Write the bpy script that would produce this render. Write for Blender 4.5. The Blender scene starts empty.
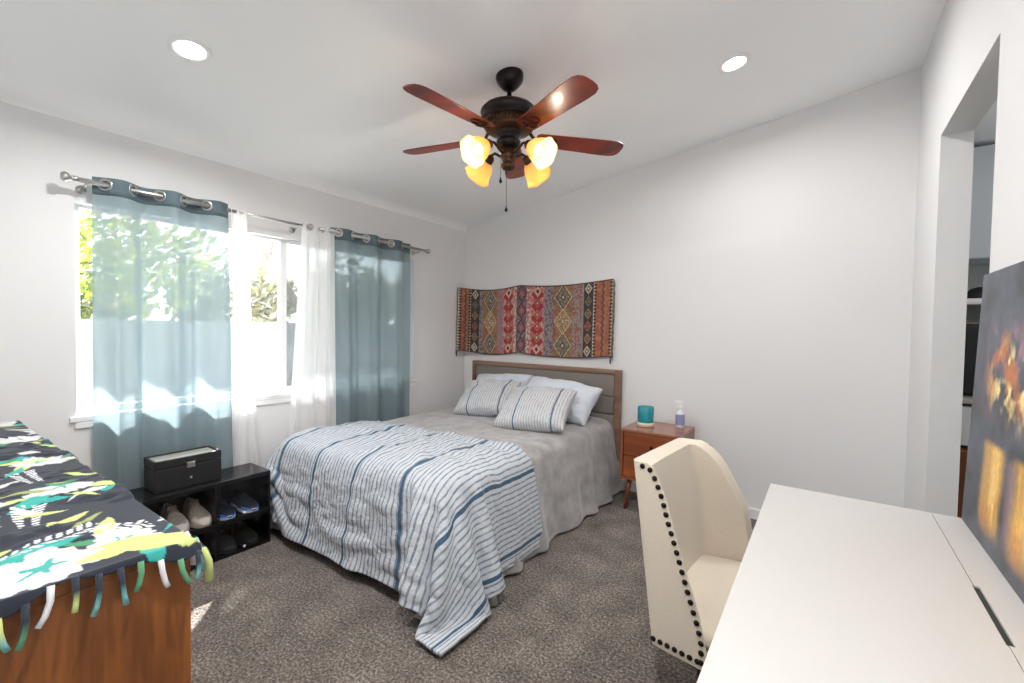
import bpy, bmesh, math, random
import numpy as np
from mathutils import Matrix, Vector

scene = bpy.context.scene
COL = scene.collection
random.seed(7)
PI = math.pi

# ---------------------------------------------------------------- camera, sky, sun, exposure
CAM_POS = (0.0, 0.0, 1.3765)
CAM_R = ((0.81986515, 0.02931885, -0.57180551),
         (0.57235508, -0.01546906, 0.81985997),
         (0.01519206, -0.99945041, -0.02946333))
cam_data = bpy.data.cameras.new('camera')
cam_data.sensor_width = 36.0
cam_data.lens = 450.5 / 1024 * 36.0
cam_data.clip_start = 0.02
cam = bpy.data.objects.new('camera', cam_data)
COL.objects.link(cam)
M = Matrix.Identity(4)
for i in range(3):
    M[i][0] = CAM_R[i][0]; M[i][1] = -CAM_R[i][1]; M[i][2] = -CAM_R[i][2]; M[i][3] = CAM_POS[i]
cam.matrix_world = M
scene.camera = cam

scene.view_settings.view_transform = 'Standard'
scene.view_settings.look = 'None'
scene.view_settings.gamma = 1.0
scene.view_settings.use_curve_mapping = False
scene.view_settings.exposure = 1.15
scene.cycles.use_denoising = True
scene.cycles.max_bounces = 12
scene.cycles.diffuse_bounces = 8
scene.cycles.transmission_bounces = 8
scene.cycles.transparent_max_bounces = 16
scene.cycles.sample_clamp_indirect = 8.0

world = bpy.data.worlds.new('sky')
scene.world = world
world.use_nodes = True
wn = world.node_tree
for n in list(wn.nodes):
    wn.nodes.remove(n)
w_out = wn.nodes.new('ShaderNodeOutputWorld')
w_bg = wn.nodes.new('ShaderNodeBackground')
w_sky = wn.nodes.new('ShaderNodeTexSky')
w_sky.sky_type = 'HOSEK_WILKIE'
w_sky.sun_direction = (-0.565, 0.50, 0.655)
w_sky.turbidity = 4.0
w_hs = wn.nodes.new('ShaderNodeHueSaturation')
w_hs.inputs['Saturation'].default_value = 0.45
wn.links.new(w_sky.outputs[0], w_hs.inputs['Color'])
wn.links.new(w_hs.outputs[0], w_bg.inputs[0])
w_bg.inputs[1].default_value = 15.5
wn.links.new(w_bg.outputs[0], w_out.inputs[0])

sun_data = bpy.data.lights.new('sun', 'SUN')
sun_data.energy = 14.0
sun_data.angle = math.radians(0.6)
sun_data.color = (1.0, 0.975, 0.94)
sun = bpy.data.objects.new('sun', sun_data)
COL.objects.link(sun)
sun.rotation_euler = Vector((1.0, -0.89, -1.16)).to_track_quat('-Z', 'Y').to_euler()

DOWNLIGHT_W = 10.0
FAN_BULB_W = 0.8

# ---------------------------------------------------------------- helpers
def lin(r, g, b):
    f = lambda c: c / 12.92 if c <= 0.04045 else ((c + 0.055) / 1.055) ** 2.4
    return (f(r / 255), f(g / 255), f(b / 255), 1.0)


def mat(name, color=(0.8, 0.8, 0.8, 1), rough=0.5, metal=0.0, spec=0.5, attr=None, noise=None, bump=None,
        sheen=0.0, coat=0.0, emit=None, subsurf=0.0):
    """Principled material; noise=(scale, amount, detail, stretch xyz), bump=(scale, strength, distance)"""
    m = bpy.data.materials.new(name)
    m.use_nodes = True
    nt = m.node_tree
    b = nt.nodes['Principled BSDF']
    b.inputs['Base Color'].default_value = color
    b.inputs['Roughness'].default_value = rough
    b.inputs['Metallic'].default_value = metal
    b.inputs['Specular IOR Level'].default_value = spec
    b.inputs['Sheen Weight'].default_value = sheen
    b.inputs['Coat Weight'].default_value = coat
    src = None
    if attr:
        a = nt.nodes.new('ShaderNodeAttribute'); a.attribute_name = attr
        src = a.outputs['Color']
    if noise:
        sc, amt, det, st = noise
        tc = nt.nodes.new('ShaderNodeTexCoord')
        mp = nt.nodes.new('ShaderNodeMapping'); mp.inputs['Scale'].default_value = st
        nz = nt.nodes.new('ShaderNodeTexNoise'); nz.inputs['Scale'].default_value = sc; nz.inputs['Detail'].default_value = det
        nt.links.new(tc.outputs['Object'], mp.inputs[0]); nt.links.new(mp.outputs[0], nz.inputs['Vector'])
        mr = nt.nodes.new('ShaderNodeMapRange')
        mr.inputs['From Min'].default_value = 0.3; mr.inputs['From Max'].default_value = 0.7
        mr.inputs['To Min'].default_value = 1 - amt; mr.inputs['To Max'].default_value = 1 + amt
        nt.links.new(nz.outputs['Fac'], mr.inputs['Value'])
        mx = nt.nodes.new('ShaderNodeVectorMath'); mx.operation = 'SCALE'
        if src is not None:
            nt.links.new(src, mx.inputs[0])
        else:
            mx.inputs[0].default_value = color[:3]
        nt.links.new(mr.outputs[0], mx.inputs['Scale'])
        src = mx.outputs[0]
    if src is not None:
        nt.links.new(src, b.inputs['Base Color'])
    if bump:
        sc, st, di = bump
        tc = nt.nodes.new('ShaderNodeTexCoord')
        nz = nt.nodes.new('ShaderNodeTexNoise'); nz.inputs['Scale'].default_value = sc; nz.inputs['Detail'].default_value = 4
        nt.links.new(tc.outputs['Object'], nz.inputs['Vector'])
        bp = nt.nodes.new('ShaderNodeBump'); bp.inputs['Strength'].default_value = st; bp.inputs['Distance'].default_value = di
        nt.links.new(nz.outputs['Fac'], bp.inputs['Height'])
        nt.links.new(bp.outputs[0], b.inputs['Normal'])
    if emit:
        b.inputs['Emission Color'].default_value = emit[0]
        b.inputs['Emission Strength'].default_value = emit[1]
    return m


def sheer(name, color, transparent, translucent, stripe=0.0, scale=300):
    """Thin woven cloth that lets light through."""
    m = bpy.data.materials.new(name); m.use_nodes = True
    nt = m.node_tree
    for n in list(nt.nodes): nt.nodes.remove(n)
    out = nt.nodes.new('ShaderNodeOutputMaterial')
    df = nt.nodes.new('ShaderNodeBsdfDiffuse'); df.inputs[0].default_value = color
    tl = nt.nodes.new('ShaderNodeBsdfTranslucent'); tl.inputs[0].default_value = color
    tp = nt.nodes.new('ShaderNodeBsdfTransparent'); tp.inputs[0].default_value = tuple(0.5 + 0.5 * c for c in color[:3]) + (1,)
    m1 = nt.nodes.new('ShaderNodeMixShader'); m1.inputs[0].default_value = translucent
    nt.links.new(df.outputs[0], m1.inputs[1]); nt.links.new(tl.outputs[0], m1.inputs[2])
    m2 = nt.nodes.new('ShaderNodeMixShader')
    nt.links.new(m1.outputs[0], m2.inputs[1]); nt.links.new(tp.outputs[0], m2.inputs[2])
    m2.inputs[0].default_value = transparent
    if stripe:
        uv = nt.nodes.new('ShaderNodeUVMap'); uv.uv_map = 'UVMap'
        wv = nt.nodes.new('ShaderNodeTexWave'); wv.inputs['Scale'].default_value = scale
        wv.bands_direction = 'X'
        nt.links.new(uv.outputs[0], wv.inputs['Vector'])
        mr = nt.nodes.new('ShaderNodeMapRange')
        mr.inputs['To Min'].default_value = transparent - stripe; mr.inputs['To Max'].default_value = transparent + stripe
        nt.links.new(wv.outputs['Fac'], mr.inputs['Value'])
        nt.links.new(mr.outputs[0], m2.inputs[0])
    # threads close up where the cloth turns away, as in any open weave
    lw = nt.nodes.new('ShaderNodeLayerWeight'); lw.inputs[0].default_value = 0.5
    pw = nt.nodes.new('ShaderNodeMath'); pw.operation = 'POWER'; pw.inputs[1].default_value = 1.0
    iv = nt.nodes.new('ShaderNodeMath'); iv.operation = 'SUBTRACT'; iv.inputs[0].default_value = 1.0
    mu = nt.nodes.new('ShaderNodeMath'); mu.operation = 'MULTIPLY'
    nt.links.new(lw.outputs['Facing'], pw.inputs[0]); nt.links.new(pw.outputs[0], iv.inputs[1]); nt.links.new(iv.outputs[0], mu.inputs[0])
    if m2.inputs[0].is_linked:
        nt.links.new(m2.inputs[0].links[0].from_socket, mu.inputs[1])
    else:
        mu.inputs[1].default_value = transparent
    nt.links.new(mu.outputs[0], m2.inputs[0])
    nt.links.new(m2.outputs[0], out.inputs[0])
    return m


def glassy(name, tint=(1, 1, 1, 1), gloss=0.08, rough=0.02, haze=0.0):
    """Thin clear sheet: transparent with a grazing reflection."""
    m = bpy.data.materials.new(name); m.use_nodes = True
    nt = m.node_tree
    for n in list(nt.nodes): nt.nodes.remove(n)
    out = nt.nodes.new('ShaderNodeOutputMaterial')
    tp = nt.nodes.new('ShaderNodeBsdfTransparent'); tp.inputs[0].default_value = tint
    gl = nt.nodes.new('ShaderNodeBsdfGlossy'); gl.inputs['Roughness'].default_value = rough
    fr = nt.nodes.new('ShaderNodeFresnel'); fr.inputs[0].default_value = 1.45
    mx = nt.nodes.new('ShaderNodeMixShader')
    ge = nt.nodes.new('ShaderNodeNewGeometry')
    front = nt.nodes.new('ShaderNodeMath'); front.operation = 'SUBTRACT'; front.inputs[0].default_value = 1.0
    nt.links.new(ge.outputs['Backfacing'], front.inputs[1])
    fm = nt.nodes.new('ShaderNodeMath'); fm.operation = 'MULTIPLY'
    nt.links.new(fr.outputs[0], fm.inputs[0]); nt.links.new(front.outputs[0], fm.inputs[1])
    nt.links.new(fm.outputs[0], mx.inputs[0]); nt.links.new(tp.outputs[0], mx.inputs[1]); nt.links.new(gl.outputs[0], mx.inputs[2])
    last = mx
    if haze:
        df = nt.nodes.new('ShaderNodeBsdfDiffuse'); df.inputs[0].default_value = tint
        m2 = nt.nodes.new('ShaderNodeMixShader'); m2.inputs[0].default_value = haze
        nt.links.new(mx.outputs[0], m2.inputs[1]); nt.links.new(df.outputs[0], m2.inputs[2])
        last = m2
    nt.links.new(last.outputs[0], out.inputs[0])
    return m


def wood(name, c1, c2, scale=6.0, axis=2, rough=0.35, coat=0.2, fine=40):
    """Wood grain stretched along one object axis."""
    m = bpy.data.materials.new(name); m.use_nodes = True
    nt = m.node_tree; b = nt.nodes['Principled BSDF']
    b.inputs['Roughness'].default_value = rough; b.inputs['Coat Weight'].default_value = coat
    tc = nt.nodes.new('ShaderNodeTexCoord'); mp = nt.nodes.new('ShaderNodeMapping')
    s = [1.0, 1.0, 1.0]; s[axis] = 0.07
    mp.inputs['Scale'].default_value = s
    nt.links.new(tc.outputs['Object'], mp.inputs[0])
    n1 = nt.nodes.new('ShaderNodeTexNoise'); n1.inputs['Scale'].default_value = scale; n1.inputs['Detail'].default_value = 6; n1.inputs['Distortion'].default_value = 0.8
    n2 = nt.nodes.new('ShaderNodeTexNoise'); n2.inputs['Scale'].default_value = scale * fine / 6; n2.inputs['Detail'].default_value = 3
    nt.links.new(mp.outputs[0], n1.inputs['Vector']); nt.links.new(mp.outputs[0], n2.inputs['Vector'])
    ad = nt.nodes.new('ShaderNodeMath'); ad.operation = 'MULTIPLY_ADD'; ad.inputs[1].default_value = 0.35
    nt.links.new(n2.outputs['Fac'], ad.inputs[0]); nt.links.new(n1.outputs['Fac'], ad.inputs[2])
    cr = nt.nodes.new('ShaderNodeValToRGB')
    cr.color_ramp.elements[0].position = 0.45; cr.color_ramp.elements[0].color = c1
    cr.color_ramp.elements[1].position = 0.85; cr.color_ramp.elements[1].color = c2
    nt.links.new(ad.outputs[0], cr.inputs[0]); nt.links.new(cr.outputs[0], b.inputs['Base Color'])
    return m


def link(o, parent=None):
    COL.objects.link(o)
    if parent is not None:
        o.parent = parent
        o.matrix_parent_inverse = Matrix.Translation(-Vector(root_loc(parent)))
    return o


def root_loc(p):
    """World location of a parent chain built with translations only."""
    v = Vector((0, 0, 0))
    while p is not None:
        v += p.location + (p.matrix_parent_inverse.translation if p.parent is not None else Vector((0, 0, 0)))
        p = p.parent
    return v


def obj(name, bm, material, parent=None, smooth=False, bevel=0.0, seg=2, subsurf=0):
    me = bpy.data.meshes.new(name)
    if isinstance(bm, bmesh.types.BMesh):
        bmesh.ops.recalc_face_normals(bm, faces=bm.faces[:])
        bm.to_mesh(me); bm.free()
    else:
        V, F = bm
        me.from_pydata([tuple(v) for v in V], [], F)
    mats = material if isinstance(material, (list, tuple)) else [material]
    for m in mats: me.materials.append(m)
    if smooth:
        me.polygons.foreach_set('use_smooth', [True] * len(me.polygons))
    o = bpy.data.objects.new(name, me)
    link(o, parent)
    if bevel:
        md = o.modifiers.new('bevel', 'BEVEL'); md.width = bevel; md.segments = seg; md.limit_method = 'ANGLE'; md.angle_limit = 0.6
    if subsurf:
        md = o.modifiers.new('sub', 'SUBSURF'); md.levels = subsurf; md.render_levels = subsurf
    return o


def thing(name, label, cat, loc=(0, 0, 0), group=None):
    o = bpy.data.objects.new(name, None); COL.objects.link(o)
    o.location = loc; o.empty_display_size = 0.05
    return tag(o, label, cat, group)


def tag(o, label, cat, group=None, kind=None):
    o['label'] = label; o['category'] = cat
    if group: o['group'] = group
    if kind: o['kind'] = kind
    return o


def struct(o):
    o['kind'] = 'structure'
    return o


def new(): return bmesh.new()


def add_box(bm, a, b):
    r = bmesh.ops.create_cube(bm, size=1)
    for v in r['verts']:
        v.co = Vector([(a[i] + b[i]) / 2 + v.co[i] * abs(b[i] - a[i]) for i in range(3)])
    return r['verts']


def box(a, b):
    bm = new(); add_box(bm, a, b); return bm


def add_prism(bm, pts, axis, lo, hi):
    """Polygon pts (2D) extruded along axis."""
    def P(p, h):
        c = list(p); c.insert(axis, h); return c
    A = [bm.verts.new(P(p, lo)) for p in pts]; B = [bm.verts.new(P(p, hi)) for p in pts]
    n = len(pts)
    bm.faces.new(A); bm.faces.new(list(reversed(B)))
    for i in range(n):
        bm.faces.new((A[i], B[i], B[(i + 1) % n], A[(i + 1) % n]))


def add_lathe(bm, prof, c=(0, 0, 0), seg=32, mtx=None, close=True):
    """prof: (radius, z) list around the z axis through c."""
    rings = []
    for r, z in prof:
        if r < 1e-6:
            rings.append([bm.verts.new((0, 0, z))])
        else:
            rings.append([bm.verts.new((r * math.cos(2 * PI * k / seg), r * math.sin(2 * PI * k / seg), z)) for k in range(seg)])
    for A, B in zip(rings[:-1], rings[1:]):
        for k in range(seg):
            a0, a1 = A[k % len(A)], A[(k + 1) % len(A)]
            b0, b1 = B[k % len(B)], B[(k + 1) % len(B)]
            vs = []
            for v in (a0, a1, b1, b0):
                if v not in vs: vs.append(v)
            if len(vs) > 2: bm.faces.new(vs)
    if close:
        if len(rings[0]) > 1: bm.faces.new(list(reversed(rings[0])))
        if len(rings[-1]) > 1: bm.faces.new(rings[-1])
    vs = [v for R in rings for v in R]
    T = Matrix.Translation(Vector(c)) @ (mtx.to_4x4() if mtx is not None else Matrix.Identity(4))
    for v in vs: v.co = T @ v.co
    return vs


def add_tube(bm, pts, r, seg=10, r2=None):
    pts = [Vector(p) for p in pts]
    n = len(pts); rings = []
    prev = None
    for i, p in enumerate(pts):
        d = (pts[min(i + 1, n - 1)] - pts[max(i - 1, 0)]).normalized()
        if prev is None:
            up = Vector((0, 0, 1)) if abs(d.z) < 0.9 else Vector((1, 0, 0))
            x = d.cross(up).normalized()
        else:
            x = (prev - d * prev.dot(d)).normalized()
        prev = x; y = d.cross(x)
        rr = r if r2 is None else r + (r2 - r) * i / (n - 1)
        rings.append([bm.verts.new(p + (x * math.cos(2 * PI * k / seg) + y * math.sin(2 * PI * k / seg)) * rr) for k in range(seg)])
    for A, B in zip(rings[:-1], rings[1:]):
        for k in range(seg):
            bm.faces.new((A[k], A[(k + 1) % seg], B[(k + 1) % seg], B[k]))
    bm.faces.new(list(reversed(rings[0]))); bm.faces.new(rings[-1])


def add_ball(bm, c, r, scale=(1, 1, 1), seg=12):
    g = bmesh.ops.create_uvsphere(bm, u_segments=seg, v_segments=max(6, seg // 2), radius=r)
    for v in g['verts']:
        v.co = Vector((v.co.x * scale[0] + c[0], v.co.y * scale[1] + c[1], v.co.z * scale[2] + c[2]))
    return g['verts']


def grid(name, P, material, parent=None, colors=None, uv=None, smooth=True, thick=0.0, subsurf=0, alive=None, offset=-1.0, loop=False):
    """P: (ny, nx, 3) array -> one mesh; colours go to the point attribute 'pattern' in linear RGB."""
    ny, nx = P.shape[:2]
    idx = np.arange(ny * nx).reshape(ny, nx)
    q = np.stack([idx[:-1, :-1], idx[:-1, 1:], idx[1:, 1:], idx[1:, :-1]], -1).reshape(-1, 4)
    if loop:
        e = np.stack([idx[:-1, -1], idx[:-1, 0], idx[1:, 0], idx[1:, -1]], -1).reshape(-1, 4)
        q = np.concatenate([q, e])
    V = P.reshape(-1, 3)
    if alive is not None:
        al = alive.reshape(-1); q = q[al[q].all(1)]
        used = np.unique(q); remap = -np.ones(len(V), int); remap[used] = np.arange(len(used))
        V = V[used]; q = remap[q]
        if colors is not None: colors = colors.reshape(-1, 3)[used]
        if uv is not None: uv = uv.reshape(-1, 2)[used]
    me = bpy.data.meshes.new(name)
    me.from_pydata(V.tolist(), [], q.tolist())
    if colors is not None:
        at = me.attributes.new('pattern', 'FLOAT_COLOR', 'POINT')
        c = np.ones((len(V), 4), np.float32); c[:, :3] = colors.reshape(-1, 3)
        at.data.foreach_set('color', c.ravel())
    if uv is not None:
        ul = me.uv_layers.new(name='UVMap')
        li = np.empty(len(me.loops), np.int32); me.loops.foreach_get('vertex_index', li)
        ul.data.foreach_set('uv', uv.reshape(-1, 2)[li].astype(np.float32).ravel())
    me.materials.append(material)
    if smooth: me.polygons.foreach_set('use_smooth', [True] * len(me.polygons))
    o = bpy.data.objects.new(name, me); link(o, parent)
    if subsurf:
        md = o.modifiers.new('sub', 'SUBSURF'); md.levels = subsurf; md.render_levels = subsurf
    if thick:
        md = o.modifiers.new('solid', 'SOLIDIFY'); md.thickness = thick; md.offset = offset
    return o


def hash2(ix, iy, s):
    h = np.sin(ix * 127.1 + iy * 311.7 + s * 74.7) * 43758.5453
    return h - np.floor(h)


def vnoise(x, y, s=0):
    x = np.asarray(x, float); y = np.asarray(y, float)
    ix = np.floor(x); iy = np.floor(y); fx = x - ix; fy = y - iy
    fx = fx * fx * (3 - 2 * fx); fy = fy * fy * (3 - 2 * fy)
    a = hash2(ix, iy, s); b = hash2(ix + 1, iy, s); c = hash2(ix, iy + 1, s); d = hash2(ix + 1, iy + 1, s)
    return (a + (b - a) * fx) * (1 - fy) + (c + (d - c) * fx) * fy - 0.5


def fbm(x, y, s=0, o=4):
    r = 0; a = 1.0
    for k in range(o):
        r = r + a * vnoise(x * 2 ** k, y * 2 ** k, s + k * 13); a *= 0.5
    return r


def rgb(r, g, b): return np.array(lin(r, g, b)[:3])


def unpack(rows):
    """Second differences of 2 mm steps, one table per axis -> (ny, nx, 3) metres."""
    a = np.array(rows)
    d = a.copy()
    d[:, :, 1:] = np.cumsum(a[:, :, 1:], axis=2)
    return np.cumsum(d, axis=2).transpose(1, 2, 0) / 500.0


# ---------------------------------------------------------------- materials
M_wall = mat('white wall paint', lin(227, 227, 228), 0.75, spec=0.2, bump=(180, 0.05, 0.002))
M_ceil = mat('white ceiling paint', lin(248, 249, 250), 0.85, spec=0.1, bump=(140, 0.06, 0.002))
M_trim = mat('white gloss trim', lin(238, 238, 238), 0.35)
M_vinyl = mat('white vinyl', lin(240, 241, 242), 0.3)
M_glass = glassy('window glass', (0.97, 0.98, 0.98, 1))
M_screen = sheer('insect screen', lin(150, 154, 156), 0.88, 0.2)
M_chrome = mat('brushed nickel', lin(200, 198, 195), 0.28, metal=1.0)
M_blue = sheer('teal grey sheer', lin(150, 167, 173), 0.28, 0.34, stripe=0.06, scale=58)
M_blueband = sheer('teal grey doubled cloth', lin(120, 138, 146), 0.05, 0.35)
M_white = sheer('white sheer', lin(250, 249, 249), 0.14, 0.5)
M_walnut = wood('walnut veneer', lin(100, 72, 56), lin(150, 116, 96), 7, 0, 0.45, 0.1)
M_walnutv = wood('walnut veneer upright', lin(88, 58, 44), lin(140, 104, 84), 7, 2, 0.45, 0.1)
M_uphol = mat('taupe upholstery', lin(128, 120, 114), 0.85, bump=(600, 0.25, 0.001), sheen=0.2, noise=(200, 0.1, 2, (1, 1, 1)))
M_cherry = wood('cherry veneer', lin(122, 58, 26), lin(176, 98, 48), 6, 0, 0.3, 0.3)
M_cherrytop = wood('cherry veneer top', lin(128, 76, 56), lin(160, 104, 80), 6, 0, 0.25, 0.4)
M_cherryv = wood('cherry veneer upright', lin(112, 58, 34), lin(150, 88, 58), 6, 2, 0.3, 0.3)
M_dresser = wood('acacia veneer', lin(84, 44, 16), lin(150, 90, 42), 13, 2, 0.45, 0.1)
M_darkmetal = mat('oil rubbed bronze', lin(38, 30, 30), 0.35, metal=0.7)
M_antique = mat('antique bronze', lin(76, 54, 38), 0.38, metal=0.8)
M_blade = wood('mahogany blade', lin(78, 22, 14), lin(146, 50, 24), 9, 0, 0.36, 0.12)
M_black = mat('black gloss board', lin(22, 22, 25), 0.25)
M_blackmatt = mat('black leatherette', lin(30, 30, 32), 0.5, bump=(400, 0.2, 0.001))
M_desk = mat('white lacquer', lin(190, 188, 186), 0.35)
M_cream = mat('cream linen', lin(212, 201, 185), 0.9, noise=(260, 0.07, 3, (1, 1, 1)), bump=(700, 0.3, 0.001), sheen=0.15)
M_nail = mat('dark bronze nailhead', lin(52, 46, 42), 0.3, metal=0.9)
M_darkwood = mat('espresso wood', lin(48, 32, 24), 0.4)
M_pillow = mat('white pillowcase', lin(206, 213, 222), 0.85, sheen=0.1, bump=(11, 0.6, 0.02))
M_pattern = mat('printed cloth', attr='pattern', rough=0.85, sheen=0.1)
M_woven = mat('woven kilim', attr='pattern', rough=0.95, bump=(500, 0.5, 0.002), noise=(420, 0.22, 2, (1, 1, 1)))
M_quilt = mat('striped cotton', attr='pattern', rough=0.85, sheen=0.1, bump=(90, 0.25, 0.004))
M_paint = mat('printed canvas', attr='pattern', rough=0.35, noise=(60, 0.15, 4, (1, 1, 1)))
M_fleece = mat('grey fleece', lin(156, 153, 153), 0.95, sheen=0.4, noise=(11, 0.24, 6, (1, 1, 1)), bump=(120, 0.4, 0.004))


def carpet_material():
    m = bpy.data.materials.new('taupe carpet'); m.use_nodes = True
    nt = m.node_tree; b = nt.nodes['Principled BSDF']
    b.inputs['Roughness'].default_value = 1.0; b.inputs['Specular IOR Level'].default_value = 0.05
    b.inputs['Sheen Weight'].default_value = 0.2
    tc = nt.nodes.new('ShaderNodeTexCoord')
    def nz(s, d):
        n = nt.nodes.new('ShaderNodeTexNoise'); n.inputs['Scale'].default_value = s; n.inputs['Detail'].default_value = d
        nt.links.new(tc.outputs['Object'], n.inputs['Vector']); return n
    a, c, f = nz(85, 3), nz(6, 4), nz(210, 2)
    s1 = nt.nodes.new('ShaderNodeMath'); s1.operation = 'MULTIPLY_ADD'; s1.inputs[1].default_value = 0.34
    nt.links.new(c.outputs['Fac'], s1.inputs[0]); nt.links.new(a.outputs['Fac'], s1.inputs[2])
    s2 = nt.nodes.new('ShaderNodeMath'); s2.operation = 'MULTIPLY_ADD'; s2.inputs[1].default_value = 0.7
    nt.links.new(f.outputs['Fac'], s2.inputs[0]); nt.links.new(s1.outputs[0], s2.inputs[2])
    cr = nt.nodes.new('ShaderNodeValToRGB')
    e = cr.color_ramp.elements
    e[0].position = 0.10; e[0].color = lin(50, 44, 39)
    e[1].position = 0.92; e[1].color = lin(172, 162, 153)
    k = e.new(0.5); k.color = lin(106, 97, 90)
    mr = nt.nodes.new('ShaderNodeMapRange'); mr.inputs['From Min'].default_value = 0.72; mr.inputs['From Max'].default_value = 1.32
    nt.links.new(s2.outputs[0], mr.inputs['Value'])
    nt.links.new(mr.outputs[0], cr.inputs[0]); nt.links.new(cr.outputs[0], b.inputs['Base Color'])
    bp = nt.nodes.new('ShaderNodeBump'); bp.inputs['Strength'].default_value = 0.9; bp.inputs['Distance'].default_value = 0.012
    nt.links.new(s2.outputs[0], bp.inputs['Height']); nt.links.new(bp.outputs[0], b.inputs['Normal'])
    return m


M_carpet = carpet_material()


def striped(name, base, thin, band, pitch, thin_w, period, band_w, phase=0.0, bump=True):
    """Woven stripes across the UV's first axis, in metres."""
    m = bpy.data.materials.new(name); m.use_nodes = True
    nt = m.node_tree; b = nt.nodes['Principled BSDF']
    b.inputs['Roughness'].default_value = 0.9; b.inputs['Sheen Weight'].default_value = 0.1; b.inputs['Specular IOR Level'].default_value = 0.2
    uv = nt.nodes.new('ShaderNodeUVMap'); uv.uv_map = 'UVMap'
    sx = nt.nodes.new('ShaderNodeSeparateXYZ'); nt.links.new(uv.outputs[0], sx.inputs[0])
    def mth(op, a, v=None, c=None):
        n = nt.nodes.new('ShaderNodeMath'); n.operation = op
        nt.links.new(a, n.inputs[0])
        if v is not None: n.inputs[1].default_value = v
        if c is not None: n.inputs[2].default_value = c
        return n.outputs[0]
    x = mth('ADD', sx.outputs[0], 100.0 + phase)
    def line(p, w):
        return mth('LESS_THAN', mth('FRACT', mth('DIVIDE', x, p)), w / p)
    t1 = line(pitch, thin_w); t2 = line(period, band_w)
    dash = nt.nodes.new('ShaderNodeTexNoise'); dash.inputs['Scale'].default_value = 30; dash.inputs['Detail'].default_value = 3
    nt.links.new(uv.outputs[0], dash.inputs['Vector'])
    mr = nt.nodes.new('ShaderNodeMapRange'); mr.inputs['From Min'].default_value = 0.3; mr.inputs['From Max'].default_value = 0.55
    mr.inputs['To Min'].default_value = 0.45
    nt.links.new(dash.outputs['Fac'], mr.inputs['Value'])
    f1 = nt.nodes.new('ShaderNodeMath'); f1.operation = 'MULTIPLY'; nt.links.new(t1, f1.inputs[0]); nt.links.new(mr.outputs[0], f1.inputs[1])
    m1 = nt.nodes.new('ShaderNodeMix'); m1.data_type = 'RGBA'
    m1.inputs['A'].default_value = base; m1.inputs['B'].default_value = thin
    nt.links.new(f1.outputs[0], m1.inputs['Factor'])
    m2 = nt.nodes.new('ShaderNodeMix'); m2.data_type = 'RGBA'; m2.inputs['B'].default_value = band
    nt.links.new(m1.outputs['Result'], m2.inputs['A']); nt.links.new(t2, m2.inputs['Factor'])
    nt.links.new(m2.outputs['Result'], b.inputs['Base Color'])
    if bump:
        tc = nt.nodes.new('ShaderNodeTexCoord')
        nz = nt.nodes.new('ShaderNodeTexNoise'); nz.inputs['Scale'].default_value = 26; nz.inputs['Detail'].default_value = 5; nz.inputs['Distortion'].default_value = 0.6
        nt.links.new(tc.outputs['Object'], nz.inputs['Vector'])
        bp = nt.nodes.new('ShaderNodeBump'); bp.inputs['Strength'].default_value = 0.75; bp.inputs['Distance'].default_value = 0.016
        nt.links.new(nz.outputs['Fac'], bp.inputs['Height']); nt.links.new(bp.outputs[0], b.inputs['Normal'])
    return m


M_comforter = striped('striped comforter cotton', lin(193, 198, 205), lin(120, 132, 146), lin(66, 94, 118), 0.027, 0.0085, 0.36, 0.019)
M_sham = striped('striped pillow cotton', lin(200, 204, 210), lin(172, 168, 164), lin(84, 102, 130), 0.022, 0.009, 0.30, 0.012, phase=0.02)

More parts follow.
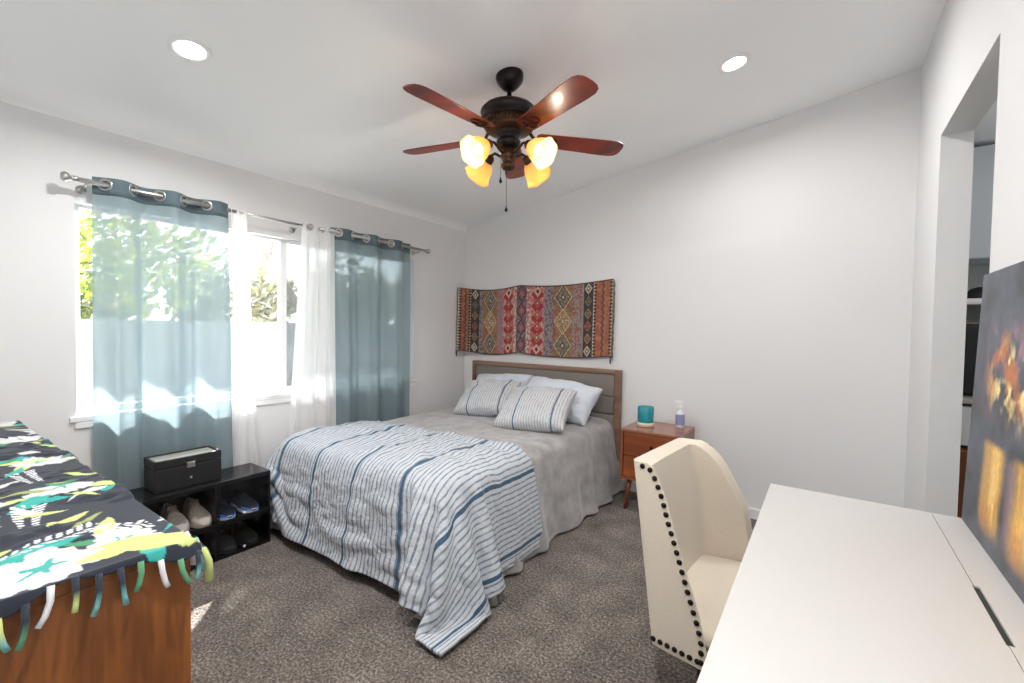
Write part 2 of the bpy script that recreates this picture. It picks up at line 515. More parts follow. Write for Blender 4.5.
# cloth shapes of the bed covers: grids of millimetre coordinates, as plain second differences
BLANKET = [[[0,0,0,-1588,1609,-2,7,0,2,-18,-10,29,1,0,-7,4,3,0,0,0,0,0,-1,1,-7,4,3,0,0,-1,1,-4,0,-30,33,-27,11,-8,6,-13,777,-775,0,0,0],
[0,0,-1578,1569,26,5,7,-5,-6,1,-19,29,1,0,-6,2,4,0,0,0,0,0,-1,1,-7,5,1,1,0,0,0,-2,-3,-25,18,-1,-12,19,-18,-2,12,6,693,-715,0],
[0,-1580,1588,-10,11,10,3,1,-5,5,-22,29,0,-1,-3,0,4,-1,1,0,0,0,-1,1,-7,6,0,1,0,0,0,-1,-4,-23,13,0,6,1,-23,19,-37,36,11,679,-707],
[-1570,5,14,-19,-12,21,11,-1,5,-3,-15,24,-1,0,-2,-1,4,0,0,-1,1,0,-1,1,-6,4,2,0,0,-1,1,0,-5,-19,8,5,2,-8,0,-12,-16,41,-17,708,-717],
[-1586,29,-16,-5,-2,-9,0,25,1,-4,-7,18,-1,0,-1,-2,4,0,0,-1,1,0,0,-1,-4,3,2,-1,1,0,0,0,-5,-14,7,4,-2,-12,-1,-18,27,-5,0,10,668],
[-1595,21,-4,0,-13,11,-30,26,15,-5,-4,13,-1,0,-1,-1,3,0,0,-1,1,0,-1,1,-4,1,3,0,0,-1,1,0,-5,-8,5,-6,3,-5,-26,28,-8,6,-25,39,664],
[-1599,5,10,2,1,-1,-3,-27,30,8,-3,8,-1,1,-2,-1,3,0,0,-1,1,0,-2,2,-2,-1,2,1,0,0,0,-1,-3,-5,3,-3,-3,-28,26,-2,-1,-11,-4,6,26],
[-1571,-1,-3,4,12,7,-3,2,-21,28,0,5,0,0,-2,1,0,1,0,-1,1,-1,0,1,-1,-2,2,1,0,-1,1,0,-3,-3,0,2,-29,20,0,-14,-5,5,-4,7,24],
[-1546,1,-2,-2,-1,1,14,8,-3,0,13,1,-1,1,0,-1,0,1,0,-1,1,-1,0,-1,2,-1,0,0,1,-1,1,-1,1,-1,-2,-14,4,-9,-7,1,0,-3,12,5,-2],
[-1549,7,-3,-3,4,-2,-5,0,17,7,7,2,-1,0,0,-1,1,-1,1,-1,0,1,-1,-1,1,0,0,1,-1,1,0,0,0,0,-2,-8,-17,0,0,2,7,3,-2,3,-6],
[-1553,9,-3,-2,-1,0,-5,5,9,8,10,0,0,-1,1,0,-1,0,1,-2,2,-1,0,0,0,-1,2,-1,0,1,0,0,-1,2,-2,-12,-12,4,5,0,-1,-5,-4,-9,4],
[-1578,6,0,0,0,1,0,2,5,13,1,1,0,0,1,-1,0,0,1,-2,1,0,0,0,1,-2,2,-2,1,0,1,0,-1,1,-2,-7,-4,-12,-2,0,1,-1,-1,0,7],
[-1575,6,2,1,0,-1,1,-3,-2,22,2,1,1,-1,0,0,0,0,1,-2,1,0,0,-1,2,-2,2,0,-3,3,0,-2,1,1,-4,-7,-10,-5,-1,1,-1,0,3,-1,-3],
[-1553,11,-7,0,-1,0,-2,6,2,9,12,1,-2,0,0,0,0,0,0,-1,1,1,-1,0,0,-1,1,0,0,0,0,0,1,-1,-1,-9,-11,-3,0,-1,1,-4,5,-3,-2],
[-1544,-2,4,0,1,1,-1,2,7,10,8,0,0,-1,0,0,0,0,-1,2,-2,1,0,0,0,0,0,0,0,0,-1,1,0,1,-1,-10,-10,-6,2,-3,1,0,1,-1,5],
[-1547,4,-1,2,-2,1,-1,1,0,20,6,0,-1,1,-1,0,0,0,0,-1,1,0,0,-1,2,-1,0,0,-1,1,0,1,-2,2,-2,-6,-16,-2,-1,0,1,-1,0,3,1],
[-1545,3,0,-2,3,1,-1,0,1,19,4,2,-1,0,1,-1,0,-1,1,0,1,-3,2,1,-1,0,1,-2,1,0,0,0,0,0,-2,-4,-11,-7,-1,-4,3,0,2,-1,1],
[-1547,4,-1,-2,2,2,0,0,0,19,4,2,-1,0,0,0,0,0,0,0,0,0,0,0,0,0,0,1,-2,1,-1,2,-2,2,-3,-5,-12,-7,-1,2,-1,0,0,1,4],
[-1547,1,5,-1,-2,0,1,0,1,18,5,3,-3,2,-1,1,-2,1,0,1,-2,1,0,0,-1,1,0,0,0,1,-2,1,0,0,1,-7,-18,0,-2,3,-1,-3,-1,5,-1],
[-1546,2,2,0,-2,1,3,-3,2,19,4,2,-1,1,-2,1,0,1,-1,0,1,-2,1,-1,1,0,0,0,1,-2,1,0,-1,1,1,-7,-15,-4,-3,3,-1,1,-1,0,5],
[-1546,4,0,-1,0,0,1,-1,3,15,8,2,-2,0,0,0,1,-1,0,-2,3,-1,0,-1,2,-1,-1,2,-1,-1,1,1,-1,0,-2,-4,-10,-9,-1,-3,3,-1,1,1,-3],
[-1546,2,-1,6,-4,1,0,-1,2,18,6,1,-1,0,0,0,0,0,-1,2,-1,0,-1,2,-2,1,0,1,-1,-1,1,1,-1,0,0,-9,-11,2,-7,0,1,-1,-2,-1,-2],
[-1545,3,0,0,1,-1,0,1,2,16,7,1,-2,2,-1,0,1,-3,3,-2,2,-2,1,0,0,1,-2,1,1,-1,0,0,0,0,1,-11,-10,-2,-4,-1,2,0,-1,2,4],
[-1547,5,-1,-2,2,-2,1,-1,7,13,7,1,0,-2,2,-1,-1,0,2,-1,-1,2,-1,-1,2,-1,0,-1,1,1,-2,2,-1,0,-2,-2,-17,-3,-3,-1,5,-3,2,-3,2],
[-1545,3,-2,2,-1,1,1,-1,8,9,10,0,-1,1,-2,1,1,-2,1,-1,2,-1,0,-1,2,-2,1,1,-2,2,-2,1,1,-1,0,-6,-17,1,-7,3,2,-1,-1,0,0],
[-1546,4,-3,4,-2,0,-1,3,4,10,11,0,-1,1,-2,2,-1,-1,2,-2,2,-1,-1,0,1,0,0,1,-1,0,0,0,0,0,-1,-3,-20,-1,0,-1,0,0,0,1,0],
[-1546,4,-2,2,-1,1,0,-1,2,18,6,1,0,-1,0,0,0,0,0,0,-1,2,-1,1,-2,0,0,2,-1,1,-2,2,-2,1,-1,-3,-20,-1,1,-1,1,-1,0,-5,5],
[-1546,4,-2,2,-2,2,0,1,0,17,8,0,-1,0,1,-1,0,-1,1,1,-1,0,-2,2,0,0,0,1,-1,-1,2,-2,2,-1,0,-6,-18,-1,0,-1,3,-3,-1,3,-5],
[-1547,3,2,-1,-2,2,0,-1,4,15,7,1,-1,0,0,1,-2,2,-1,-1,1,0,1,-1,0,-1,2,-1,-1,1,0,0,-1,2,-1,-6,-18,-1,-1,1,0,-2,4,-3,-2],
[-1546,0,3,-1,2,-1,1,0,5,16,4,0,0,1,-2,1,1,0,-3,3,-1,1,-2,1,-1,1,1,-2,2,-1,0,-1,2,-1,-1,-8,-5,-12,-2,1,1,-1,0,2,2],
[-1545,4,-3,1,-1,2,0,2,3,18,3,1,0,-1,0,-1,2,-2,0,2,-1,0,1,-2,2,-2,1,0,1,-2,1,-1,0,2,0,-11,-11,-3,0,1,0,2,-1,-1,-4],
[-1545,4,-1,0,1,-1,0,-2,5,21,2,1,0,-2,2,-3,2,1,-2,1,0,1,-3,3,-1,1,-3,3,-1,-1,1,0,1,-1,0,-9,-10,-6,-2,1,-1,1,1,2,6],
[-1554,-2,4,1,1,1,1,1,5,15,1,1,0,1,-1,0,0,1,-2,1,0,0,0,-1,2,-1,-1,1,1,0,-2,1,0,-1,2,-11,-8,-7,-1,-1,1,-2,3,0,10],
[-1555,8,-1,-3,-3,5,-1,-1,2,19,3,1,1,-2,1,0,1,-1,-1,0,2,-1,0,1,-2,1,0,0,1,-3,2,0,1,0,-3,-6,-11,-8,-1,3,-1,1,-1,1,10],
[-1545,4,-1,1,-1,0,-3,4,5,17,2,2,-1,1,-2,1,1,-2,1,0,1,-2,0,1,0,1,-2,2,-2,1,0,0,1,0,-2,-6,-18,-1,4,-4,0,-1,0,2,10],
[-1545,2,1,1,-1,-3,4,2,4,15,3,1,0,1,-2,1,0,1,-3,3,-1,-1,2,-1,0,-1,1,-1,2,0,-1,0,0,2,-4,-7,-10,-6,-2,0,0,3,-4,3,11],
[-1545,3,1,-1,1,-1,1,0,5,12,8,1,0,-1,0,-1,2,-1,-1,1,1,-1,-1,0,2,-1,-1,2,-1,0,-1,2,0,0,-3,-7,-12,-5,0,-1,2,-1,2,0,9],
[-1544,3,0,-2,3,1,-1,0,4,15,6,0,0,0,0,0,1,-1,0,-1,2,-1,0,-1,1,-1,1,1,-1,-1,2,-1,1,-1,1,-10,-14,-3,-1,2,-1,1,0,-2,15],
[-1544,1,3,1,-6,7,-1,-1,3,17,5,0,0,0,0,0,1,-2,1,0,0,0,0,-1,1,0,1,-1,0,0,0,0,0,1,-1,-10,-11,-4,0,-2,0,1,1,-1,14],
[-1544,-1,8,-4,0,-3,5,2,-1,19,4,0,0,0,-1,2,-1,0,0,0,1,-2,1,0,-1,1,1,-1,-1,2,-1,0,1,-1,0,-10,-12,-4,0,2,-2,1,-1,0,12],
[-1544,1,3,-3,6,-4,0,1,5,14,5,2,-1,0,0,0,0,0,0,0,1,-3,3,0,-2,2,-2,1,-1,1,0,1,-2,2,-1,-9,-12,-6,4,-3,0,2,-4,1,14],
[-1544,2,0,2,-2,2,0,0,7,10,8,1,-2,1,1,-1,-1,2,-1,0,0,-1,1,1,-2,2,-1,-1,1,0,0,1,-1,0,0,-9,-14,-1,0,-2,-3,4,-1,1,12],
[-1546,4,0,0,-2,2,-1,1,5,15,4,1,0,0,0,-1,2,-1,-1,1,0,0,1,-2,1,0,-1,1,1,-2,1,0,0,1,-1,-8,-15,-1,-3,3,-3,1,0,1,12],
[-1544,3,0,1,-1,0,0,1,5,15,4,1,0,-1,2,-2,2,0,-1,-4,5,0,0,-2,-1,4,-1,-2,0,2,-3,0,3,0,0,-9,-14,-4,1,-1,0,1,-1,0,14]],
[[0,0,0,767,-787,37,-25,-1,4,14,-2,0,-7,0,-14,28,-14,-4,6,-1,0,-3,4,-5,-6,15,0,-6,0,-1,2,-14,12,15,-23,-21,48,-3,-33,-12,-681,711,0,0,0],
[0,0,777,-791,-8,36,-9,-1,-25,29,6,-15,5,-6,-9,25,-15,1,-1,2,0,-5,7,-3,-12,20,-3,-7,2,-1,2,-8,1,17,-22,-10,47,-18,-36,11,13,19,-748,733,0],
[0,797,-796,-28,18,-1,12,15,-37,18,24,-21,-7,12,-19,25,-11,-2,0,2,0,-5,7,-2,-14,23,-8,-2,0,-1,2,-5,-7,27,-35,16,15,-6,-27,1,29,3,-16,-740,744],
[822,-10,-6,0,17,-18,2,36,-28,-9,44,-28,-7,14,-19,21,-6,-3,0,-2,3,-4,5,0,-14,23,-13,5,-3,-2,4,-4,-12,30,-39,32,6,-30,-8,38,-4,-11,1,-766,765],
[834,3,-21,0,2,16,-17,14,11,-28,45,-25,-5,11,-17,21,-10,-3,7,-6,4,-7,6,3,-15,19,-6,-1,-1,-3,6,-4,-15,32,-39,38,-4,-38,35,5,-9,-8,12,-2,-795],
[849,-18,12,2,-14,5,14,-19,24,-23,37,-20,-3,6,-12,18,-9,0,0,-1,2,-3,4,-2,-9,13,1,-5,0,-1,0,3,-17,28,-28,35,-33,13,12,-10,-4,8,7,-16,-797],
[852,-10,-1,5,-1,1,-8,10,-12,10,19,-13,-2,4,-10,16,-7,-5,7,-3,0,-2,4,-2,-7,9,4,-6,0,-4,6,-1,-13,20,-11,15,-20,20,-14,5,4,4,-2,-5,2],
[854,0,-1,-12,-1,8,0,-3,-2,3,11,-3,0,0,-5,9,-3,-3,3,-3,6,-4,0,0,-6,6,5,-5,1,-2,1,0,-8,10,8,-13,16,-14,8,4,-2,2,-4,2,-6],
[861,-7,0,5,4,-9,-6,6,-3,0,7,3,1,-1,0,-1,1,2,-2,-2,2,3,-7,4,2,-1,-4,3,0,1,-1,1,-3,3,2,8,-7,7,-1,1,-1,0,-2,-7,-8],
[890,-6,-2,0,0,1,1,2,-7,4,4,3,0,1,-2,1,1,-1,0,0,0,-1,2,-1,-1,2,-2,2,-1,0,0,0,-1,2,2,4,2,2,0,-1,-4,-10,-4,5,7],
[920,-7,-1,1,-1,0,1,-1,1,2,3,1,2,-1,0,0,0,0,0,0,0,0,0,0,0,0,0,-1,2,-1,0,0,0,0,2,5,2,0,-9,1,2,1,-1,-8,9],
[911,-2,-3,2,-1,1,0,1,1,-2,1,2,-1,2,-1,1,-2,2,-1,0,-1,1,0,1,-1,0,0,-1,1,1,-2,1,0,1,0,3,2,-2,-3,-2,-2,3,-6,-2,13],
[923,3,-7,1,-1,1,3,2,-2,1,-4,4,-1,0,1,-1,-1,2,-1,0,0,0,-1,2,-2,2,-1,0,0,0,0,-1,1,0,2,-1,-3,2,-1,0,0,1,0,0,-3],
[937,-2,4,-1,0,1,-1,-1,1,-1,0,0,0,0,1,-1,-1,1,1,-1,-1,2,-1,0,-1,1,0,0,1,-1,-1,1,0,0,1,-1,-1,0,1,-1,1,0,-1,1,-1],
[964,1,0,0,1,-2,1,0,0,-1,1,-2,2,-1,1,-1,-1,1,0,0,1,-2,1,0,0,0,0,0,1,-2,0,3,-3,1,0,0,-1,1,0,-1,1,0,-1,1,-1],
[995,0,1,-1,1,0,0,0,0,-1,1,-1,0,0,2,-2,-1,1,0,-1,3,-3,1,-1,2,-1,0,0,0,-1,1,1,-1,0,-1,2,-1,0,-1,1,0,-1,1,0,-1],
[1025,1,-1,1,-1,1,0,0,-1,1,-1,1,-1,0,1,-1,1,-3,2,1,-1,-1,1,1,-2,2,-1,-1,1,1,-2,2,-1,-1,2,-1,-1,1,0,0,0,0,-1,0,1],
[1056,0,1,-1,1,-1,0,1,0,-1,1,-1,1,-1,1,-2,1,0,0,0,-1,1,1,-2,2,-1,-1,2,-1,0,1,-2,2,-1,-2,2,0,1,-2,1,0,-1,1,0,0],
[1087,0,0,1,-1,0,1,-1,0,1,0,0,-1,-1,2,-1,-1,1,2,-4,2,0,0,1,-1,0,0,-1,2,-1,-1,2,-1,-1,1,0,-1,1,0,1,-1,0,0,0,0],
[1117,0,1,-1,0,1,-1,0,0,1,0,-1,0,0,0,0,0,0,1,-2,2,-2,1,0,0,-1,2,-1,0,0,0,0,0,0,0,0,0,0,0,0,0,0,0,0,0],
[1148,0,0,0,1,-1,0,0,0,1,-1,0,1,-2,2,-2,2,-1,1,-3,2,1,-2,2,-1,-1,2,-1,-1,1,1,-1,-1,1,1,-1,-1,2,-1,0,-1,1,0,0,1],
[1178,0,1,-2,1,0,0,1,-1,1,-2,2,-2,2,0,-2,2,-2,0,1,2,-2,-1,0,3,-3,2,-1,-1,1,1,-1,-2,3,-1,0,0,-2,3,-2,1,0,1,0,0],
[1209,0,0,0,0,0,0,0,0,0,1,-1,0,-1,2,-1,0,-1,1,1,-1,0,0,-1,2,-1,1,-3,3,-1,-1,1,0,0,0,0,0,0,-1,1,0,0,0,0,1],
[1239,1,-1,-1,1,0,0,0,0,0,0,0,0,0,0,1,-1,0,-1,0,2,-2,3,-3,1,1,-2,1,0,0,0,1,-2,2,-2,1,0,0,0,-1,1,0,0,0,0],
[1270,0,0,0,0,0,0,0,-1,1,1,-1,-1,0,2,-1,0,0,-1,1,0,1,-1,0,-1,2,-2,2,-2,2,0,-2,1,0,-1,2,-1,0,0,0,0,0,0,0,0],
[1301,0,-1,1,0,0,0,-1,1,0,-1,1,0,0,1,-3,4,-2,-2,3,-1,0,1,-2,1,0,0,0,1,-1,0,0,0,0,-1,1,1,0,-1,0,-1,1,0,0,0],
[1332,-1,1,0,0,-1,1,0,-1,1,-1,1,0,-1,2,-2,3,-3,0,1,1,-1,0,-1,2,-1,0,0,-1,2,-1,-1,2,0,-2,1,-1,1,1,-1,1,-1,0,1,-1],
[1362,0,0,-1,1,-1,1,-1,1,0,-1,0,2,-2,1,0,0,1,-2,1,0,1,-2,1,1,-1,-1,2,-2,1,0,0,0,0,1,-2,2,-1,0,1,-1,0,1,-1,0],
[1393,-1,1,0,-1,1,-1,1,-1,1,-1,0,1,0,0,0,1,-2,0,1,0,2,-4,2,1,-1,-1,2,-1,0,1,-2,0,1,1,-1,0,0,1,0,-1,1,-1,0,1],
[1423,0,-1,1,-1,1,-1,1,-1,1,-1,0,0,2,-2,1,0,1,-2,2,-2,2,-2,1,1,-2,2,-2,1,1,-1,0,-1,1,0,0,0,1,0,0,0,-1,1,-1,1],
[1454,-1,0,0,0,0,1,-1,1,0,-1,1,-1,1,-1,1,0,0,2,-3,1,-1,2,-1,0,-1,2,-1,0,-1,2,-2,1,1,-2,1,-1,0,0,1,1,0,-1,0,-2],
[1484,-1,0,0,0,0,0,1,-1,0,0,1,1,-1,-1,1,1,-2,2,-1,0,0,0,-1,2,-1,-1,2,-2,2,-2,2,-1,0,-1,0,1,-1,1,-1,0,0,1,-1,1],
[1512,-5,3,2,0,1,-2,1,0,0,0,-1,1,1,-1,1,-2,1,1,-1,-1,2,-1,-1,0,2,-1,1,-2,1,0,0,1,-1,-1,0,1,-1,1,-1,0,1,-1,1,0],
[1533,-2,2,0,1,-1,0,1,0,-1,0,0,0,1,-1,-1,2,-1,0,0,0,0,-1,2,-1,0,0,0,-1,1,1,-1,-1,1,1,-2,1,-1,1,-1,1,-1,1,-1,1],
[1561,0,0,1,-1,0,0,1,-1,1,-2,2,-1,0,1,-2,1,1,-2,2,-2,1,0,0,0,0,0,0,1,-2,1,0,0,0,0,0,0,-1,1,0,-1,1,0,-1,1],
[1591,1,-1,0,0,1,-1,0,0,0,0,0,0,1,-1,0,-1,3,-3,1,-1,1,0,0,0,0,0,0,0,0,0,1,-1,0,0,0,0,0,-1,1,0,0,-1,1,-1],
[1622,0,0,0,0,0,1,-1,0,0,1,-2,1,0,0,0,0,0,0,1,-2,1,0,0,0,0,0,0,-1,1,1,-1,0,0,1,-1,0,0,0,0,-1,1,0,-1,1],
[1653,0,0,0,0,0,0,0,0,0,-1,1,1,-1,0,-1,2,-1,-1,2,-2,1,1,-1,0,-1,1,0,0,0,1,-2,2,-1,1,0,-1,-1,1,0,0,0,-1,1,0],
[1683,0,0,0,0,0,0,1,-2,0,1,0,0,0,1,-2,1,0,0,0,0,0,0,0,0,1,-2,1,0,0,1,-2,2,0,-1,1,-1,0,0,0,-1,1,0,0,0],
[1714,0,0,0,0,0,0,-1,1,-1,1,0,1,-3,2,0,0,1,-2,2,-1,-1,2,0,-2,1,0,0,0,0,0,0,1,0,0,-1,0,0,0,0,0,0,0,-1,1],
[1744,0,0,0,0,0,0,0,-1,0,0,2,0,-3,2,1,-2,1,0,1,-2,2,-2,1,0,0,0,0,1,-1,-1,1,2,-1,0,0,-1,0,0,0,0,-1,1,0,0],
[1775,0,0,0,0,0,-1,1,0,-2,1,1,1,-2,1,1,-2,1,1,-2,2,-2,1,0,1,-2,2,-2,1,0,0,0,1,2,-2,-1,0,0,0,0,0,0,0,0,0],
[1806,-1,1,0,0,0,0,0,-1,0,-1,2,-1,2,-1,0,0,0,0,-1,2,-1,0,1,-2,1,0,0,0,0,-1,1,2,1,-2,0,-1,0,0,0,0,0,-1,1,0],
[1836,0,0,0,0,0,0,-1,0,0,-1,3,-2,1,1,-2,2,-2,0,1,1,0,-2,0,2,0,-2,0,2,-1,-5,10,-3,0,0,-2,1,-2,1,0,0,0,0,0,0]],
[[-1000,0,0,1009,-1009,0,8,-3,2,-3,-4,0,1,0,1,-4,2,1,-1,0,0,0,1,-1,2,-3,-1,2,-1,1,0,2,-2,-2,0,2,-13,11,-8,12,-1012,1010,0,0,0],
[-1000,0,1009,-1000,0,1,-8,6,3,-5,-7,2,-1,2,0,-4,2,0,0,0,0,1,-1,1,0,-2,0,0,1,0,0,0,1,-3,-1,2,-14,1,11,-2,-1,-4,-998,1008,0],
[-1000,1008,-996,-1,4,-3,-2,-2,3,-4,-8,1,2,-2,3,-5,2,0,0,1,-1,1,-1,0,2,-4,1,1,-1,1,0,0,2,-6,3,-7,-5,0,5,-7,-3,19,-11,-999,1009],
[10,0,2,23,2,-5,-10,-5,3,0,-12,3,1,-2,2,-3,1,0,0,0,0,1,-1,0,2,-4,2,-1,1,0,-1,1,2,-6,3,-10,-3,5,-3,-13,2,12,12,-1020,1019],
[9,3,17,1,3,-3,1,-7,-7,3,-12,2,1,-2,3,-5,2,0,0,1,-1,1,-1,0,2,-4,1,1,-1,1,0,-1,4,-8,3,-11,0,3,-12,-2,1,4,13,-7,-996],
[22,5,20,-4,2,-2,3,-3,-11,1,-10,0,0,0,1,-3,1,0,0,0,0,1,-1,1,0,-2,0,0,1,0,-1,1,3,-9,2,-11,5,-9,-6,3,1,-4,8,14,-1020],
[24,24,-2,1,-1,0,0,2,-6,-7,-9,0,-1,-1,3,-5,2,1,-2,2,-1,1,-1,0,2,-4,1,1,-1,2,-2,1,2,-7,-4,-4,-2,-10,4,-2,-2,-3,1,7,20],
[25,29,1,-3,-3,-1,-2,1,3,-12,-7,-5,0,0,1,-3,1,0,0,1,-2,1,1,-1,2,-3,-1,2,0,-1,1,0,2,-7,-7,-1,-13,6,-4,-4,0,1,-1,0,25],
[28,29,1,-1,1,-1,-4,-3,-1,1,-14,-5,-2,-1,0,2,-2,-2,2,2,-2,-1,3,-1,-3,0,5,-4,1,-1,1,0,-1,-4,-7,-11,1,-4,-2,0,0,-1,3,0,11],
[37,28,0,1,0,0,1,-1,-5,-4,-12,-5,-3,0,1,0,-2,1,-1,1,0,3,-6,3,0,0,3,-6,3,0,0,0,0,-5,-7,-10,-6,0,0,0,1,2,-1,1,-2],
[45,28,0,1,0,0,0,-1,-2,-6,-14,-5,0,-1,1,-2,1,0,0,0,0,0,4,-8,4,0,3,-3,-3,3,0,0,-1,-1,-6,-15,-5,1,1,-1,0,-1,-2,2,-1],
[49,29,0,0,0,1,-1,0,-2,-14,-5,-9,5,-8,8,-8,9,-10,5,1,2,-7,8,-5,-1,1,1,5,-7,-1,3,3,-6,0,-3,-15,-1,-7,-2,1,0,1,0,0,1],
[49,29,-1,1,0,-1,2,-1,1,-15,-9,-4,1,-5,2,-5,6,-2,1,0,6,-12,6,0,1,-1,-1,5,-7,7,-9,9,-4,2,-17,-1,-13,0,-1,0,0,0,1,-1,1],
[43,28,1,1,0,0,0,-1,-1,-7,-20,1,2,-9,11,-11,5,0,5,-10,10,-10,8,-6,3,0,5,-9,3,1,-1,5,-8,8,-13,-11,-9,-1,1,-1,0,0,1,-1,1],
[39,30,0,0,0,0,0,0,-2,-8,-19,6,-6,0,-7,11,-6,2,-2,4,-9,11,-7,-2,9,-6,-3,8,-8,4,0,-1,4,-7,1,-20,-4,-3,0,0,0,1,-1,0,2],
[38,30,0,-1,1,0,0,0,-1,-11,-14,1,-6,-1,8,-4,-9,7,0,0,6,-12,6,0,0,5,-10,10,-4,-7,9,-6,2,3,-9,-13,-9,-1,0,0,1,-1,0,0,2],
[37,29,1,0,0,0,0,-1,1,-13,-6,-9,-7,10,-9,4,0,1,-1,0,0,0,0,0,5,-10,6,-2,6,-8,-1,9,-6,-5,0,-13,-7,-4,0,0,0,0,0,1,0],
[36,30,-1,1,0,0,0,-1,1,-12,-10,-8,5,-10,12,-11,9,-11,11,-10,5,0,0,0,3,-1,-7,10,-11,11,-11,11,-11,6,-7,-12,-7,-4,0,0,0,0,0,0,2],
[35,30,0,-1,1,0,0,0,-1,-10,-10,-10,7,-7,-3,9,-4,-6,5,5,-11,13,-13,7,-2,1,3,-6,2,1,-1,1,4,-10,4,-18,-10,1,-1,0,0,0,0,1,0],
[34,30,0,0,0,0,-1,1,0,-11,-10,-6,-7,4,7,-8,-3,4,6,-12,6,4,-8,4,6,-12,10,-4,-5,10,-5,-2,3,-8,5,-18,-9,-1,0,0,0,0,1,-1,1],
[34,29,1,0,0,0,0,0,-1,-7,-13,-7,0,-9,8,3,-3,0,-6,5,0,0,6,-11,4,6,-6,-3,9,-7,-2,3,6,-5,-11,-9,-6,-4,0,0,0,0,0,0,1],
[33,30,0,0,0,-1,1,0,0,-11,-12,-5,3,-10,11,-11,12,-13,6,0,0,6,-7,-4,11,-12,13,-9,-4,6,-1,6,-10,6,-5,-17,-8,1,-2,0,0,0,0,0,0],
[33,30,0,0,-1,1,0,0,0,-11,-12,-5,5,-8,-4,5,1,-1,0,0,0,0,5,-5,-5,5,0,5,-7,2,-5,11,-8,-3,3,-19,-7,-2,0,0,0,0,0,1,0],
[33,30,0,0,-1,1,0,1,-2,-10,-12,-5,-2,0,1,-1,7,-13,9,-6,3,0,-1,1,1,4,-10,5,4,-4,0,-1,-2,0,-3,-11,-12,0,-1,0,0,0,1,-2,2],
[33,30,0,0,0,0,0,0,-2,-5,-19,-1,-4,6,-4,-5,4,0,6,-8,4,-6,2,2,0,0,0,4,-4,0,-1,0,-3,3,-1,-19,-8,-1,0,0,1,-1,0,0,1],
[34,29,1,0,0,0,0,0,-2,-5,-19,0,-6,2,1,-1,6,-7,-3,4,0,5,-5,-5,10,-10,10,-6,1,-5,9,-9,11,-9,-7,-7,-12,-1,0,0,0,0,1,-1,1],
[34,30,0,0,0,-1,1,0,0,-10,-15,-3,1,0,-8,11,-11,8,-1,-8,7,-1,2,2,-10,6,0,0,4,-9,4,1,0,4,-16,-4,-13,-1,0,0,1,-1,0,0,1],
[35,30,0,-1,1,0,0,0,-1,-7,-19,-1,3,-10,6,5,-11,10,-6,1,-4,10,-7,-4,11,-7,1,-1,-4,6,-3,3,-2,4,-10,-13,-9,-1,0,0,0,1,-1,0,1],
[36,30,-1,1,0,0,0,0,-1,-11,-12,-2,-2,-2,1,-5,5,1,0,-2,1,-7,11,-9,4,6,-8,-2,3,5,-9,5,0,0,-4,-16,-9,-1,0,0,0,0,1,-1,1],
[37,30,0,0,0,0,0,-1,0,-12,-11,0,-6,0,1,-5,5,5,-8,2,-4,10,-10,7,-2,-7,6,0,-1,1,-1,1,0,2,-8,-16,-4,-4,0,0,-1,1,0,0,2],
[38,30,-1,1,0,1,-1,0,-1,-14,-9,-4,3,-6,2,1,-1,-3,3,-1,-1,1,-2,5,-8,11,-12,9,-7,4,6,-13,7,-2,0,-19,-9,1,-1,1,-1,1,0,-1,0],
[39,30,0,0,-1,1,0,0,0,-16,-8,-4,-1,4,-10,5,6,-11,10,-7,4,-1,-1,-6,11,-3,-3,0,-5,6,4,-9,10,-8,-4,-16,-4,-3,0,0,0,0,0,0,4],
[42,29,1,1,-2,1,0,0,-2,-14,-9,2,-10,2,7,-12,11,-9,4,0,5,-10,5,5,-4,-7,12,-12,5,2,-3,7,-10,3,-1,-20,-5,-2,0,0,0,0,0,0,5],
[42,28,2,0,0,-1,1,0,-1,-13,-6,-14,5,-1,0,0,1,3,-3,-6,5,5,-10,10,-5,0,-5,10,-11,6,4,-8,3,-1,-5,-14,-7,-2,0,0,0,1,-1,0,6],
[40,30,-1,1,0,0,1,-2,0,-13,-7,-8,0,1,-3,-4,6,-1,3,-2,-4,8,-6,-4,10,-5,1,-3,-3,5,-1,3,-3,-3,-2,-14,-10,0,1,-1,0,0,0,0,7],
[40,30,0,0,-1,2,-1,-1,0,-13,-5,-16,9,-7,8,-5,-4,9,-5,0,-5,5,3,-6,3,0,0,0,-1,1,-1,1,5,-8,-8,-11,-6,-2,0,0,0,0,0,0,8],
[40,29,1,0,0,0,0,0,-2,-8,-11,-9,-6,11,-6,4,-5,4,-3,-3,4,5,-5,-5,4,7,-7,2,-7,12,-9,1,4,-5,-8,-10,-8,-1,0,0,0,0,1,-1,8],
[40,29,1,0,0,0,0,0,-2,-8,-19,1,4,-9,1,2,3,-5,2,6,-12,10,-8,10,-11,4,1,-1,1,0,4,-9,5,-3,-2,-18,-7,0,1,-1,0,0,0,0,9],
[39,31,-2,1,0,0,0,0,-1,-11,-12,-4,-6,9,-9,10,-6,-5,10,-6,1,-4,4,0,0,0,5,-6,0,1,-5,11,-12,3,-3,-17,-6,-1,1,-1,0,0,0,0,9],
[39,30,0,0,0,0,0,-1,1,-13,-10,-6,-4,4,-1,2,1,-4,-3,4,0,0,4,-3,-1,-5,10,-10,5,4,-5,-2,6,-10,1,-16,-8,0,0,1,-1,0,0,0,9],
[39,30,0,0,0,-1,1,0,-2,-9,-11,-11,3,0,3,-5,2,5,-10,9,-8,5,3,-4,-1,-3,4,6,-8,-2,7,-7,4,-3,-3,-16,-7,-2,2,-1,0,0,0,0,9],
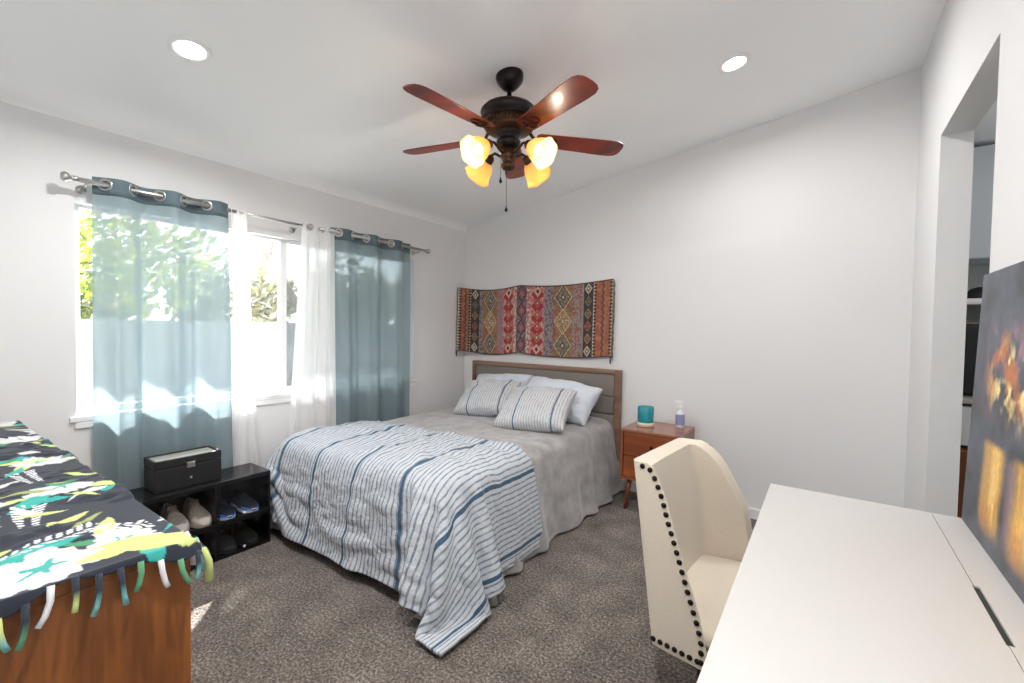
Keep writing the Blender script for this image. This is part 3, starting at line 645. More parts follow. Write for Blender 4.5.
[39,30,0,0,0,-1,1,0,-2,-7,-15,-9,9,-12,11,-5,0,-5,10,-4,-7,6,4,-8,4,5,-10,5,5,-5,-1,2,-6,2,-3,-16,-7,-1,0,0,0,0,0,1,7],
[39,30,-1,1,0,0,0,0,-1,-12,-13,-2,2,-4,-4,5,-2,6,-5,-1,-3,4,0,0,0,0,5,-10,9,-8,11,-13,5,-1,-5,-14,-9,0,0,0,0,0,1,-1,8],
[38,30,0,0,0,0,0,0,-1,-13,-5,-15,10,-12,6,0,0,0,0,0,0,0,0,8,-16,8,0,7,-14,7,8,-16,7,-1,-4,-15,-8,-2,1,1,-1,0,0,0,8]]]
COMFORTER = [[[-1627,7,1,-1,5,-12,-2,11,-3,-10,9,7,-1,2,2,-7,4,-6,6,-1,9,-13,4,-6,4,3,-2,3,-1,1,-1,1,1,-1,0,0,0,1,-1,0,0,0,0,0,0,0,0,0,0,0,0,0,0,0,0,0,-1,1,0,0,0,0,-1,2,-1,-1,1,0,-1,-1,1,-2,-7,-4,3,2,9,0,-3,-6,-13,0,10,4,4,-1,-4,4,-3,0,3,1,3,1,1,-1,0,0,0,0],
[-1618,8,-1,-4,11,-11,-7,12,-13,12,-5,5,6,-1,1,0,-7,7,-8,6,7,-5,-6,4,0,-3,4,1,-2,2,0,-1,1,0,0,0,1,-1,0,-1,1,0,0,0,1,-1,0,0,0,-1,1,0,0,0,0,0,0,-1,1,0,0,0,0,0,0,-1,1,0,0,-2,1,-2,-10,0,2,8,0,0,0,0,-16,-4,10,8,1,-3,2,-3,-3,1,3,6,-2,3,0,0,0,-1,1,0],
[-1619,12,-1,-7,8,-3,-17,5,5,1,7,-7,4,6,0,-1,-1,-3,4,-4,7,-3,-1,0,-3,4,0,-1,1,1,-1,1,0,-1,1,0,0,0,0,0,0,0,0,0,0,0,0,0,0,0,0,-1,1,0,0,0,0,-1,1,0,0,0,0,0,0,0,-1,1,0,-1,0,-3,-7,-2,1,8,3,0,-2,-8,3,-14,8,11,-2,0,-3,-2,0,-1,7,-7,12,-3,2,0,0,0,0,0],
[-1618,8,4,0,-8,11,-17,-1,-2,7,3,7,-3,-4,8,0,-4,2,-2,0,5,-2,1,-5,5,-3,1,2,-1,1,-3,3,0,0,-1,2,-1,-1,1,0,0,0,0,0,0,0,0,0,0,0,0,0,-1,1,0,0,0,0,-1,1,0,0,0,0,0,0,0,-1,1,-1,0,-2,-10,2,-1,8,4,-2,0,-5,-2,-7,-1,14,-2,-1,-7,3,1,4,1,-7,2,9,0,0,0,0,-1,1],
[-1613,10,-9,12,-2,1,-19,11,0,-8,4,7,3,3,-6,6,0,-4,0,2,1,2,-5,4,-5,4,0,1,-4,3,1,0,-1,1,0,0,0,0,0,0,0,0,0,0,0,0,-1,1,0,0,0,0,0,0,-1,1,0,0,0,-1,1,0,0,0,0,0,0,0,-1,0,1,-3,-8,-2,2,7,3,-1,1,-7,-2,-9,13,3,-3,-1,-3,-4,10,-1,-9,3,3,7,1,0,0,0,0,0],
[-1612,11,-5,-5,12,-1,-6,-14,12,4,-6,-4,8,4,4,-3,1,-2,1,0,2,-2,1,-6,7,-1,0,-4,5,0,-1,1,0,-1,1,0,-1,1,0,0,0,0,0,0,0,0,0,0,0,0,-1,1,0,0,-1,1,0,0,0,-1,2,-2,1,0,0,0,0,0,0,-2,2,-2,-9,-2,3,7,2,0,-7,3,-8,0,11,-3,-6,8,-8,1,6,0,-9,-1,1,12,1,-1,1,0,0,0],
[-1617,7,-5,8,2,-2,1,-5,-11,5,2,9,-4,-5,9,1,0,0,-2,3,0,-3,-3,6,-1,-3,1,2,1,0,-1,1,-1,0,1,0,0,0,-1,2,-2,1,0,0,0,0,0,0,0,0,0,-1,1,0,-1,1,0,0,0,0,0,-1,1,0,0,0,0,0,0,-1,2,-4,-9,0,3,7,1,-2,-5,-2,4,-5,10,-7,2,-5,9,-8,4,2,-14,4,1,10,3,0,0,0,0,-1],
[-1625,9,4,-12,8,3,-1,0,-6,-9,4,0,7,4,0,1,-2,0,3,-4,2,1,1,-2,-4,4,2,0,-2,2,0,-1,1,-2,3,-2,1,0,0,0,0,0,-1,1,0,0,0,0,0,0,0,-1,1,0,-1,1,0,0,0,0,-1,1,0,0,0,0,0,0,0,-1,2,-3,-10,-1,6,6,-1,-3,-2,-4,2,6,2,-6,-6,8,-3,5,0,-11,1,-1,-1,12,1,2,0,0,0,0],
[-1622,4,7,2,-11,5,2,2,1,-7,-6,1,-1,5,8,0,0,0,1,-1,-2,2,-2,-2,4,1,0,-4,4,0,-1,1,-1,2,-3,2,0,0,0,0,0,0,0,0,-1,1,0,0,0,0,0,0,-1,1,0,-1,1,0,0,0,0,-1,1,0,0,0,0,0,0,-1,2,-3,-10,0,6,5,-1,-6,2,-4,4,5,-3,-5,-3,6,4,0,-8,-5,0,3,-1,10,0,2,1,0,0,0],
[-1621,5,8,-5,-1,-3,6,-6,5,1,-5,-4,-1,4,1,6,2,-1,1,0,-5,2,2,1,-1,-2,3,-3,3,-1,1,0,-1,1,-1,1,0,0,0,0,0,0,0,0,-1,2,-2,1,0,0,0,0,-1,1,0,-1,1,0,-1,1,0,0,0,0,0,0,0,0,-1,2,-2,0,-9,-3,8,5,-3,-4,-3,2,5,2,-8,0,2,4,1,-5,-6,-3,4,-3,7,5,-2,3,2,0,0,0],
[-1627,12,-6,4,-1,-1,-4,3,2,-5,4,-2,-2,-1,-2,10,1,1,0,0,0,-7,7,-2,-1,4,-6,5,0,-1,1,-1,2,-3,2,0,0,0,0,0,0,0,0,0,-1,1,0,0,0,0,0,0,-1,1,0,-1,0,1,0,0,0,0,0,0,0,0,-1,1,0,0,-1,-1,-8,0,6,4,-4,-2,-5,7,0,1,-7,2,5,1,-2,-9,-2,-1,4,2,4,1,1,0,3,1,0,0],
[-1629,6,1,4,-1,-1,-1,-1,-1,3,-8,5,1,-6,6,2,3,0,1,-2,0,2,-4,3,0,-2,1,1,1,0,0,-1,1,-1,1,0,0,0,0,0,0,0,0,-1,1,0,0,0,0,0,0,-1,1,-1,1,0,0,-1,1,0,0,0,0,-1,1,0,0,0,0,0,-2,0,-9,4,5,0,-2,-3,-1,3,3,-4,0,-2,5,2,-11,-3,0,2,3,2,2,0,2,0,1,3,0,0],
[-1628,5,2,-2,3,2,-1,0,1,-2,-3,-6,5,6,0,-1,2,-2,1,3,-1,-4,5,-1,-1,-3,5,0,0,0,-1,1,0,-1,1,0,0,0,0,0,0,-1,1,0,0,0,0,0,0,-1,1,0,-1,1,0,-1,2,-2,1,0,-1,1,0,0,0,0,-1,1,0,0,-1,-2,-8,6,4,-1,-2,-4,2,1,4,-9,5,3,-1,-6,-5,-2,3,5,-2,3,3,-4,4,-1,1,2,2,0],
[-1624,6,3,-6,1,2,-2,6,-1,-1,2,-5,-8,11,3,-1,2,-1,1,-4,5,-1,0,-4,3,1,1,-1,2,-1,-1,1,-1,1,0,0,0,0,0,-1,1,0,0,0,0,0,0,0,-1,1,0,0,-1,1,0,-1,1,0,0,-1,1,0,0,-1,1,0,0,0,0,0,-3,2,-10,7,4,-3,0,-4,0,5,-2,-5,7,0,-6,-5,-4,4,5,-2,4,0,0,1,0,1,-2,1,4,0],
[-1618,7,0,1,-4,-2,3,-7,8,4,0,-9,8,-8,9,2,-2,2,-1,2,-1,0,-3,2,0,2,0,0,0,0,0,0,-1,1,0,0,0,-1,1,0,0,0,0,0,-1,1,0,0,0,0,0,-1,1,-1,1,0,0,-1,1,0,-1,1,0,0,0,-1,1,0,0,0,0,-4,-6,8,2,-3,-1,-2,0,5,-5,0,4,-3,-7,-4,5,-2,5,2,0,1,2,-3,1,-2,3,-3,1,5],
[-1611,6,1,-2,3,-4,-3,-1,-1,5,6,-7,0,2,8,-2,-1,2,0,1,0,-3,1,0,2,0,0,0,0,0,-1,1,0,-1,1,0,0,0,0,0,0,0,0,0,-1,1,0,0,0,-1,1,0,0,-1,1,0,0,-1,1,-1,1,0,0,-1,1,0,0,0,-1,1,1,-6,-4,9,-1,-2,-2,1,0,2,-5,5,-2,-7,-6,6,-1,5,1,2,-2,2,-1,0,0,0,-1,0,-1,-1],
[-1605,7,-1,0,-1,0,-1,-3,-1,-2,2,6,-1,1,3,2,1,0,1,-1,-1,0,2,-1,1,0,-1,1,0,0,0,0,-1,1,0,0,0,0,0,0,0,0,-1,1,0,0,-1,2,-2,1,0,-1,1,0,-1,1,0,-1,1,0,-1,1,0,0,0,-1,1,0,0,0,0,-5,-2,7,0,-3,-2,1,2,-2,0,2,-8,-4,1,0,7,1,-1,3,-2,0,-1,-1,4,-4,0,-3,-1,-3],
[-1602,6,-1,1,-3,4,-1,0,-4,-3,1,0,3,1,4,4,-1,1,-1,1,0,0,0,0,1,0,0,0,0,0,0,-1,1,0,0,0,0,0,-1,1,0,0,0,0,-1,1,0,0,0,-1,1,0,0,-1,1,0,0,-1,1,-1,1,0,0,-1,1,-1,1,0,0,0,0,-7,5,1,1,-3,0,-1,3,-4,4,-9,-3,1,0,8,-2,1,2,-2,-1,1,-1,-2,-1,-2,-3,4,-2,-3],
[-1601,5,-1,0,2,-2,4,-5,7,-6,-2,-2,0,1,2,9,-1,1,-2,1,2,-1,0,1,0,0,0,0,-1,1,0,0,0,0,0,0,-1,1,0,0,0,0,0,-1,1,0,0,0,0,-1,1,-1,1,0,0,-1,1,-1,1,0,0,-1,1,-1,1,0,0,0,-1,1,0,-6,6,-1,0,-2,1,-1,2,-2,-4,-7,5,-3,8,-1,1,-1,1,-2,-1,-2,-1,-1,-2,-1,2,0,0,-3],
[-1596,1,1,2,0,1,0,2,0,1,-1,-3,-2,-1,-1,2,9,1,0,-2,3,0,-1,1,-1,1,0,0,0,0,0,0,0,-1,1,0,0,0,0,0,0,0,0,-1,1,0,0,-1,1,-1,1,0,0,0,-1,1,0,-1,1,-1,1,0,-1,1,0,-1,1,0,0,-1,1,-4,4,-1,0,-1,1,-1,0,-4,-7,4,0,6,-1,-1,0,-1,-1,-3,-1,-1,0,-2,2,-2,1,1,0,10],
[-1587,-1,1,1,1,1,1,1,1,2,-1,1,0,-3,-3,-2,2,10,-1,2,-2,2,-1,1,0,0,0,0,0,-1,1,1,-2,1,0,0,0,0,0,0,0,-1,1,0,0,0,-1,1,0,-1,1,0,-1,1,0,0,-1,1,0,-1,0,1,0,0,-1,1,0,-1,1,-1,-1,2,-1,0,1,-1,0,-1,-1,-9,8,-6,6,0,-1,-1,-2,-1,-3,-2,3,-3,1,1,-1,2,1,2,2,1],
[-1576,-1,0,1,-1,2,0,2,1,2,0,2,0,0,0,-2,-3,-3,13,-2,2,-1,1,0,0,-1,1,0,0,0,0,0,0,0,0,0,0,0,-1,2,-2,1,0,0,-1,1,0,0,0,-1,1,-1,1,-1,1,0,0,0,-1,1,-1,1,0,-1,1,0,-1,1,-1,1,-2,1,1,0,0,-1,1,-2,-5,1,-2,5,-1,-2,-2,-3,1,-2,-3,3,-1,1,1,1,2,1,2,-1,0,1],
[-1564,-1,0,-1,2,-1,2,-1,1,1,2,2,1,1,1,-1,-2,2,-5,9,0,1,0,0,0,0,0,0,0,0,0,0,0,0,0,0,0,0,0,-1,1,0,0,0,0,0,-1,1,-1,1,-1,1,0,-1,1,0,0,0,-1,0,1,0,-1,0,1,0,0,-1,1,-2,3,-3,2,0,0,0,-1,-2,0,-3,2,0,-4,-3,0,0,-3,2,3,-5,4,1,2,0,1,1,-1,1,-1,0],
[-1554,-3,5,-3,0,0,1,-1,1,-1,3,0,2,4,-1,2,0,-3,4,-2,5,-1,1,1,-1,0,0,0,0,0,0,0,0,0,0,0,0,0,-1,1,0,0,0,0,0,-1,1,0,0,-1,0,1,0,0,-1,2,-2,0,1,-1,0,1,0,-1,1,0,-1,1,-1,0,1,-1,1,0,0,0,0,-2,-2,1,-3,-3,-3,3,-4,1,1,1,0,3,0,1,0,-1,2,-1,1,-1,-1,-1],
[-1551,2,-6,9,-4,-1,0,-1,1,-2,0,2,6,-5,5,1,1,1,0,2,2,0,0,0,0,0,0,0,0,0,0,0,0,0,0,0,0,0,0,-1,1,0,0,0,0,-1,1,0,0,-1,1,-1,0,1,0,0,-1,1,0,-1,0,1,0,-1,0,1,0,-1,0,1,-1,1,0,0,0,-1,1,-1,-1,-3,-4,-1,1,-5,4,1,1,0,2,0,0,0,0,0,-1,1,-2,-1,0,-5],
[-1556,3,0,-2,-2,6,-3,-1,0,-1,-1,-1,0,7,-3,4,2,1,1,2,0,1,0,0,1,-1,0,-1,1,0,0,0,0,0,0,0,0,0,0,-1,1,0,0,0,0,-1,1,0,0,0,-1,0,1,0,-1,1,-1,1,-1,1,-1,0,1,-1,1,0,-1,0,1,-1,1,0,0,0,-1,1,-1,1,-3,-2,-4,2,-6,4,1,1,0,1,0,0,0,-1,0,-1,0,-1,-1,1,-2,2],
[-1566,3,1,-1,0,0,-1,1,0,-1,-1,1,-3,-1,4,2,3,3,1,1,1,0,0,0,0,0,0,0,0,0,0,0,0,-1,1,0,0,0,0,0,-1,1,0,0,0,0,0,-1,1,0,-1,1,-1,1,-1,1,-1,1,-1,1,-2,3,-2,0,1,-1,1,-1,0,1,0,0,-1,1,0,-2,2,-1,-1,-1,-3,-5,5,-2,1,1,-1,0,0,-1,-1,0,0,-1,0,-1,0,-1,3,-2],
[-1577,4,-1,0,0,0,0,-1,1,2,-1,-1,0,0,-1,1,0,8,0,1,1,0,0,0,0,0,0,0,0,-1,1,0,0,0,0,0,0,0,-1,1,0,0,-1,1,0,0,0,0,-1,1,0,-1,1,-1,1,-1,0,1,-1,1,-2,2,0,-1,0,1,0,-2,2,0,0,-1,1,-1,0,1,-1,0,-1,0,-2,-2,-1,0,0,-2,1,-2,1,-1,-1,0,0,0,-1,2,-1,1,-1,-1],
[-1587,3,1,0,-3,3,-1,2,-4,3,-1,1,-1,1,-1,3,5,-2,3,0,0,1,0,0,0,0,0,0,-1,1,0,0,0,0,-1,1,0,0,0,0,0,-1,1,-1,1,0,0,0,-1,1,0,0,-1,1,0,-2,1,1,-1,1,-1,1,-2,2,-1,1,-2,2,0,0,-1,0,1,-1,1,-1,0,0,-1,-1,-1,1,-4,-3,1,-2,1,-1,0,-1,1,1,-2,1,0,-1,2,0,-2,1],
[-1591,0,3,-1,2,0,0,-1,4,-8,6,-1,0,2,0,1,2,1,2,0,1,0,0,-1,1,0,-1,1,0,0,0,0,0,-1,1,0,0,0,-1,1,0,-1,1,0,0,0,-1,1,-1,1,0,0,0,-1,1,-2,2,-2,2,0,-1,-1,2,0,-1,-1,2,0,0,-1,1,0,-3,3,0,-1,0,0,0,0,-4,-4,-3,1,1,-1,0,1,-2,1,0,0,0,0,0,0,0,0,0,1],
[-1594,8,-8,7,-7,3,0,-1,2,2,-3,0,4,0,-1,1,-2,7,-1,1,0,1,0,0,0,0,0,-2,2,0,0,-1,1,0,0,0,-1,1,0,0,-1,1,0,-1,1,0,0,0,-1,1,0,-1,1,0,-1,0,1,-2,2,-1,-1,2,-1,1,0,-2,1,0,2,-2,1,-1,1,-1,2,-2,0,1,-1,-7,-1,1,-1,-2,0,0,0,-1,1,0,0,0,0,-1,1,0,2,-3,2,-2],
[-1585,2,4,-5,2,0,0,1,-1,0,0,3,-5,2,5,-1,2,0,3,0,1,0,-1,1,0,0,0,0,-2,2,0,-1,1,0,0,-1,1,0,0,0,-1,1,0,-1,0,1,0,0,0,-1,1,0,0,-1,0,1,-1,-1,1,0,1,0,-1,1,-1,-1,2,0,-1,1,-1,1,-1,1,0,-1,0,0,-2,1,-4,-3,0,-2,1,-1,0,-1,0,0,0,0,-2,2,2,-2,-1,3,-2,1],
[-1576,4,-1,0,1,-1,0,0,0,-2,5,-4,0,-3,5,4,0,2,2,1,0,-1,1,0,0,0,0,0,-1,-1,1,1,0,0,0,-1,1,0,0,0,0,-2,2,-1,1,-1,1,0,0,0,-1,1,0,-2,3,-3,1,1,-1,-1,3,-2,1,-2,2,0,-1,-1,2,0,0,-1,1,0,-1,0,1,-1,-1,-6,5,-9,1,1,0,-1,0,-1,2,-1,-1,1,-1,0,-1,2,-1,2,-3,3],
[-1565,4,-1,1,-1,-1,1,-1,-3,7,-5,2,-2,-3,6,0,6,1,0,1,1,0,0,0,-1,1,0,0,0,0,-2,0,2,0,0,-1,1,0,0,0,0,-1,0,1,-2,2,0,0,-1,1,0,0,-1,1,-1,-1,2,0,-2,2,0,-1,1,-2,2,-1,0,0,1,-1,1,0,-1,1,0,0,-2,-1,2,-2,-6,3,-5,2,-6,3,0,0,1,-1,2,-2,-1,4,-3,1,-1,0,0,-1],
[-1555,3,-1,0,0,0,0,-3,6,-4,0,0,-3,9,-3,0,0,7,1,1,0,0,0,0,0,-1,1,0,0,-1,1,-1,-1,1,1,0,-1,1,0,0,0,0,-2,2,-1,0,1,-1,1,-1,1,0,-1,1,-1,1,-1,1,-2,2,0,-1,0,1,-1,1,-1,0,0,1,-2,2,0,0,-1,1,-4,3,-1,0,-4,-5,3,-6,5,-4,1,-1,1,0,0,1,0,0,0,-2,2,-1,2,-3],
[-1551,1,-2,5,-3,-2,4,0,-1,-2,-1,2,0,3,-1,4,1,3,1,1,0,0,0,0,-1,1,0,0,0,0,-2,2,0,-2,0,2,0,-1,1,0,0,-1,1,-2,2,-1,0,1,-1,1,0,-1,1,-1,1,0,-1,0,-1,2,-1,1,0,-1,1,0,-2,1,0,1,-1,1,-1,1,0,-2,1,0,-2,-3,0,0,-6,2,-2,0,0,-2,3,-1,0,0,1,0,-1,1,1,-2,1,-2],
[-1554,3,-4,2,0,3,-7,9,-6,0,4,-2,1,0,0,2,3,4,1,-1,1,0,0,0,0,-1,1,0,-1,1,0,-2,2,0,-2,1,1,-2,2,0,-1,1,0,-1,0,1,-2,2,-1,1,-1,1,0,0,-2,2,-1,0,0,1,0,-2,2,0,-2,0,2,-1,1,0,-1,0,1,0,-1,0,-2,2,1,-5,-2,-3,-1,-1,0,1,-1,3,-4,1,2,-1,-1,2,-4,3,2,-6,5,0],
[-1554,1,0,0,1,-2,1,0,0,2,-2,2,0,0,2,2,4,-3,5,0,0,0,0,0,0,0,-1,1,-2,2,0,0,-2,2,0,-1,-1,1,0,0,1,0,0,0,-2,2,-1,0,1,-2,2,0,0,0,-3,2,0,1,0,-2,2,-1,1,-1,0,-1,2,0,0,-1,1,0,-3,3,-2,1,0,1,-4,2,-7,-2,1,-1,4,-6,3,-3,3,-3,2,-1,0,0,3,-3,0,2,-2,-1],
[-1553,1,-1,2,-1,2,-3,4,-3,1,1,-3,-1,5,4,-1,0,5,-1,1,2,-1,0,0,0,0,1,0,-5,3,1,-1,1,0,0,-1,0,0,-2,3,-1,1,0,-1,1,-1,1,-2,1,0,1,0,0,-2,1,1,-1,-1,1,1,0,-1,-1,2,-2,2,-1,1,0,0,0,-4,3,0,1,-1,0,0,-1,-1,-5,-2,2,-3,-2,6,-5,1,-1,0,0,-1,3,0,-3,-1,5,-5,4,-2],
[-1550,-1,4,-2,1,-2,3,-2,1,-1,-1,5,-3,0,-1,7,2,1,2,-1,1,0,0,0,0,0,0,-1,2,-4,3,-1,1,0,-1,1,-2,0,2,-2,1,1,0,0,0,-2,1,1,-2,1,1,0,0,-3,3,-2,2,-1,1,-1,0,1,-1,0,1,-1,0,1,0,-1,-1,2,-1,1,-2,1,-1,0,1,-4,2,-6,-1,-1,1,-2,1,-1,1,0,-1,0,0,1,-3,4,-3,4,-3,-2],
[-1549,-1,2,3,-3,1,-1,1,0,-1,0,-2,4,-2,6,-1,4,1,2,0,-1,1,0,0,0,0,-1,1,-1,0,1,-1,1,0,0,-3,3,0,-2,1,-1,2,0,-1,1,-2,0,2,-1,1,-1,1,-1,0,-1,1,1,-1,0,1,0,-1,1,0,-3,2,1,0,-1,0,1,-2,3,-2,1,-3,3,-2,0,-1,-6,0,0,-2,0,1,-1,1,-3,2,-1,1,-2,1,1,1,-3,0,3,-4],
[-1550,3,-4,4,-4,4,-2,-2,3,0,-1,1,0,1,1,7,-2,1,3,0,0,-1,1,0,-1,2,-3,2,0,0,-1,0,0,1,0,-1,-2,2,0,1,0,-2,2,0,-3,2,0,1,-1,1,0,-1,-1,1,-1,2,0,0,-2,1,1,0,0,0,-1,0,0,-1,2,0,-2,2,0,0,-1,1,-4,4,-2,-2,-2,-5,0,1,-1,0,1,-3,2,-1,2,-3,2,-1,-1,2,0,-1,0,0],
[-1553,5,-4,-1,1,1,-1,1,-1,1,-2,3,0,1,-1,5,1,4,-2,2,0,0,0,-1,1,-1,1,0,0,0,-2,2,0,-2,2,0,-4,4,-2,2,-1,0,1,-1,-1,1,1,-1,0,0,1,0,-2,-1,3,0,0,-1,1,0,-1,0,1,-2,2,0,-3,3,-1,0,1,0,-1,1,0,0,-1,-4,3,-3,0,-2,-3,-2,1,0,0,-1,0,1,-2,3,-3,1,2,-4,3,-1,0,0],
[-1551,0,1,1,0,-2,2,-1,1,-2,3,-1,1,0,5,-2,4,1,1,1,-1,1,0,0,-1,1,0,0,-1,1,-1,1,-3,3,0,-1,-1,2,-3,2,1,-1,0,0,1,-2,2,-1,-1,2,0,-3,1,2,0,0,-1,1,0,-1,1,-1,1,-2,1,1,0,-2,1,1,-1,0,1,0,-1,0,1,-1,-4,2,-4,0,-4,0,0,1,-6,6,1,-4,2,-2,2,-2,2,2,-6,4,-1,0],
[-1551,1,0,-1,2,0,0,1,-2,0,1,1,-3,4,2,2,1,3,0,0,1,0,0,0,-1,1,-1,1,0,0,-3,3,-2,2,-1,1,0,-2,1,-2,2,1,-1,0,0,1,0,0,-3,2,0,0,-1,1,1,0,0,0,-1,0,1,-1,-2,3,0,-1,-1,2,-1,1,0,-2,2,0,0,0,-1,-1,1,-5,-1,-5,6,-6,0,1,1,-2,-1,2,-1,0,1,-1,1,-1,0,1,-1,0],
[-1548,0,-1,4,-4,4,-2,1,-1,2,-1,-2,5,-2,1,4,2,2,-1,2,0,0,0,0,-1,1,-1,1,0,-2,1,0,-1,1,1,0,-1,-1,2,-3,3,0,0,-2,2,-2,2,-1,1,-2,0,1,1,-2,1,1,-1,1,0,0,-2,2,0,-2,0,2,-1,0,1,0,-1,-1,2,-1,1,-1,1,0,-2,-6,0,1,-4,2,-3,0,1,0,-1,1,0,0,-2,3,-2,0,-1,3,-3,1],
[-1550,3,-3,1,0,1,0,-1,1,-2,3,-2,1,1,4,0,4,-1,3,0,0,0,0,0,0,-1,0,-1,1,-1,2,-1,0,0,0,2,-3,0,2,0,-2,2,0,0,-1,-1,2,-3,3,-2,2,-1,0,0,1,-3,3,-1,2,-2,0,1,0,-1,1,-4,4,-1,1,0,-2,1,1,0,-2,2,-1,0,-1,-2,-4,-1,-2,0,0,0,0,-1,2,-1,-2,2,1,-3,4,-4,2,-2,2,-1],
[-1548,-1,3,1,-5,5,-1,-4,6,-2,-1,0,2,1,2,2,3,-1,3,0,0,0,0,0,-1,-1,0,1,-1,1,1,-1,1,-1,1,-3,4,-2,0,0,0,1,0,0,-3,2,0,-1,2,0,-1,0,0,0,1,-1,-1,1,1,0,0,0,-1,-1,2,-3,3,-1,1,0,-3,2,2,-2,0,1,-2,1,-2,0,-4,-3,0,2,-4,1,-1,1,-1,0,2,-2,0,0,-1,3,-2,1,-2,3],
[-1550,4,-5,1,4,-3,0,1,-1,-1,0,6,-6,6,-1,2,3,2,1,0,0,0,-1,1,0,0,-1,-4,2,2,1,0,-1,1,-1,0,1,-1,-1,1,1,0,0,0,-3,2,-1,1,0,1,-1,1,0,0,-3,1,1,1,0,0,-1,1,-2,0,2,-1,0,1,0,-1,1,-1,0,-2,3,-1,0,-1,1,-4,1,-4,-2,-1,0,-1,1,-1,0,1,-1,1,-1,1,-1,1,1,-4,3,-2],
[-1549,-1,5,-4,4,-2,-4,5,-3,2,-1,0,2,2,1,2,2,2,1,0,-1,2,-1,0,-1,1,-8,7,-1,2,-1,1,0,0,0,-1,1,-4,4,-1,1,0,-1,1,0,-2,-2,3,1,0,0,0,0,-1,0,-4,4,1,0,0,0,-1,-3,4,-1,0,1,0,1,-1,0,-5,3,1,1,-1,0,0,0,-3,-2,-1,-4,1,-2,1,0,1,-2,0,0,1,1,-1,0,-1,1,-1,-1,1]],
[[826,-10,-2,2,10,-12,8,-5,-1,1,0,11,-7,5,0,9,-6,-12,9,-5,6,8,-14,14,-18,10,5,-5,-2,-2,1,1,2,-1,0,0,1,0,0,-1,1,0,0,-3,3,0,-1,-1,1,-1,0,0,-1,0,2,2,2,-3,1,0,-1,0,-1,-1,2,-4,1,0,-3,-1,0,-2,-4,0,0,0,7,5,7,3,-1,0,-1,-2,-15,-1,-2,3,-3,0,2,0,7,2,0,1,-1,1,0,0],
[830,-7,-4,1,6,-2,1,-6,2,0,1,-2,15,-11,5,3,7,-7,-13,10,-1,5,7,-15,0,13,-6,-5,-2,5,-3,3,0,1,0,0,0,1,-1,0,1,-2,1,1,-7,8,-4,2,-2,0,0,-1,1,1,-2,4,0,2,-4,3,-1,-3,2,0,-4,2,-1,0,1,-7,3,-3,-5,1,0,4,-1,16,0,-1,5,-2,-1,-5,-12,-2,1,-2,-1,1,0,11,2,-2,0,1,0,0,-1,1],
[820,3,-9,-6,11,-11,15,-13,-1,1,3,-1,-2,10,0,6,-11,14,-11,-8,10,8,-9,-3,12,-5,-9,1,3,0,2,3,0,-1,0,-1,2,-6,7,-5,2,0,-2,2,-1,0,0,-1,1,-1,0,-1,0,0,5,-3,2,2,-3,-2,4,-3,2,-3,1,-1,-2,1,-1,-2,1,-5,-3,-1,1,2,6,9,1,5,-1,0,-1,-10,-9,-1,-1,0,-1,0,8,10,-5,-2,2,0,0,0,0,0],
[810,3,4,-12,-6,8,-6,-2,11,-11,1,7,-6,0,12,-7,12,-14,13,-16,12,-4,1,7,-5,-8,1,3,2,4,1,-2,-1,-1,0,-1,-1,3,-2,0,0,0,0,0,-1,3,-3,-1,4,-4,2,-2,-1,3,-1,5,-1,-2,2,-6,5,1,-4,1,0,0,-2,-2,2,-3,1,-4,-4,-1,1,2,10,5,0,4,2,-1,1,-16,-5,-1,-2,0,1,3,7,6,0,-4,0,-1,1,0,0,0],
[799,6,0,-9,8,-10,-4,-1,1,5,-6,-1,5,5,-9,14,-7,10,-15,15,-15,10,5,-4,-11,4,4,2,4,-2,-6,4,1,-2,1,-1,0,-1,-3,4,-2,2,0,-2,2,0,-3,3,-2,-1,-1,4,-3,0,4,0,1,-1,-1,1,-2,0,-2,4,-5,5,-2,-3,-2,0,3,-6,-4,0,-1,4,14,0,-2,7,0,0,-1,-16,-4,-1,0,-1,6,-3,15,-1,0,-4,0,0,0,-1,1,0],
[790,4,3,7,-16,-1,-7,7,-7,3,-5,6,-5,5,7,-7,11,-12,14,-15,16,-5,-3,-8,5,4,4,2,-4,-3,-3,4,-2,3,2,-3,-2,4,-3,0,0,-4,7,-3,-1,0,2,-3,4,-2,-3,1,1,-1,5,-3,4,-1,-4,4,-5,2,1,-2,2,-4,4,-2,-2,-3,3,-3,-7,1,0,4,11,1,6,-1,1,1,-8,-13,-3,5,-5,1,4,7,6,0,0,-4,-1,0,0,0,0,0],
[800,-7,19,-10,-5,9,-10,-6,8,-8,-1,7,-7,3,2,3,9,-8,-4,11,-11,15,-17,8,3,3,0,-4,-1,-4,1,-2,6,4,-3,-2,0,0,-4,4,-2,3,-5,4,-1,-1,-1,6,-5,-2,4,-4,1,0,5,-2,4,-5,1,0,-2,1,2,-3,1,-1,1,-1,-3,0,2,-5,-6,1,0,6,9,4,2,1,0,0,-13,-9,1,-2,7,-7,13,0,6,-1,0,-3,-2,0,0,0,0,0],
[798,1,-6,10,1,-4,-2,-3,-7,5,-5,0,-1,12,-8,3,-4,13,-3,-12,17,-11,5,4,1,-1,-3,-3,-5,4,0,6,-3,4,-4,2,-1,-3,0,2,-3,2,-1,2,-2,1,0,-1,3,-3,0,-2,0,2,5,-2,0,-4,5,-2,1,-4,3,-1,-2,2,0,0,-5,3,-1,-3,-6,-1,2,6,9,4,2,0,1,-7,-10,-5,-2,3,-2,14,-6,9,1,-1,0,-3,-1,-1,0,0,0,0],
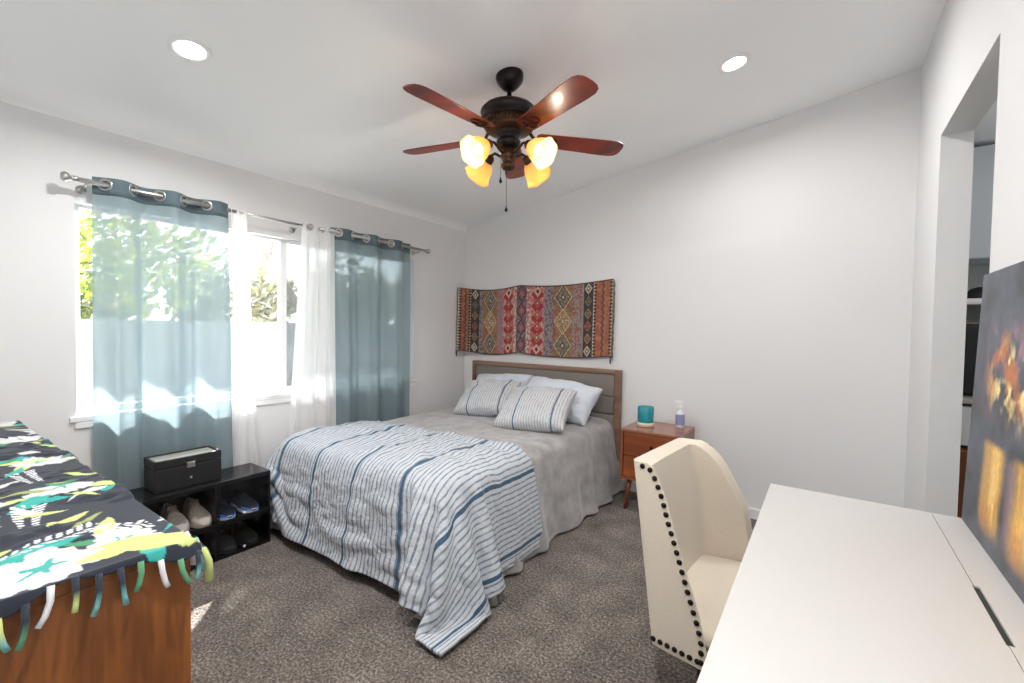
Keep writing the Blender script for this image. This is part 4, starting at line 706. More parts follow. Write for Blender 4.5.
[787,1,-2,5,-1,1,-1,0,-5,-7,-1,0,1,-2,6,1,-1,5,1,5,-11,9,2,0,-2,-4,-2,-7,9,0,5,-8,8,-5,6,-4,-3,0,2,-3,3,-2,2,-1,0,-2,3,-4,6,-2,-4,2,-3,3,2,4,-2,-3,1,-2,0,4,-2,-4,3,0,-1,0,1,-4,1,-2,-8,0,2,8,9,4,-1,1,-1,-8,-10,-3,-1,2,9,-1,8,0,0,1,-1,-3,0,-1,-2,2,-1,0],
[775,1,1,0,1,1,-1,2,-1,-4,-9,-1,0,0,0,5,2,2,0,0,12,-5,-1,-5,-3,-3,4,9,-9,5,-6,3,3,1,0,-4,-2,4,-3,2,-5,7,-4,2,-6,9,-6,4,-4,5,-5,1,-4,4,1,7,-8,3,-1,-1,1,0,-2,1,-1,0,2,-2,-1,1,-4,0,-7,-1,3,9,8,2,1,0,-3,-10,-9,0,0,6,5,5,1,0,0,1,-2,-2,1,-2,0,-1,0,0],
[766,-1,7,-7,3,2,1,-1,-1,2,-2,-12,-1,0,0,3,10,-5,1,0,1,11,-12,-4,0,5,9,-8,2,-5,-1,6,-3,5,-3,-3,3,-4,2,-1,2,-2,4,-5,1,1,-1,-1,4,0,-3,0,-3,2,2,6,-4,-2,0,2,-2,1,-2,0,-1,4,-4,2,0,0,-6,0,-6,0,3,10,7,1,2,-4,-1,-14,-4,0,4,6,4,4,-1,0,0,0,-1,0,-2,0,-1,-1,0,0],
[777,-6,1,4,1,2,1,1,1,-2,2,-1,-12,-3,2,2,2,9,-2,-9,14,-8,-6,4,6,4,0,-4,-6,-1,5,-1,5,-3,-1,0,-1,-3,4,-1,0,0,0,0,0,-2,3,-3,4,-1,0,-5,2,-1,6,0,-4,5,-5,3,-2,2,-3,-1,0,2,2,-2,0,0,-6,0,-7,2,4,11,3,2,1,-2,-6,-13,0,-1,12,-2,7,0,0,1,-1,0,-2,2,-3,0,0,-2,0,0],
[787,-6,1,0,0,1,6,-1,2,1,0,1,0,-10,-3,0,2,-2,15,-10,-1,-2,5,5,4,0,-5,-4,-2,4,-4,4,2,2,-6,4,-7,2,5,-4,2,-2,2,-2,1,1,-3,0,4,0,-2,-1,-3,1,5,2,-5,4,-2,-2,3,0,-4,0,0,3,2,-5,4,-2,-6,-1,-5,2,5,9,4,2,-2,0,-12,-9,2,6,4,6,1,-2,2,-1,0,-1,-1,2,-3,2,-2,-1,0,-1],
[797,-6,0,3,-2,0,-1,6,4,-8,3,7,-2,-1,-8,0,0,0,-1,-2,4,7,3,2,-1,-3,-3,-4,4,-2,-2,4,3,-2,-1,-1,0,-3,4,-2,2,-1,0,3,-6,3,-1,1,0,2,-1,-2,-3,2,2,3,-2,2,-1,-4,4,-3,2,-4,2,2,-1,3,-3,1,-8,1,-6,3,6,8,2,2,1,-6,-12,-4,7,-1,12,-1,-1,2,-1,1,-2,-1,1,-1,0,-1,3,-2,-2,-1],
[807,-7,2,-2,3,2,-4,5,-2,3,1,-9,6,8,-12,0,1,0,0,3,6,1,3,-1,-2,-6,3,-3,-1,1,-1,5,0,-4,5,-4,-1,-1,0,4,-2,0,2,-1,-5,4,2,-4,2,4,-6,4,-6,1,3,3,-2,2,-2,-4,7,-4,-1,-1,0,4,-1,-1,1,0,-3,-7,-3,6,3,9,2,0,1,-9,-11,1,6,8,1,0,0,1,-1,-1,-1,0,-3,4,0,2,-5,4,0,-4],
[815,-5,0,-1,0,2,1,1,1,-3,6,-10,1,0,5,5,-11,4,2,3,2,5,-2,0,-4,-4,3,-1,-1,0,-1,4,0,2,-4,-2,0,4,-4,1,1,3,-3,-1,4,-6,1,3,-2,5,-3,-2,-1,-2,3,5,-4,4,-4,-2,6,-5,1,-3,2,3,0,-2,-1,1,1,-10,-4,13,-4,10,2,0,-1,-12,-6,4,10,2,0,0,1,-1,-1,-3,3,-3,1,2,-1,1,0,1,0,1],
[825,-6,1,0,0,0,0,2,2,1,-2,-4,-1,2,-1,2,1,1,2,-3,11,-3,-2,3,-8,2,-1,2,-1,-3,3,1,3,-4,1,-2,0,1,1,-2,-1,3,2,-3,0,0,-3,3,0,3,-1,-5,4,-5,3,4,-4,6,-5,-3,7,-4,0,-3,2,4,-3,1,-2,1,1,-10,-1,11,-4,9,2,0,-5,-11,-1,8,8,-3,2,-1,-1,-1,1,-3,0,2,2,-1,-2,3,-1,2,0,-5],
[835,-5,0,0,-1,1,0,1,0,2,1,0,-5,0,0,3,-1,1,0,1,6,2,-1,-3,-5,4,1,-1,-5,5,-4,5,0,-3,4,-4,1,-1,2,-3,1,4,-4,3,-4,3,-1,-2,2,4,-5,1,-1,-2,3,1,-1,5,-6,-1,6,-5,2,-4,2,5,-6,3,-1,1,0,-11,3,11,-7,9,0,1,-7,-10,7,8,0,1,-1,-3,2,-2,-2,3,1,-1,1,2,-1,0,-6,8,-6,-6],
[846,-6,1,-1,1,0,1,-2,3,-2,1,2,1,-4,0,2,-1,1,-1,0,7,0,2,-4,-2,0,2,-1,0,-1,-1,3,1,0,-1,-1,-3,3,2,-3,0,0,1,4,-6,2,1,-3,0,7,-6,0,2,-4,5,-4,3,4,-8,2,5,-5,2,-4,3,3,-4,0,2,-1,3,-13,7,7,-6,8,-3,3,-9,-4,12,-1,2,-1,-3,2,-4,2,1,0,2,0,0,-1,-1,-4,5,-4,4,-13],
[856,-5,-1,0,1,-1,1,1,0,1,-2,0,0,3,-1,-1,0,1,2,-4,3,4,4,-7,1,-1,4,-5,3,0,-6,5,3,-3,-1,2,0,-3,4,-1,-3,1,1,1,2,-6,4,-1,-2,6,-5,2,-5,6,0,-5,3,5,-8,5,-4,5,-3,-3,4,2,-5,3,0,-4,7,-13,10,3,-6,6,-1,0,-9,10,0,2,-1,-4,0,1,1,1,0,1,0,-2,0,-2,2,-4,2,2,0,-3],
[863,-4,0,-1,-1,0,1,-1,1,1,1,0,-1,-1,0,3,-2,1,-1,4,-4,4,2,-1,-2,2,-1,-1,1,-2,2,0,2,-1,-1,-1,2,0,-3,3,-2,4,-5,1,4,-5,5,-5,1,4,-3,-2,4,-3,1,0,1,-2,1,4,-7,6,-5,3,1,-3,0,4,-5,5,-9,7,2,-4,1,3,0,-6,6,1,0,2,-6,1,2,1,1,-1,0,-2,2,-3,1,0,1,0,0,0,-1,0],
[863,0,-3,0,0,-2,-1,0,1,-1,2,0,2,-1,-1,-1,0,2,1,-1,2,-1,2,0,0,1,-2,2,-2,1,-3,6,-4,1,2,-3,1,2,-3,0,3,-3,2,1,-5,3,3,-4,1,0,4,-7,5,-3,3,-3,3,-4,4,-3,3,-3,1,2,-1,-2,3,-4,3,1,-6,7,-4,1,1,0,0,0,3,0,1,-5,2,1,2,-1,1,-2,-3,3,0,0,1,-1,1,-2,-2,-3,1,1],
[865,-4,3,1,-4,3,-3,0,-1,0,-1,1,2,-1,2,-1,-2,1,0,2,0,1,1,-1,2,-1,0,-1,2,-1,0,-1,1,2,-4,4,-3,1,0,1,-1,2,-4,3,-1,2,-4,2,3,-2,-2,2,1,-3,2,0,-2,1,3,-5,4,-2,0,3,-4,2,0,-2,3,-6,5,1,-2,0,1,0,-1,2,0,2,-3,2,1,1,-2,2,-3,0,3,-3,2,-1,-1,0,-2,0,-2,1,-1,2],
[869,0,-5,3,0,0,-1,1,-1,-1,0,-1,0,1,0,1,1,-3,3,-2,2,1,1,-1,1,1,-1,0,0,0,0,0,1,-1,-1,2,-1,0,0,2,-3,2,-1,1,-2,3,-3,2,-1,3,-3,1,-1,2,-3,3,-4,4,-3,2,0,0,-1,2,-2,1,-1,1,-4,4,0,0,-1,1,-1,1,-1,2,0,0,1,0,1,0,-1,1,-1,1,0,-2,0,-1,0,0,-3,1,0,2,0,1],
[880,-3,0,-1,0,1,0,0,0,1,1,-3,-1,1,0,0,0,2,-1,1,0,1,1,0,0,0,0,0,0,0,0,1,-1,0,0,0,1,-1,0,0,1,-1,1,-1,1,-2,2,-1,1,-1,3,-2,0,-1,1,-2,2,0,-1,1,-1,1,-1,3,-3,1,-1,-2,2,1,-1,1,0,0,-1,1,-1,1,1,0,1,1,-1,1,0,-1,0,-1,0,-2,0,0,1,0,0,0,1,0,0,0],
[890,-3,1,-2,-1,3,-2,0,1,0,0,1,0,-2,-1,1,1,0,1,0,1,0,1,-1,1,0,0,1,-1,0,0,0,0,0,1,-1,0,1,-1,0,1,-1,0,1,0,-2,2,0,-1,1,-1,3,-2,0,-1,0,1,-1,0,1,-1,1,0,1,-2,1,-3,2,1,0,-1,1,-1,1,-1,1,0,0,0,1,1,1,-1,1,-1,-1,-1,-1,1,0,0,0,1,0,1,-1,0,0,0,0],
[893,0,-2,0,0,-2,1,0,0,0,0,-1,1,2,-4,1,0,2,0,0,1,1,-1,1,0,0,0,0,1,-1,0,0,0,0,1,-1,0,0,1,-1,0,1,0,-1,1,-1,0,1,-1,1,0,0,1,-1,-1,0,1,0,-1,1,-1,1,-1,2,-1,-3,3,-1,1,-1,1,-1,1,0,-1,1,-1,1,1,0,0,2,-3,1,0,0,-1,1,0,0,0,0,0,0,0,-1,0,0,2,-2],
[895,0,-3,1,2,-3,-1,0,2,4,-4,0,-1,1,-3,1,1,1,1,-1,1,1,-1,1,-1,2,-1,0,1,-1,0,0,0,1,-1,0,0,0,1,-1,0,0,2,-2,1,-1,1,-1,1,-1,1,0,1,-1,-1,1,0,-1,0,1,-1,1,-1,3,-4,1,0,1,-1,1,0,-1,1,-1,1,-1,1,0,1,-1,1,-1,1,1,-1,0,1,-1,0,0,-1,-1,1,-1,-3,6,0,-1,-2,-4],
[899,-2,0,3,-5,2,0,1,-3,3,-1,0,0,0,1,-1,1,-1,0,1,0,1,-1,1,0,-1,2,-1,0,0,0,1,-1,1,-1,0,0,1,-1,0,1,-1,0,2,-2,0,1,0,-1,1,-1,1,1,0,-2,1,-1,0,1,0,-1,0,1,1,-3,1,0,1,0,0,-1,0,2,-2,0,1,0,0,0,0,2,-2,1,0,0,0,-1,0,0,-4,4,0,-1,-1,3,-4,4,0,-4,1],
[909,-3,0,1,1,0,-1,0,1,-2,1,1,0,-1,1,0,-1,0,1,0,0,0,1,0,-1,1,1,-1,0,0,1,-1,0,1,-1,0,0,1,-1,0,1,-1,1,0,-1,1,-1,1,0,-1,1,0,0,1,0,-3,1,1,-1,1,-1,1,0,0,-1,-1,2,0,-1,0,1,0,1,-3,1,1,1,-1,0,-1,3,-2,-3,2,1,0,-1,0,0,0,1,-1,0,0,1,-1,1,-1,1,0],
[920,-4,3,-2,2,0,0,-1,0,-1,2,-1,1,-1,1,-1,2,-2,1,0,0,0,1,0,-1,1,-1,3,-2,0,1,-1,0,1,-1,0,1,-1,0,0,1,-1,1,0,-1,1,-1,1,0,-1,1,0,-1,2,1,-3,-1,2,0,0,-1,-1,3,-2,1,-1,0,0,2,-2,1,-1,0,2,-2,0,1,0,0,0,0,-1,1,-1,1,-1,1,-1,0,0,0,0,1,-1,0,1,0,-1,2,-2],
[927,0,-4,4,-2,0,1,-1,1,0,-1,-1,3,-2,1,0,0,0,-1,2,-1,0,1,-1,1,-1,1,0,2,-2,0,1,-1,1,-1,0,1,-1,0,1,-1,0,1,0,0,-1,1,-1,1,0,-1,1,0,0,1,-2,1,0,-1,0,1,-1,0,0,3,-3,0,0,1,0,-1,1,-2,1,0,3,-3,1,0,0,-1,1,0,-1,1,-1,0,1,-1,0,1,-1,1,-1,1,-1,1,-1,1,-1],
[934,-5,7,-5,1,0,1,-1,1,2,-4,3,-1,2,-1,-2,1,0,0,0,0,1,-1,1,0,-1,1,0,-1,4,-3,1,-1,1,-1,1,-1,0,0,0,1,-1,1,0,0,-1,1,0,-1,1,0,-1,1,0,1,-3,3,-2,1,-1,0,1,0,-1,0,2,-2,0,0,2,-1,-2,1,1,0,0,0,0,-1,1,0,-1,1,-1,0,1,-1,1,0,-1,1,-1,1,-1,1,-1,1,0,-1,1],
[934,-2,1,0,1,-1,1,0,1,-2,0,1,0,2,-3,0,0,0,0,0,0,0,1,0,-1,1,0,-1,1,0,3,-3,1,0,-1,1,-1,0,0,0,1,-1,1,-1,2,-1,-1,1,0,-1,1,-1,1,0,1,-2,0,0,3,-4,1,2,-2,1,-1,1,0,-1,0,1,-1,1,-1,0,1,0,1,-2,1,-1,1,0,-1,0,2,-2,0,1,-1,1,0,-1,1,0,-1,1,-1,1,-1,1],
[941,-1,1,0,0,0,0,0,0,0,0,0,-1,2,-2,0,1,-1,0,1,-1,0,0,1,0,0,0,-1,1,0,0,2,-1,1,-2,1,-1,0,0,1,-1,0,1,0,-1,2,-2,1,0,-1,1,0,-1,1,1,-2,-1,1,2,-2,1,0,0,0,-1,0,2,-2,0,0,2,-1,-1,0,0,2,-1,0,0,-1,1,0,-1,1,-1,1,-1,1,0,-1,1,-1,1,0,-1,1,-1,1,-1,1],
[951,0,0,0,0,0,0,1,-1,-1,1,0,0,-1,1,0,-1,1,-1,0,1,-1,0,0,1,1,-2,1,0,-1,2,-1,1,0,2,-3,1,-1,0,1,-1,0,1,0,-1,2,-1,-1,1,0,-1,1,0,-2,4,-3,-1,2,0,0,0,-1,1,0,0,-1,1,-1,0,1,0,0,0,-1,0,1,0,0,0,0,0,0,-1,1,-1,1,0,-1,1,-1,1,-1,1,0,-1,1,-1,1,0,-1],
[963,0,-1,1,0,1,-2,2,-1,-1,1,0,0,0,-1,1,0,-1,0,1,-1,1,-1,0,1,0,0,-1,1,0,0,1,0,-1,1,2,-3,1,-1,1,-1,0,1,0,-1,1,1,-2,1,0,0,-1,1,-1,0,1,-1,1,0,0,0,0,0,0,-3,4,-1,-1,1,-1,1,-1,2,-2,1,0,-1,2,-1,-1,1,0,0,-1,1,0,-1,1,0,-1,1,-1,1,0,0,-1,1,-1,1,0],
[974,0,0,0,0,0,0,0,0,0,0,-1,1,0,0,0,-1,1,-2,2,0,-1,1,-1,1,-1,1,0,0,0,0,0,2,-2,0,2,0,-1,-1,1,-1,0,1,0,0,-1,1,0,0,0,0,-1,1,-1,0,1,0,-1,1,0,0,0,0,-2,2,0,0,-1,1,0,0,-1,0,2,-2,1,0,0,1,-2,1,0,0,-1,1,-1,1,0,-1,1,0,0,-1,1,0,-1,1,-1,1,0],
[985,0,0,0,0,0,0,0,0,-1,1,0,1,-1,-1,1,-1,1,-1,1,-1,1,-1,1,-1,1,0,-1,2,-1,0,0,0,2,-2,1,1,-2,2,-2,1,0,-1,1,0,0,-1,1,0,0,0,0,-1,0,1,0,-1,1,-1,1,-1,2,-2,1,0,0,0,-1,0,1,0,-1,1,0,0,0,0,0,0,0,0,0,-1,1,0,-1,1,-1,1,0,0,0,-1,1,0,0,-1,1,0,-1],
[996,1,-2,1,0,0,0,0,0,0,0,0,0,0,-1,1,0,-1,1,-1,1,-1,1,0,-1,1,-1,1,1,-1,-1,2,-1,0,2,-2,3,-3,1,1,-1,-2,2,0,0,0,-1,1,0,0,0,0,0,-2,1,0,1,0,1,-2,1,-1,0,2,-1,0,0,0,-1,1,-1,0,1,0,1,-1,0,0,0,0,-1,1,0,0,-1,1,0,0,-1,1,0,0,-1,1,0,0,-1,1,0,0],
[1008,0,0,0,0,0,0,0,0,0,-1,1,0,0,0,0,-1,1,0,-1,1,-1,1,-1,1,0,-2,2,-1,3,-2,0,0,1,0,0,1,-2,1,0,1,-2,1,0,0,0,-1,1,0,0,0,0,0,-1,-1,1,1,1,-1,-1,1,-1,0,1,2,-2,-1,1,-2,3,-2,1,-1,2,-1,0,0,0,0,0,0,0,0,0,-1,1,0,0,-1,1,0,0,0,-1,1,0,0,-1,1,0],
[1019,0,0,0,0,0,0,0,0,0,0,0,0,0,-1,1,0,0,-1,1,-1,1,-1,1,-1,1,-2,2,1,-1,0,1,-1,1,0,-1,2,-2,2,-1,0,0,0,0,-1,1,0,-1,2,-1,1,-2,0,1,-2,2,0,0,0,-1,0,1,0,0,0,0,0,-1,1,0,-1,0,1,0,2,-3,2,0,-2,1,0,0,0,0,-1,1,0,0,0,-1,1,0,0,0,-1,1,0,0,-1,1],
[1031,0,0,0,0,0,-1,2,-1,0,-1,1,0,0,0,0,-1,1,-1,1,0,-1,1,-1,1,-2,2,0,0,0,1,-1,1,0,-1,2,-1,-1,2,-1,0,1,-2,1,0,-1,1,-1,2,-1,1,-1,-1,-2,3,-1,1,1,-1,-1,1,-1,1,0,0,1,-2,1,0,-1,1,-1,1,0,1,-1,0,1,-1,0,0,0,-1,1,0,0,0,0,0,-1,1,0,0,0,0,-1,1,0,0,0],
[1042,0,0,0,0,0,0,0,0,0,0,0,0,0,0,-1,1,0,-1,1,-1,1,-1,1,-1,0,1,0,0,0,1,-2,3,-2,1,1,-1,-1,2,-1,0,0,1,-3,4,-4,1,1,1,0,-1,-2,1,0,1,0,0,0,0,-1,1,0,0,0,-1,1,0,0,0,0,-2,2,0,1,-1,1,-1,0,1,-2,2,-1,-1,1,0,0,0,0,0,0,-1,1,0,0,0,0,-1,1,0,0],
[1054,0,0,0,0,0,0,-1,1,0,1,-2,2,-2,1,0,0,-1,1,0,-1,0,1,-1,0,1,0,0,0,0,0,1,0,-1,1,1,-2,1,0,1,-1,-1,2,-2,2,-2,0,0,2,1,-4,0,3,-1,-1,1,0,0,0,0,0,0,-2,3,-1,-1,0,2,-1,0,-1,1,0,0,1,-1,0,1,-1,0,0,0,1,-2,1,0,0,0,0,0,0,-1,1,0,0,0,0,-1,1,0],
[1065,0,0,0,0,0,0,0,0,0,0,0,0,0,0,0,-1,1,0,-1,0,1,0,-1,0,1,0,0,-1,0,2,1,-1,-1,1,1,-2,1,0,1,-1,-1,0,2,-1,0,-1,0,1,1,-1,-2,2,-1,3,-2,-1,2,-1,-1,1,-1,1,-1,2,-2,1,0,0,-1,1,1,-1,0,0,0,1,-1,1,-1,0,0,0,0,0,0,0,0,0,0,0,-1,1,0,0,0,0,0,0,-1],
[1076,0,0,0,1,-1,0,0,0,0,0,0,0,-1,1,0,0,0,-1,1,-1,1,-1,1,-1,1,0,-2,1,1,2,0,-1,-1,1,1,-4,4,-1,1,-1,0,-1,1,-1,0,1,1,-1,2,-4,1,0,2,-2,3,-3,2,-2,2,-1,-1,0,0,0,2,-1,0,0,0,0,1,-1,-3,5,-1,-1,1,0,-1,0,0,0,0,0,0,0,0,0,0,0,0,0,-1,1,0,0,0,0,0],
[1088,0,0,0,0,0,0,0,0,0,0,0,0,0,0,0,0,-1,1,-1,1,0,-1,1,-2,1,0,0,0,3,-1,1,-1,0,0,-1,0,1,1,0,0,-2,1,-1,0,0,2,-1,1,-1,0,-2,2,-1,0,3,-1,-1,0,1,-2,0,0,-1,3,0,-1,0,0,0,0,-2,0,4,-1,0,0,0,-1,1,-1,0,0,0,0,0,0,0,0,0,0,0,0,0,0,-1,1,0,0,0],
[1099,0,0,0,0,1,-1,0,0,0,0,0,0,0,0,0,-1,1,0,-1,1,-1,1,-1,1,-2,0,2,0,0,2,0,-1,0,0,-3,3,2,-1,-1,1,-2,1,-1,0,-3,8,-4,0,1,-2,0,1,-1,1,1,0,-1,0,1,-1,-1,-1,-2,7,-2,-1,1,-1,-1,0,0,-3,9,-5,2,-1,0,-1,1,-1,0,0,0,0,0,0,0,0,0,0,0,0,0,0,0,-1,2,-2,2],
[1110,1,-1,0,0,0,0,0,1,-2,1,0,1,-2,1,0,0,0,-1,1,0,-1,1,-1,-1,0,-3,9,-3,-1,1,2,-2,0,-1,-3,4,3,-1,-2,0,0,0,-1,-1,-2,7,0,-3,0,0,-1,0,0,-5,13,-6,0,-1,0,0,-1,-7,9,0,3,-3,-1,0,0,-1,-9,14,-1,0,-2,1,-1,-1,0,1,-1,0,0,0,0,0,0,0,0,0,0,0,0,0,0,0,-1,2,-1]],
[[12,0,-1,2,8,-11,14,-12,6,3,-1,-6,1,-4,2,3,0,4,-10,5,-1,-2,-1,-7,3,1,-1,1,1,0,0,0,2,0,0,0,0,0,1,-1,1,0,0,0,0,0,0,0,1,-1,0,1,-1,0,0,0,0,0,0,0,0,0,0,0,0,1,-1,1,0,0,0,1,1,1,-1,1,-5,0,-4,-3,7,3,-12,0,7,-1,6,-7,6,-1,0,-1,2,-1,0,0,0,0,0,0],
[19,-7,8,2,-10,18,3,-11,5,-3,5,-3,-5,-2,2,0,3,-2,1,-4,4,-5,-3,0,-1,0,1,1,-1,1,0,1,0,1,0,1,-1,1,-1,1,-1,1,0,0,0,0,1,-1,0,0,1,-1,0,0,1,-1,0,-1,1,0,0,0,1,-1,0,1,-1,0,0,2,-1,1,2,-1,1,-3,0,-5,-2,1,0,7,-12,1,5,4,-3,3,2,-1,-2,-4,-2,9,-4,4,-4,2,0,0],
[26,-3,0,9,-15,12,11,-3,-3,-1,-2,4,-3,-5,0,0,2,4,-5,1,0,-6,-1,0,-2,3,-1,0,1,0,1,0,0,0,1,1,-2,3,-2,1,0,0,0,0,0,0,0,1,-1,0,1,-1,1,-1,0,0,0,0,0,0,0,0,0,0,1,-1,0,1,0,0,0,1,1,1,-1,-1,-2,-5,0,-1,-1,7,-10,3,4,1,2,1,0,1,-9,-5,11,-5,7,-1,0,0,0,0],
[21,8,-6,-5,5,-3,15,-8,7,-5,-2,-1,-2,6,-9,0,4,0,2,-3,-2,-4,0,-3,3,-2,0,3,-1,0,-2,3,1,0,1,0,0,-1,1,0,0,0,0,0,1,-1,0,0,0,1,-1,1,-1,0,1,-2,1,0,0,0,0,0,1,-1,0,0,1,0,-1,1,0,1,2,-1,1,-3,-3,-2,-1,-2,1,-1,1,0,4,0,5,-2,0,-5,-5,-3,0,14,-3,1,0,0,0,0],
[20,6,5,-11,1,2,5,1,-1,4,-4,-3,-1,0,1,-5,2,3,-1,0,-1,-6,-2,2,-4,4,0,0,-3,2,3,0,0,0,0,1,0,0,0,0,0,0,0,1,-1,0,0,0,1,-1,1,-1,0,1,-1,0,-1,1,0,0,1,-1,0,0,1,-1,0,1,0,0,0,0,3,-1,1,-3,-5,0,0,-3,0,0,1,1,3,1,2,2,-8,1,-8,0,0,9,4,-1,0,0,0,0],
[26,6,4,-8,2,0,1,5,-1,-2,-1,5,-4,-4,0,-1,-1,4,-1,0,0,-9,2,-4,4,0,-1,-4,6,0,2,-1,0,0,0,1,0,0,0,0,0,1,-2,2,-1,0,0,1,-1,0,1,-1,1,-1,0,0,0,0,0,0,0,1,-1,0,0,1,-1,1,0,0,-1,2,1,1,-1,-2,-5,0,-3,2,-3,1,1,3,2,-1,3,0,-6,-5,-2,0,0,7,4,1,0,0,0,0],
[29,8,-3,4,-5,2,0,0,6,-4,-2,1,-2,5,-6,-2,-1,1,3,-2,-1,-3,-6,4,0,-4,1,3,2,0,1,-2,2,-1,0,1,0,0,0,0,0,0,1,-1,0,0,1,-1,0,1,-1,0,1,-1,0,0,0,0,0,1,-1,0,0,1,-1,0,1,-1,1,0,0,0,3,-1,0,-2,-5,-2,-1,0,1,-1,4,0,1,1,-1,3,-11,-1,0,-1,0,4,5,3,0,2,-4,5],
[37,10,-11,13,-6,1,-1,-1,2,4,-2,-2,-2,3,-5,0,-1,3,-3,2,-3,-3,-1,-2,-4,5,2,0,0,1,1,-1,1,-1,0,1,0,0,0,0,0,0,1,-1,0,0,1,-1,0,1,-1,1,-1,1,-1,0,-1,2,-1,0,0,1,-1,0,1,-1,0,1,0,0,-1,2,1,1,-2,-2,-4,-2,-1,0,-1,3,2,1,1,-1,0,-6,1,-5,1,-1,0,4,1,6,4,-6,3,0],
[36,12,-5,-8,13,-2,-1,-2,-1,2,0,1,0,-3,-2,-1,1,-2,1,-1,3,-10,0,-3,4,2,0,-2,4,0,-2,3,-2,1,-1,1,0,0,0,0,0,1,-1,0,0,1,-1,0,0,1,-1,1,0,-1,0,0,0,0,0,1,-1,0,0,1,-1,1,-1,1,-1,1,0,1,1,0,0,-4,-4,-2,0,0,0,2,3,1,0,-1,-5,1,-5,-1,0,0,0,4,0,4,2,3,-1,0],
[36,12,-12,10,0,2,-5,4,-2,-1,0,0,1,-3,1,-4,1,-1,0,-2,-4,-2,2,0,0,-1,2,-1,4,-2,1,0,0,-1,1,0,0,0,0,0,1,-1,0,0,1,-1,0,0,1,-1,0,1,0,0,-1,-1,2,-1,0,0,0,0,1,-1,1,-1,1,-1,1,-1,2,-1,2,1,-2,-4,-4,0,-1,0,0,3,3,0,-1,-2,-3,-3,-2,0,0,0,2,1,0,2,4,3,0,0],
[39,7,3,-3,2,1,1,-1,-1,2,-1,-3,1,-1,1,-4,-5,3,1,-1,0,-7,3,-3,0,4,-3,4,-1,1,1,-1,0,-1,1,0,0,0,0,0,0,1,-1,0,1,-1,0,1,-1,0,1,-1,1,0,-1,0,0,0,0,0,1,-1,0,1,-1,1,-1,1,-1,0,2,0,1,0,-1,-5,-3,0,-2,2,0,3,2,0,-2,-4,-2,-3,0,0,1,-1,2,0,2,-1,3,5,1,0],
[43,11,-2,-1,0,1,1,0,0,-1,3,-1,-4,1,-1,-2,-4,0,1,0,-2,-2,-5,4,2,-2,-1,4,1,0,-1,0,-1,1,0,0,0,0,0,0,1,-1,0,0,1,-1,1,-1,0,1,-1,1,0,-1,0,0,1,-2,2,-1,0,0,1,0,-1,0,1,-1,0,1,1,0,0,1,-1,-6,-2,-1,0,1,1,3,0,1,-7,2,-6,0,1,-1,1,0,1,-1,2,0,1,4,4,0],
[49,10,0,0,-1,-1,1,0,-1,2,1,1,0,-6,-2,0,1,-1,-2,0,-3,-7,7,0,-2,-2,5,0,1,-1,1,-1,-1,1,0,0,0,0,0,1,-1,0,0,1,-1,0,1,0,-1,0,0,1,0,0,-1,0,0,0,0,1,-1,0,0,1,0,-1,0,1,-1,0,2,0,1,0,-3,-4,-2,-1,0,1,3,1,0,-2,-3,-4,-1,0,0,1,0,1,0,-1,2,-1,0,4,4,2],
[52,10,-4,7,-2,-1,1,-1,-3,3,-2,3,1,-1,-6,1,-3,2,-4,-6,4,2,-3,-3,2,3,0,0,0,1,0,-2,1,0,0,0,0,0,0,1,-1,0,1,-1,0,1,-1,1,-1,0,1,-1,1,0,0,-2,2,-2,1,1,-1,1,-1,1,-1,1,-1,0,1,-1,2,0,1,-1,-2,-5,-1,-1,0,2,2,2,-4,1,-7,-1,0,1,-1,1,1,0,-1,2,-1,1,-2,2,3,6],
[53,9,0,0,3,0,-1,2,-2,-2,-2,3,0,2,-11,2,2,0,-1,-2,-1,-2,-4,3,0,3,-1,0,0,1,-1,0,0,0,0,0,0,0,1,-1,0,0,1,-1,1,-1,0,1,-1,0,1,-1,2,-1,-1,0,0,0,0,1,-1,0,1,-1,1,-1,0,1,-1,1,-1,3,0,-1,-3,-5,0,0,-1,3,2,0,-3,-5,-1,-1,0,0,2,-1,1,0,1,-1,0,0,1,-1,-1,8],
[53,10,0,1,-2,2,1,1,0,-1,-4,2,0,1,-7,1,0,0,-1,-2,-2,-4,1,2,1,0,0,1,-1,1,-1,0,0,-1,2,-1,0,0,1,-1,0,0,1,-1,0,1,0,-1,1,-1,0,1,0,0,-1,0,1,-2,2,-1,0,1,-1,1,0,-1,0,0,1,0,-1,3,0,-5,3,-7,0,0,-1,4,2,-3,-5,-2,-1,0,1,0,1,0,0,1,-1,0,1,-1,0,0,0,-1],
[55,9,2,-1,1,-1,2,0,1,0,0,-3,0,0,-3,0,-3,0,-2,3,-9,3,1,-2,3,-1,1,-1,0,1,-1,0,0,0,0,0,0,0,0,1,0,-1,0,0,1,-1,1,0,-1,0,1,-1,1,0,0,-1,0,0,0,1,-1,0,1,-1,1,-1,1,-1,1,-1,1,2,-1,-5,4,-7,0,0,0,4,0,-5,-5,0,1,-1,2,0,0,0,1,-1,0,0,1,-1,-1,0,-1,0],
[58,10,1,-1,2,-2,0,1,1,1,0,0,-2,0,-3,-3,1,-2,1,-1,-5,0,-1,2,1,-1,0,0,1,-1,1,-1,0,0,0,0,0,0,0,1,0,-1,0,0,1,-1,1,0,0,-2,2,0,-1,2,-2,0,1,-2,2,0,-2,2,-1,1,0,-2,2,0,-1,1,0,1,0,-7,6,-7,1,-1,2,2,-3,-6,-1,0,0,3,-1,0,1,-1,0,0,0,0,-2,0,-1,2,-1,0],
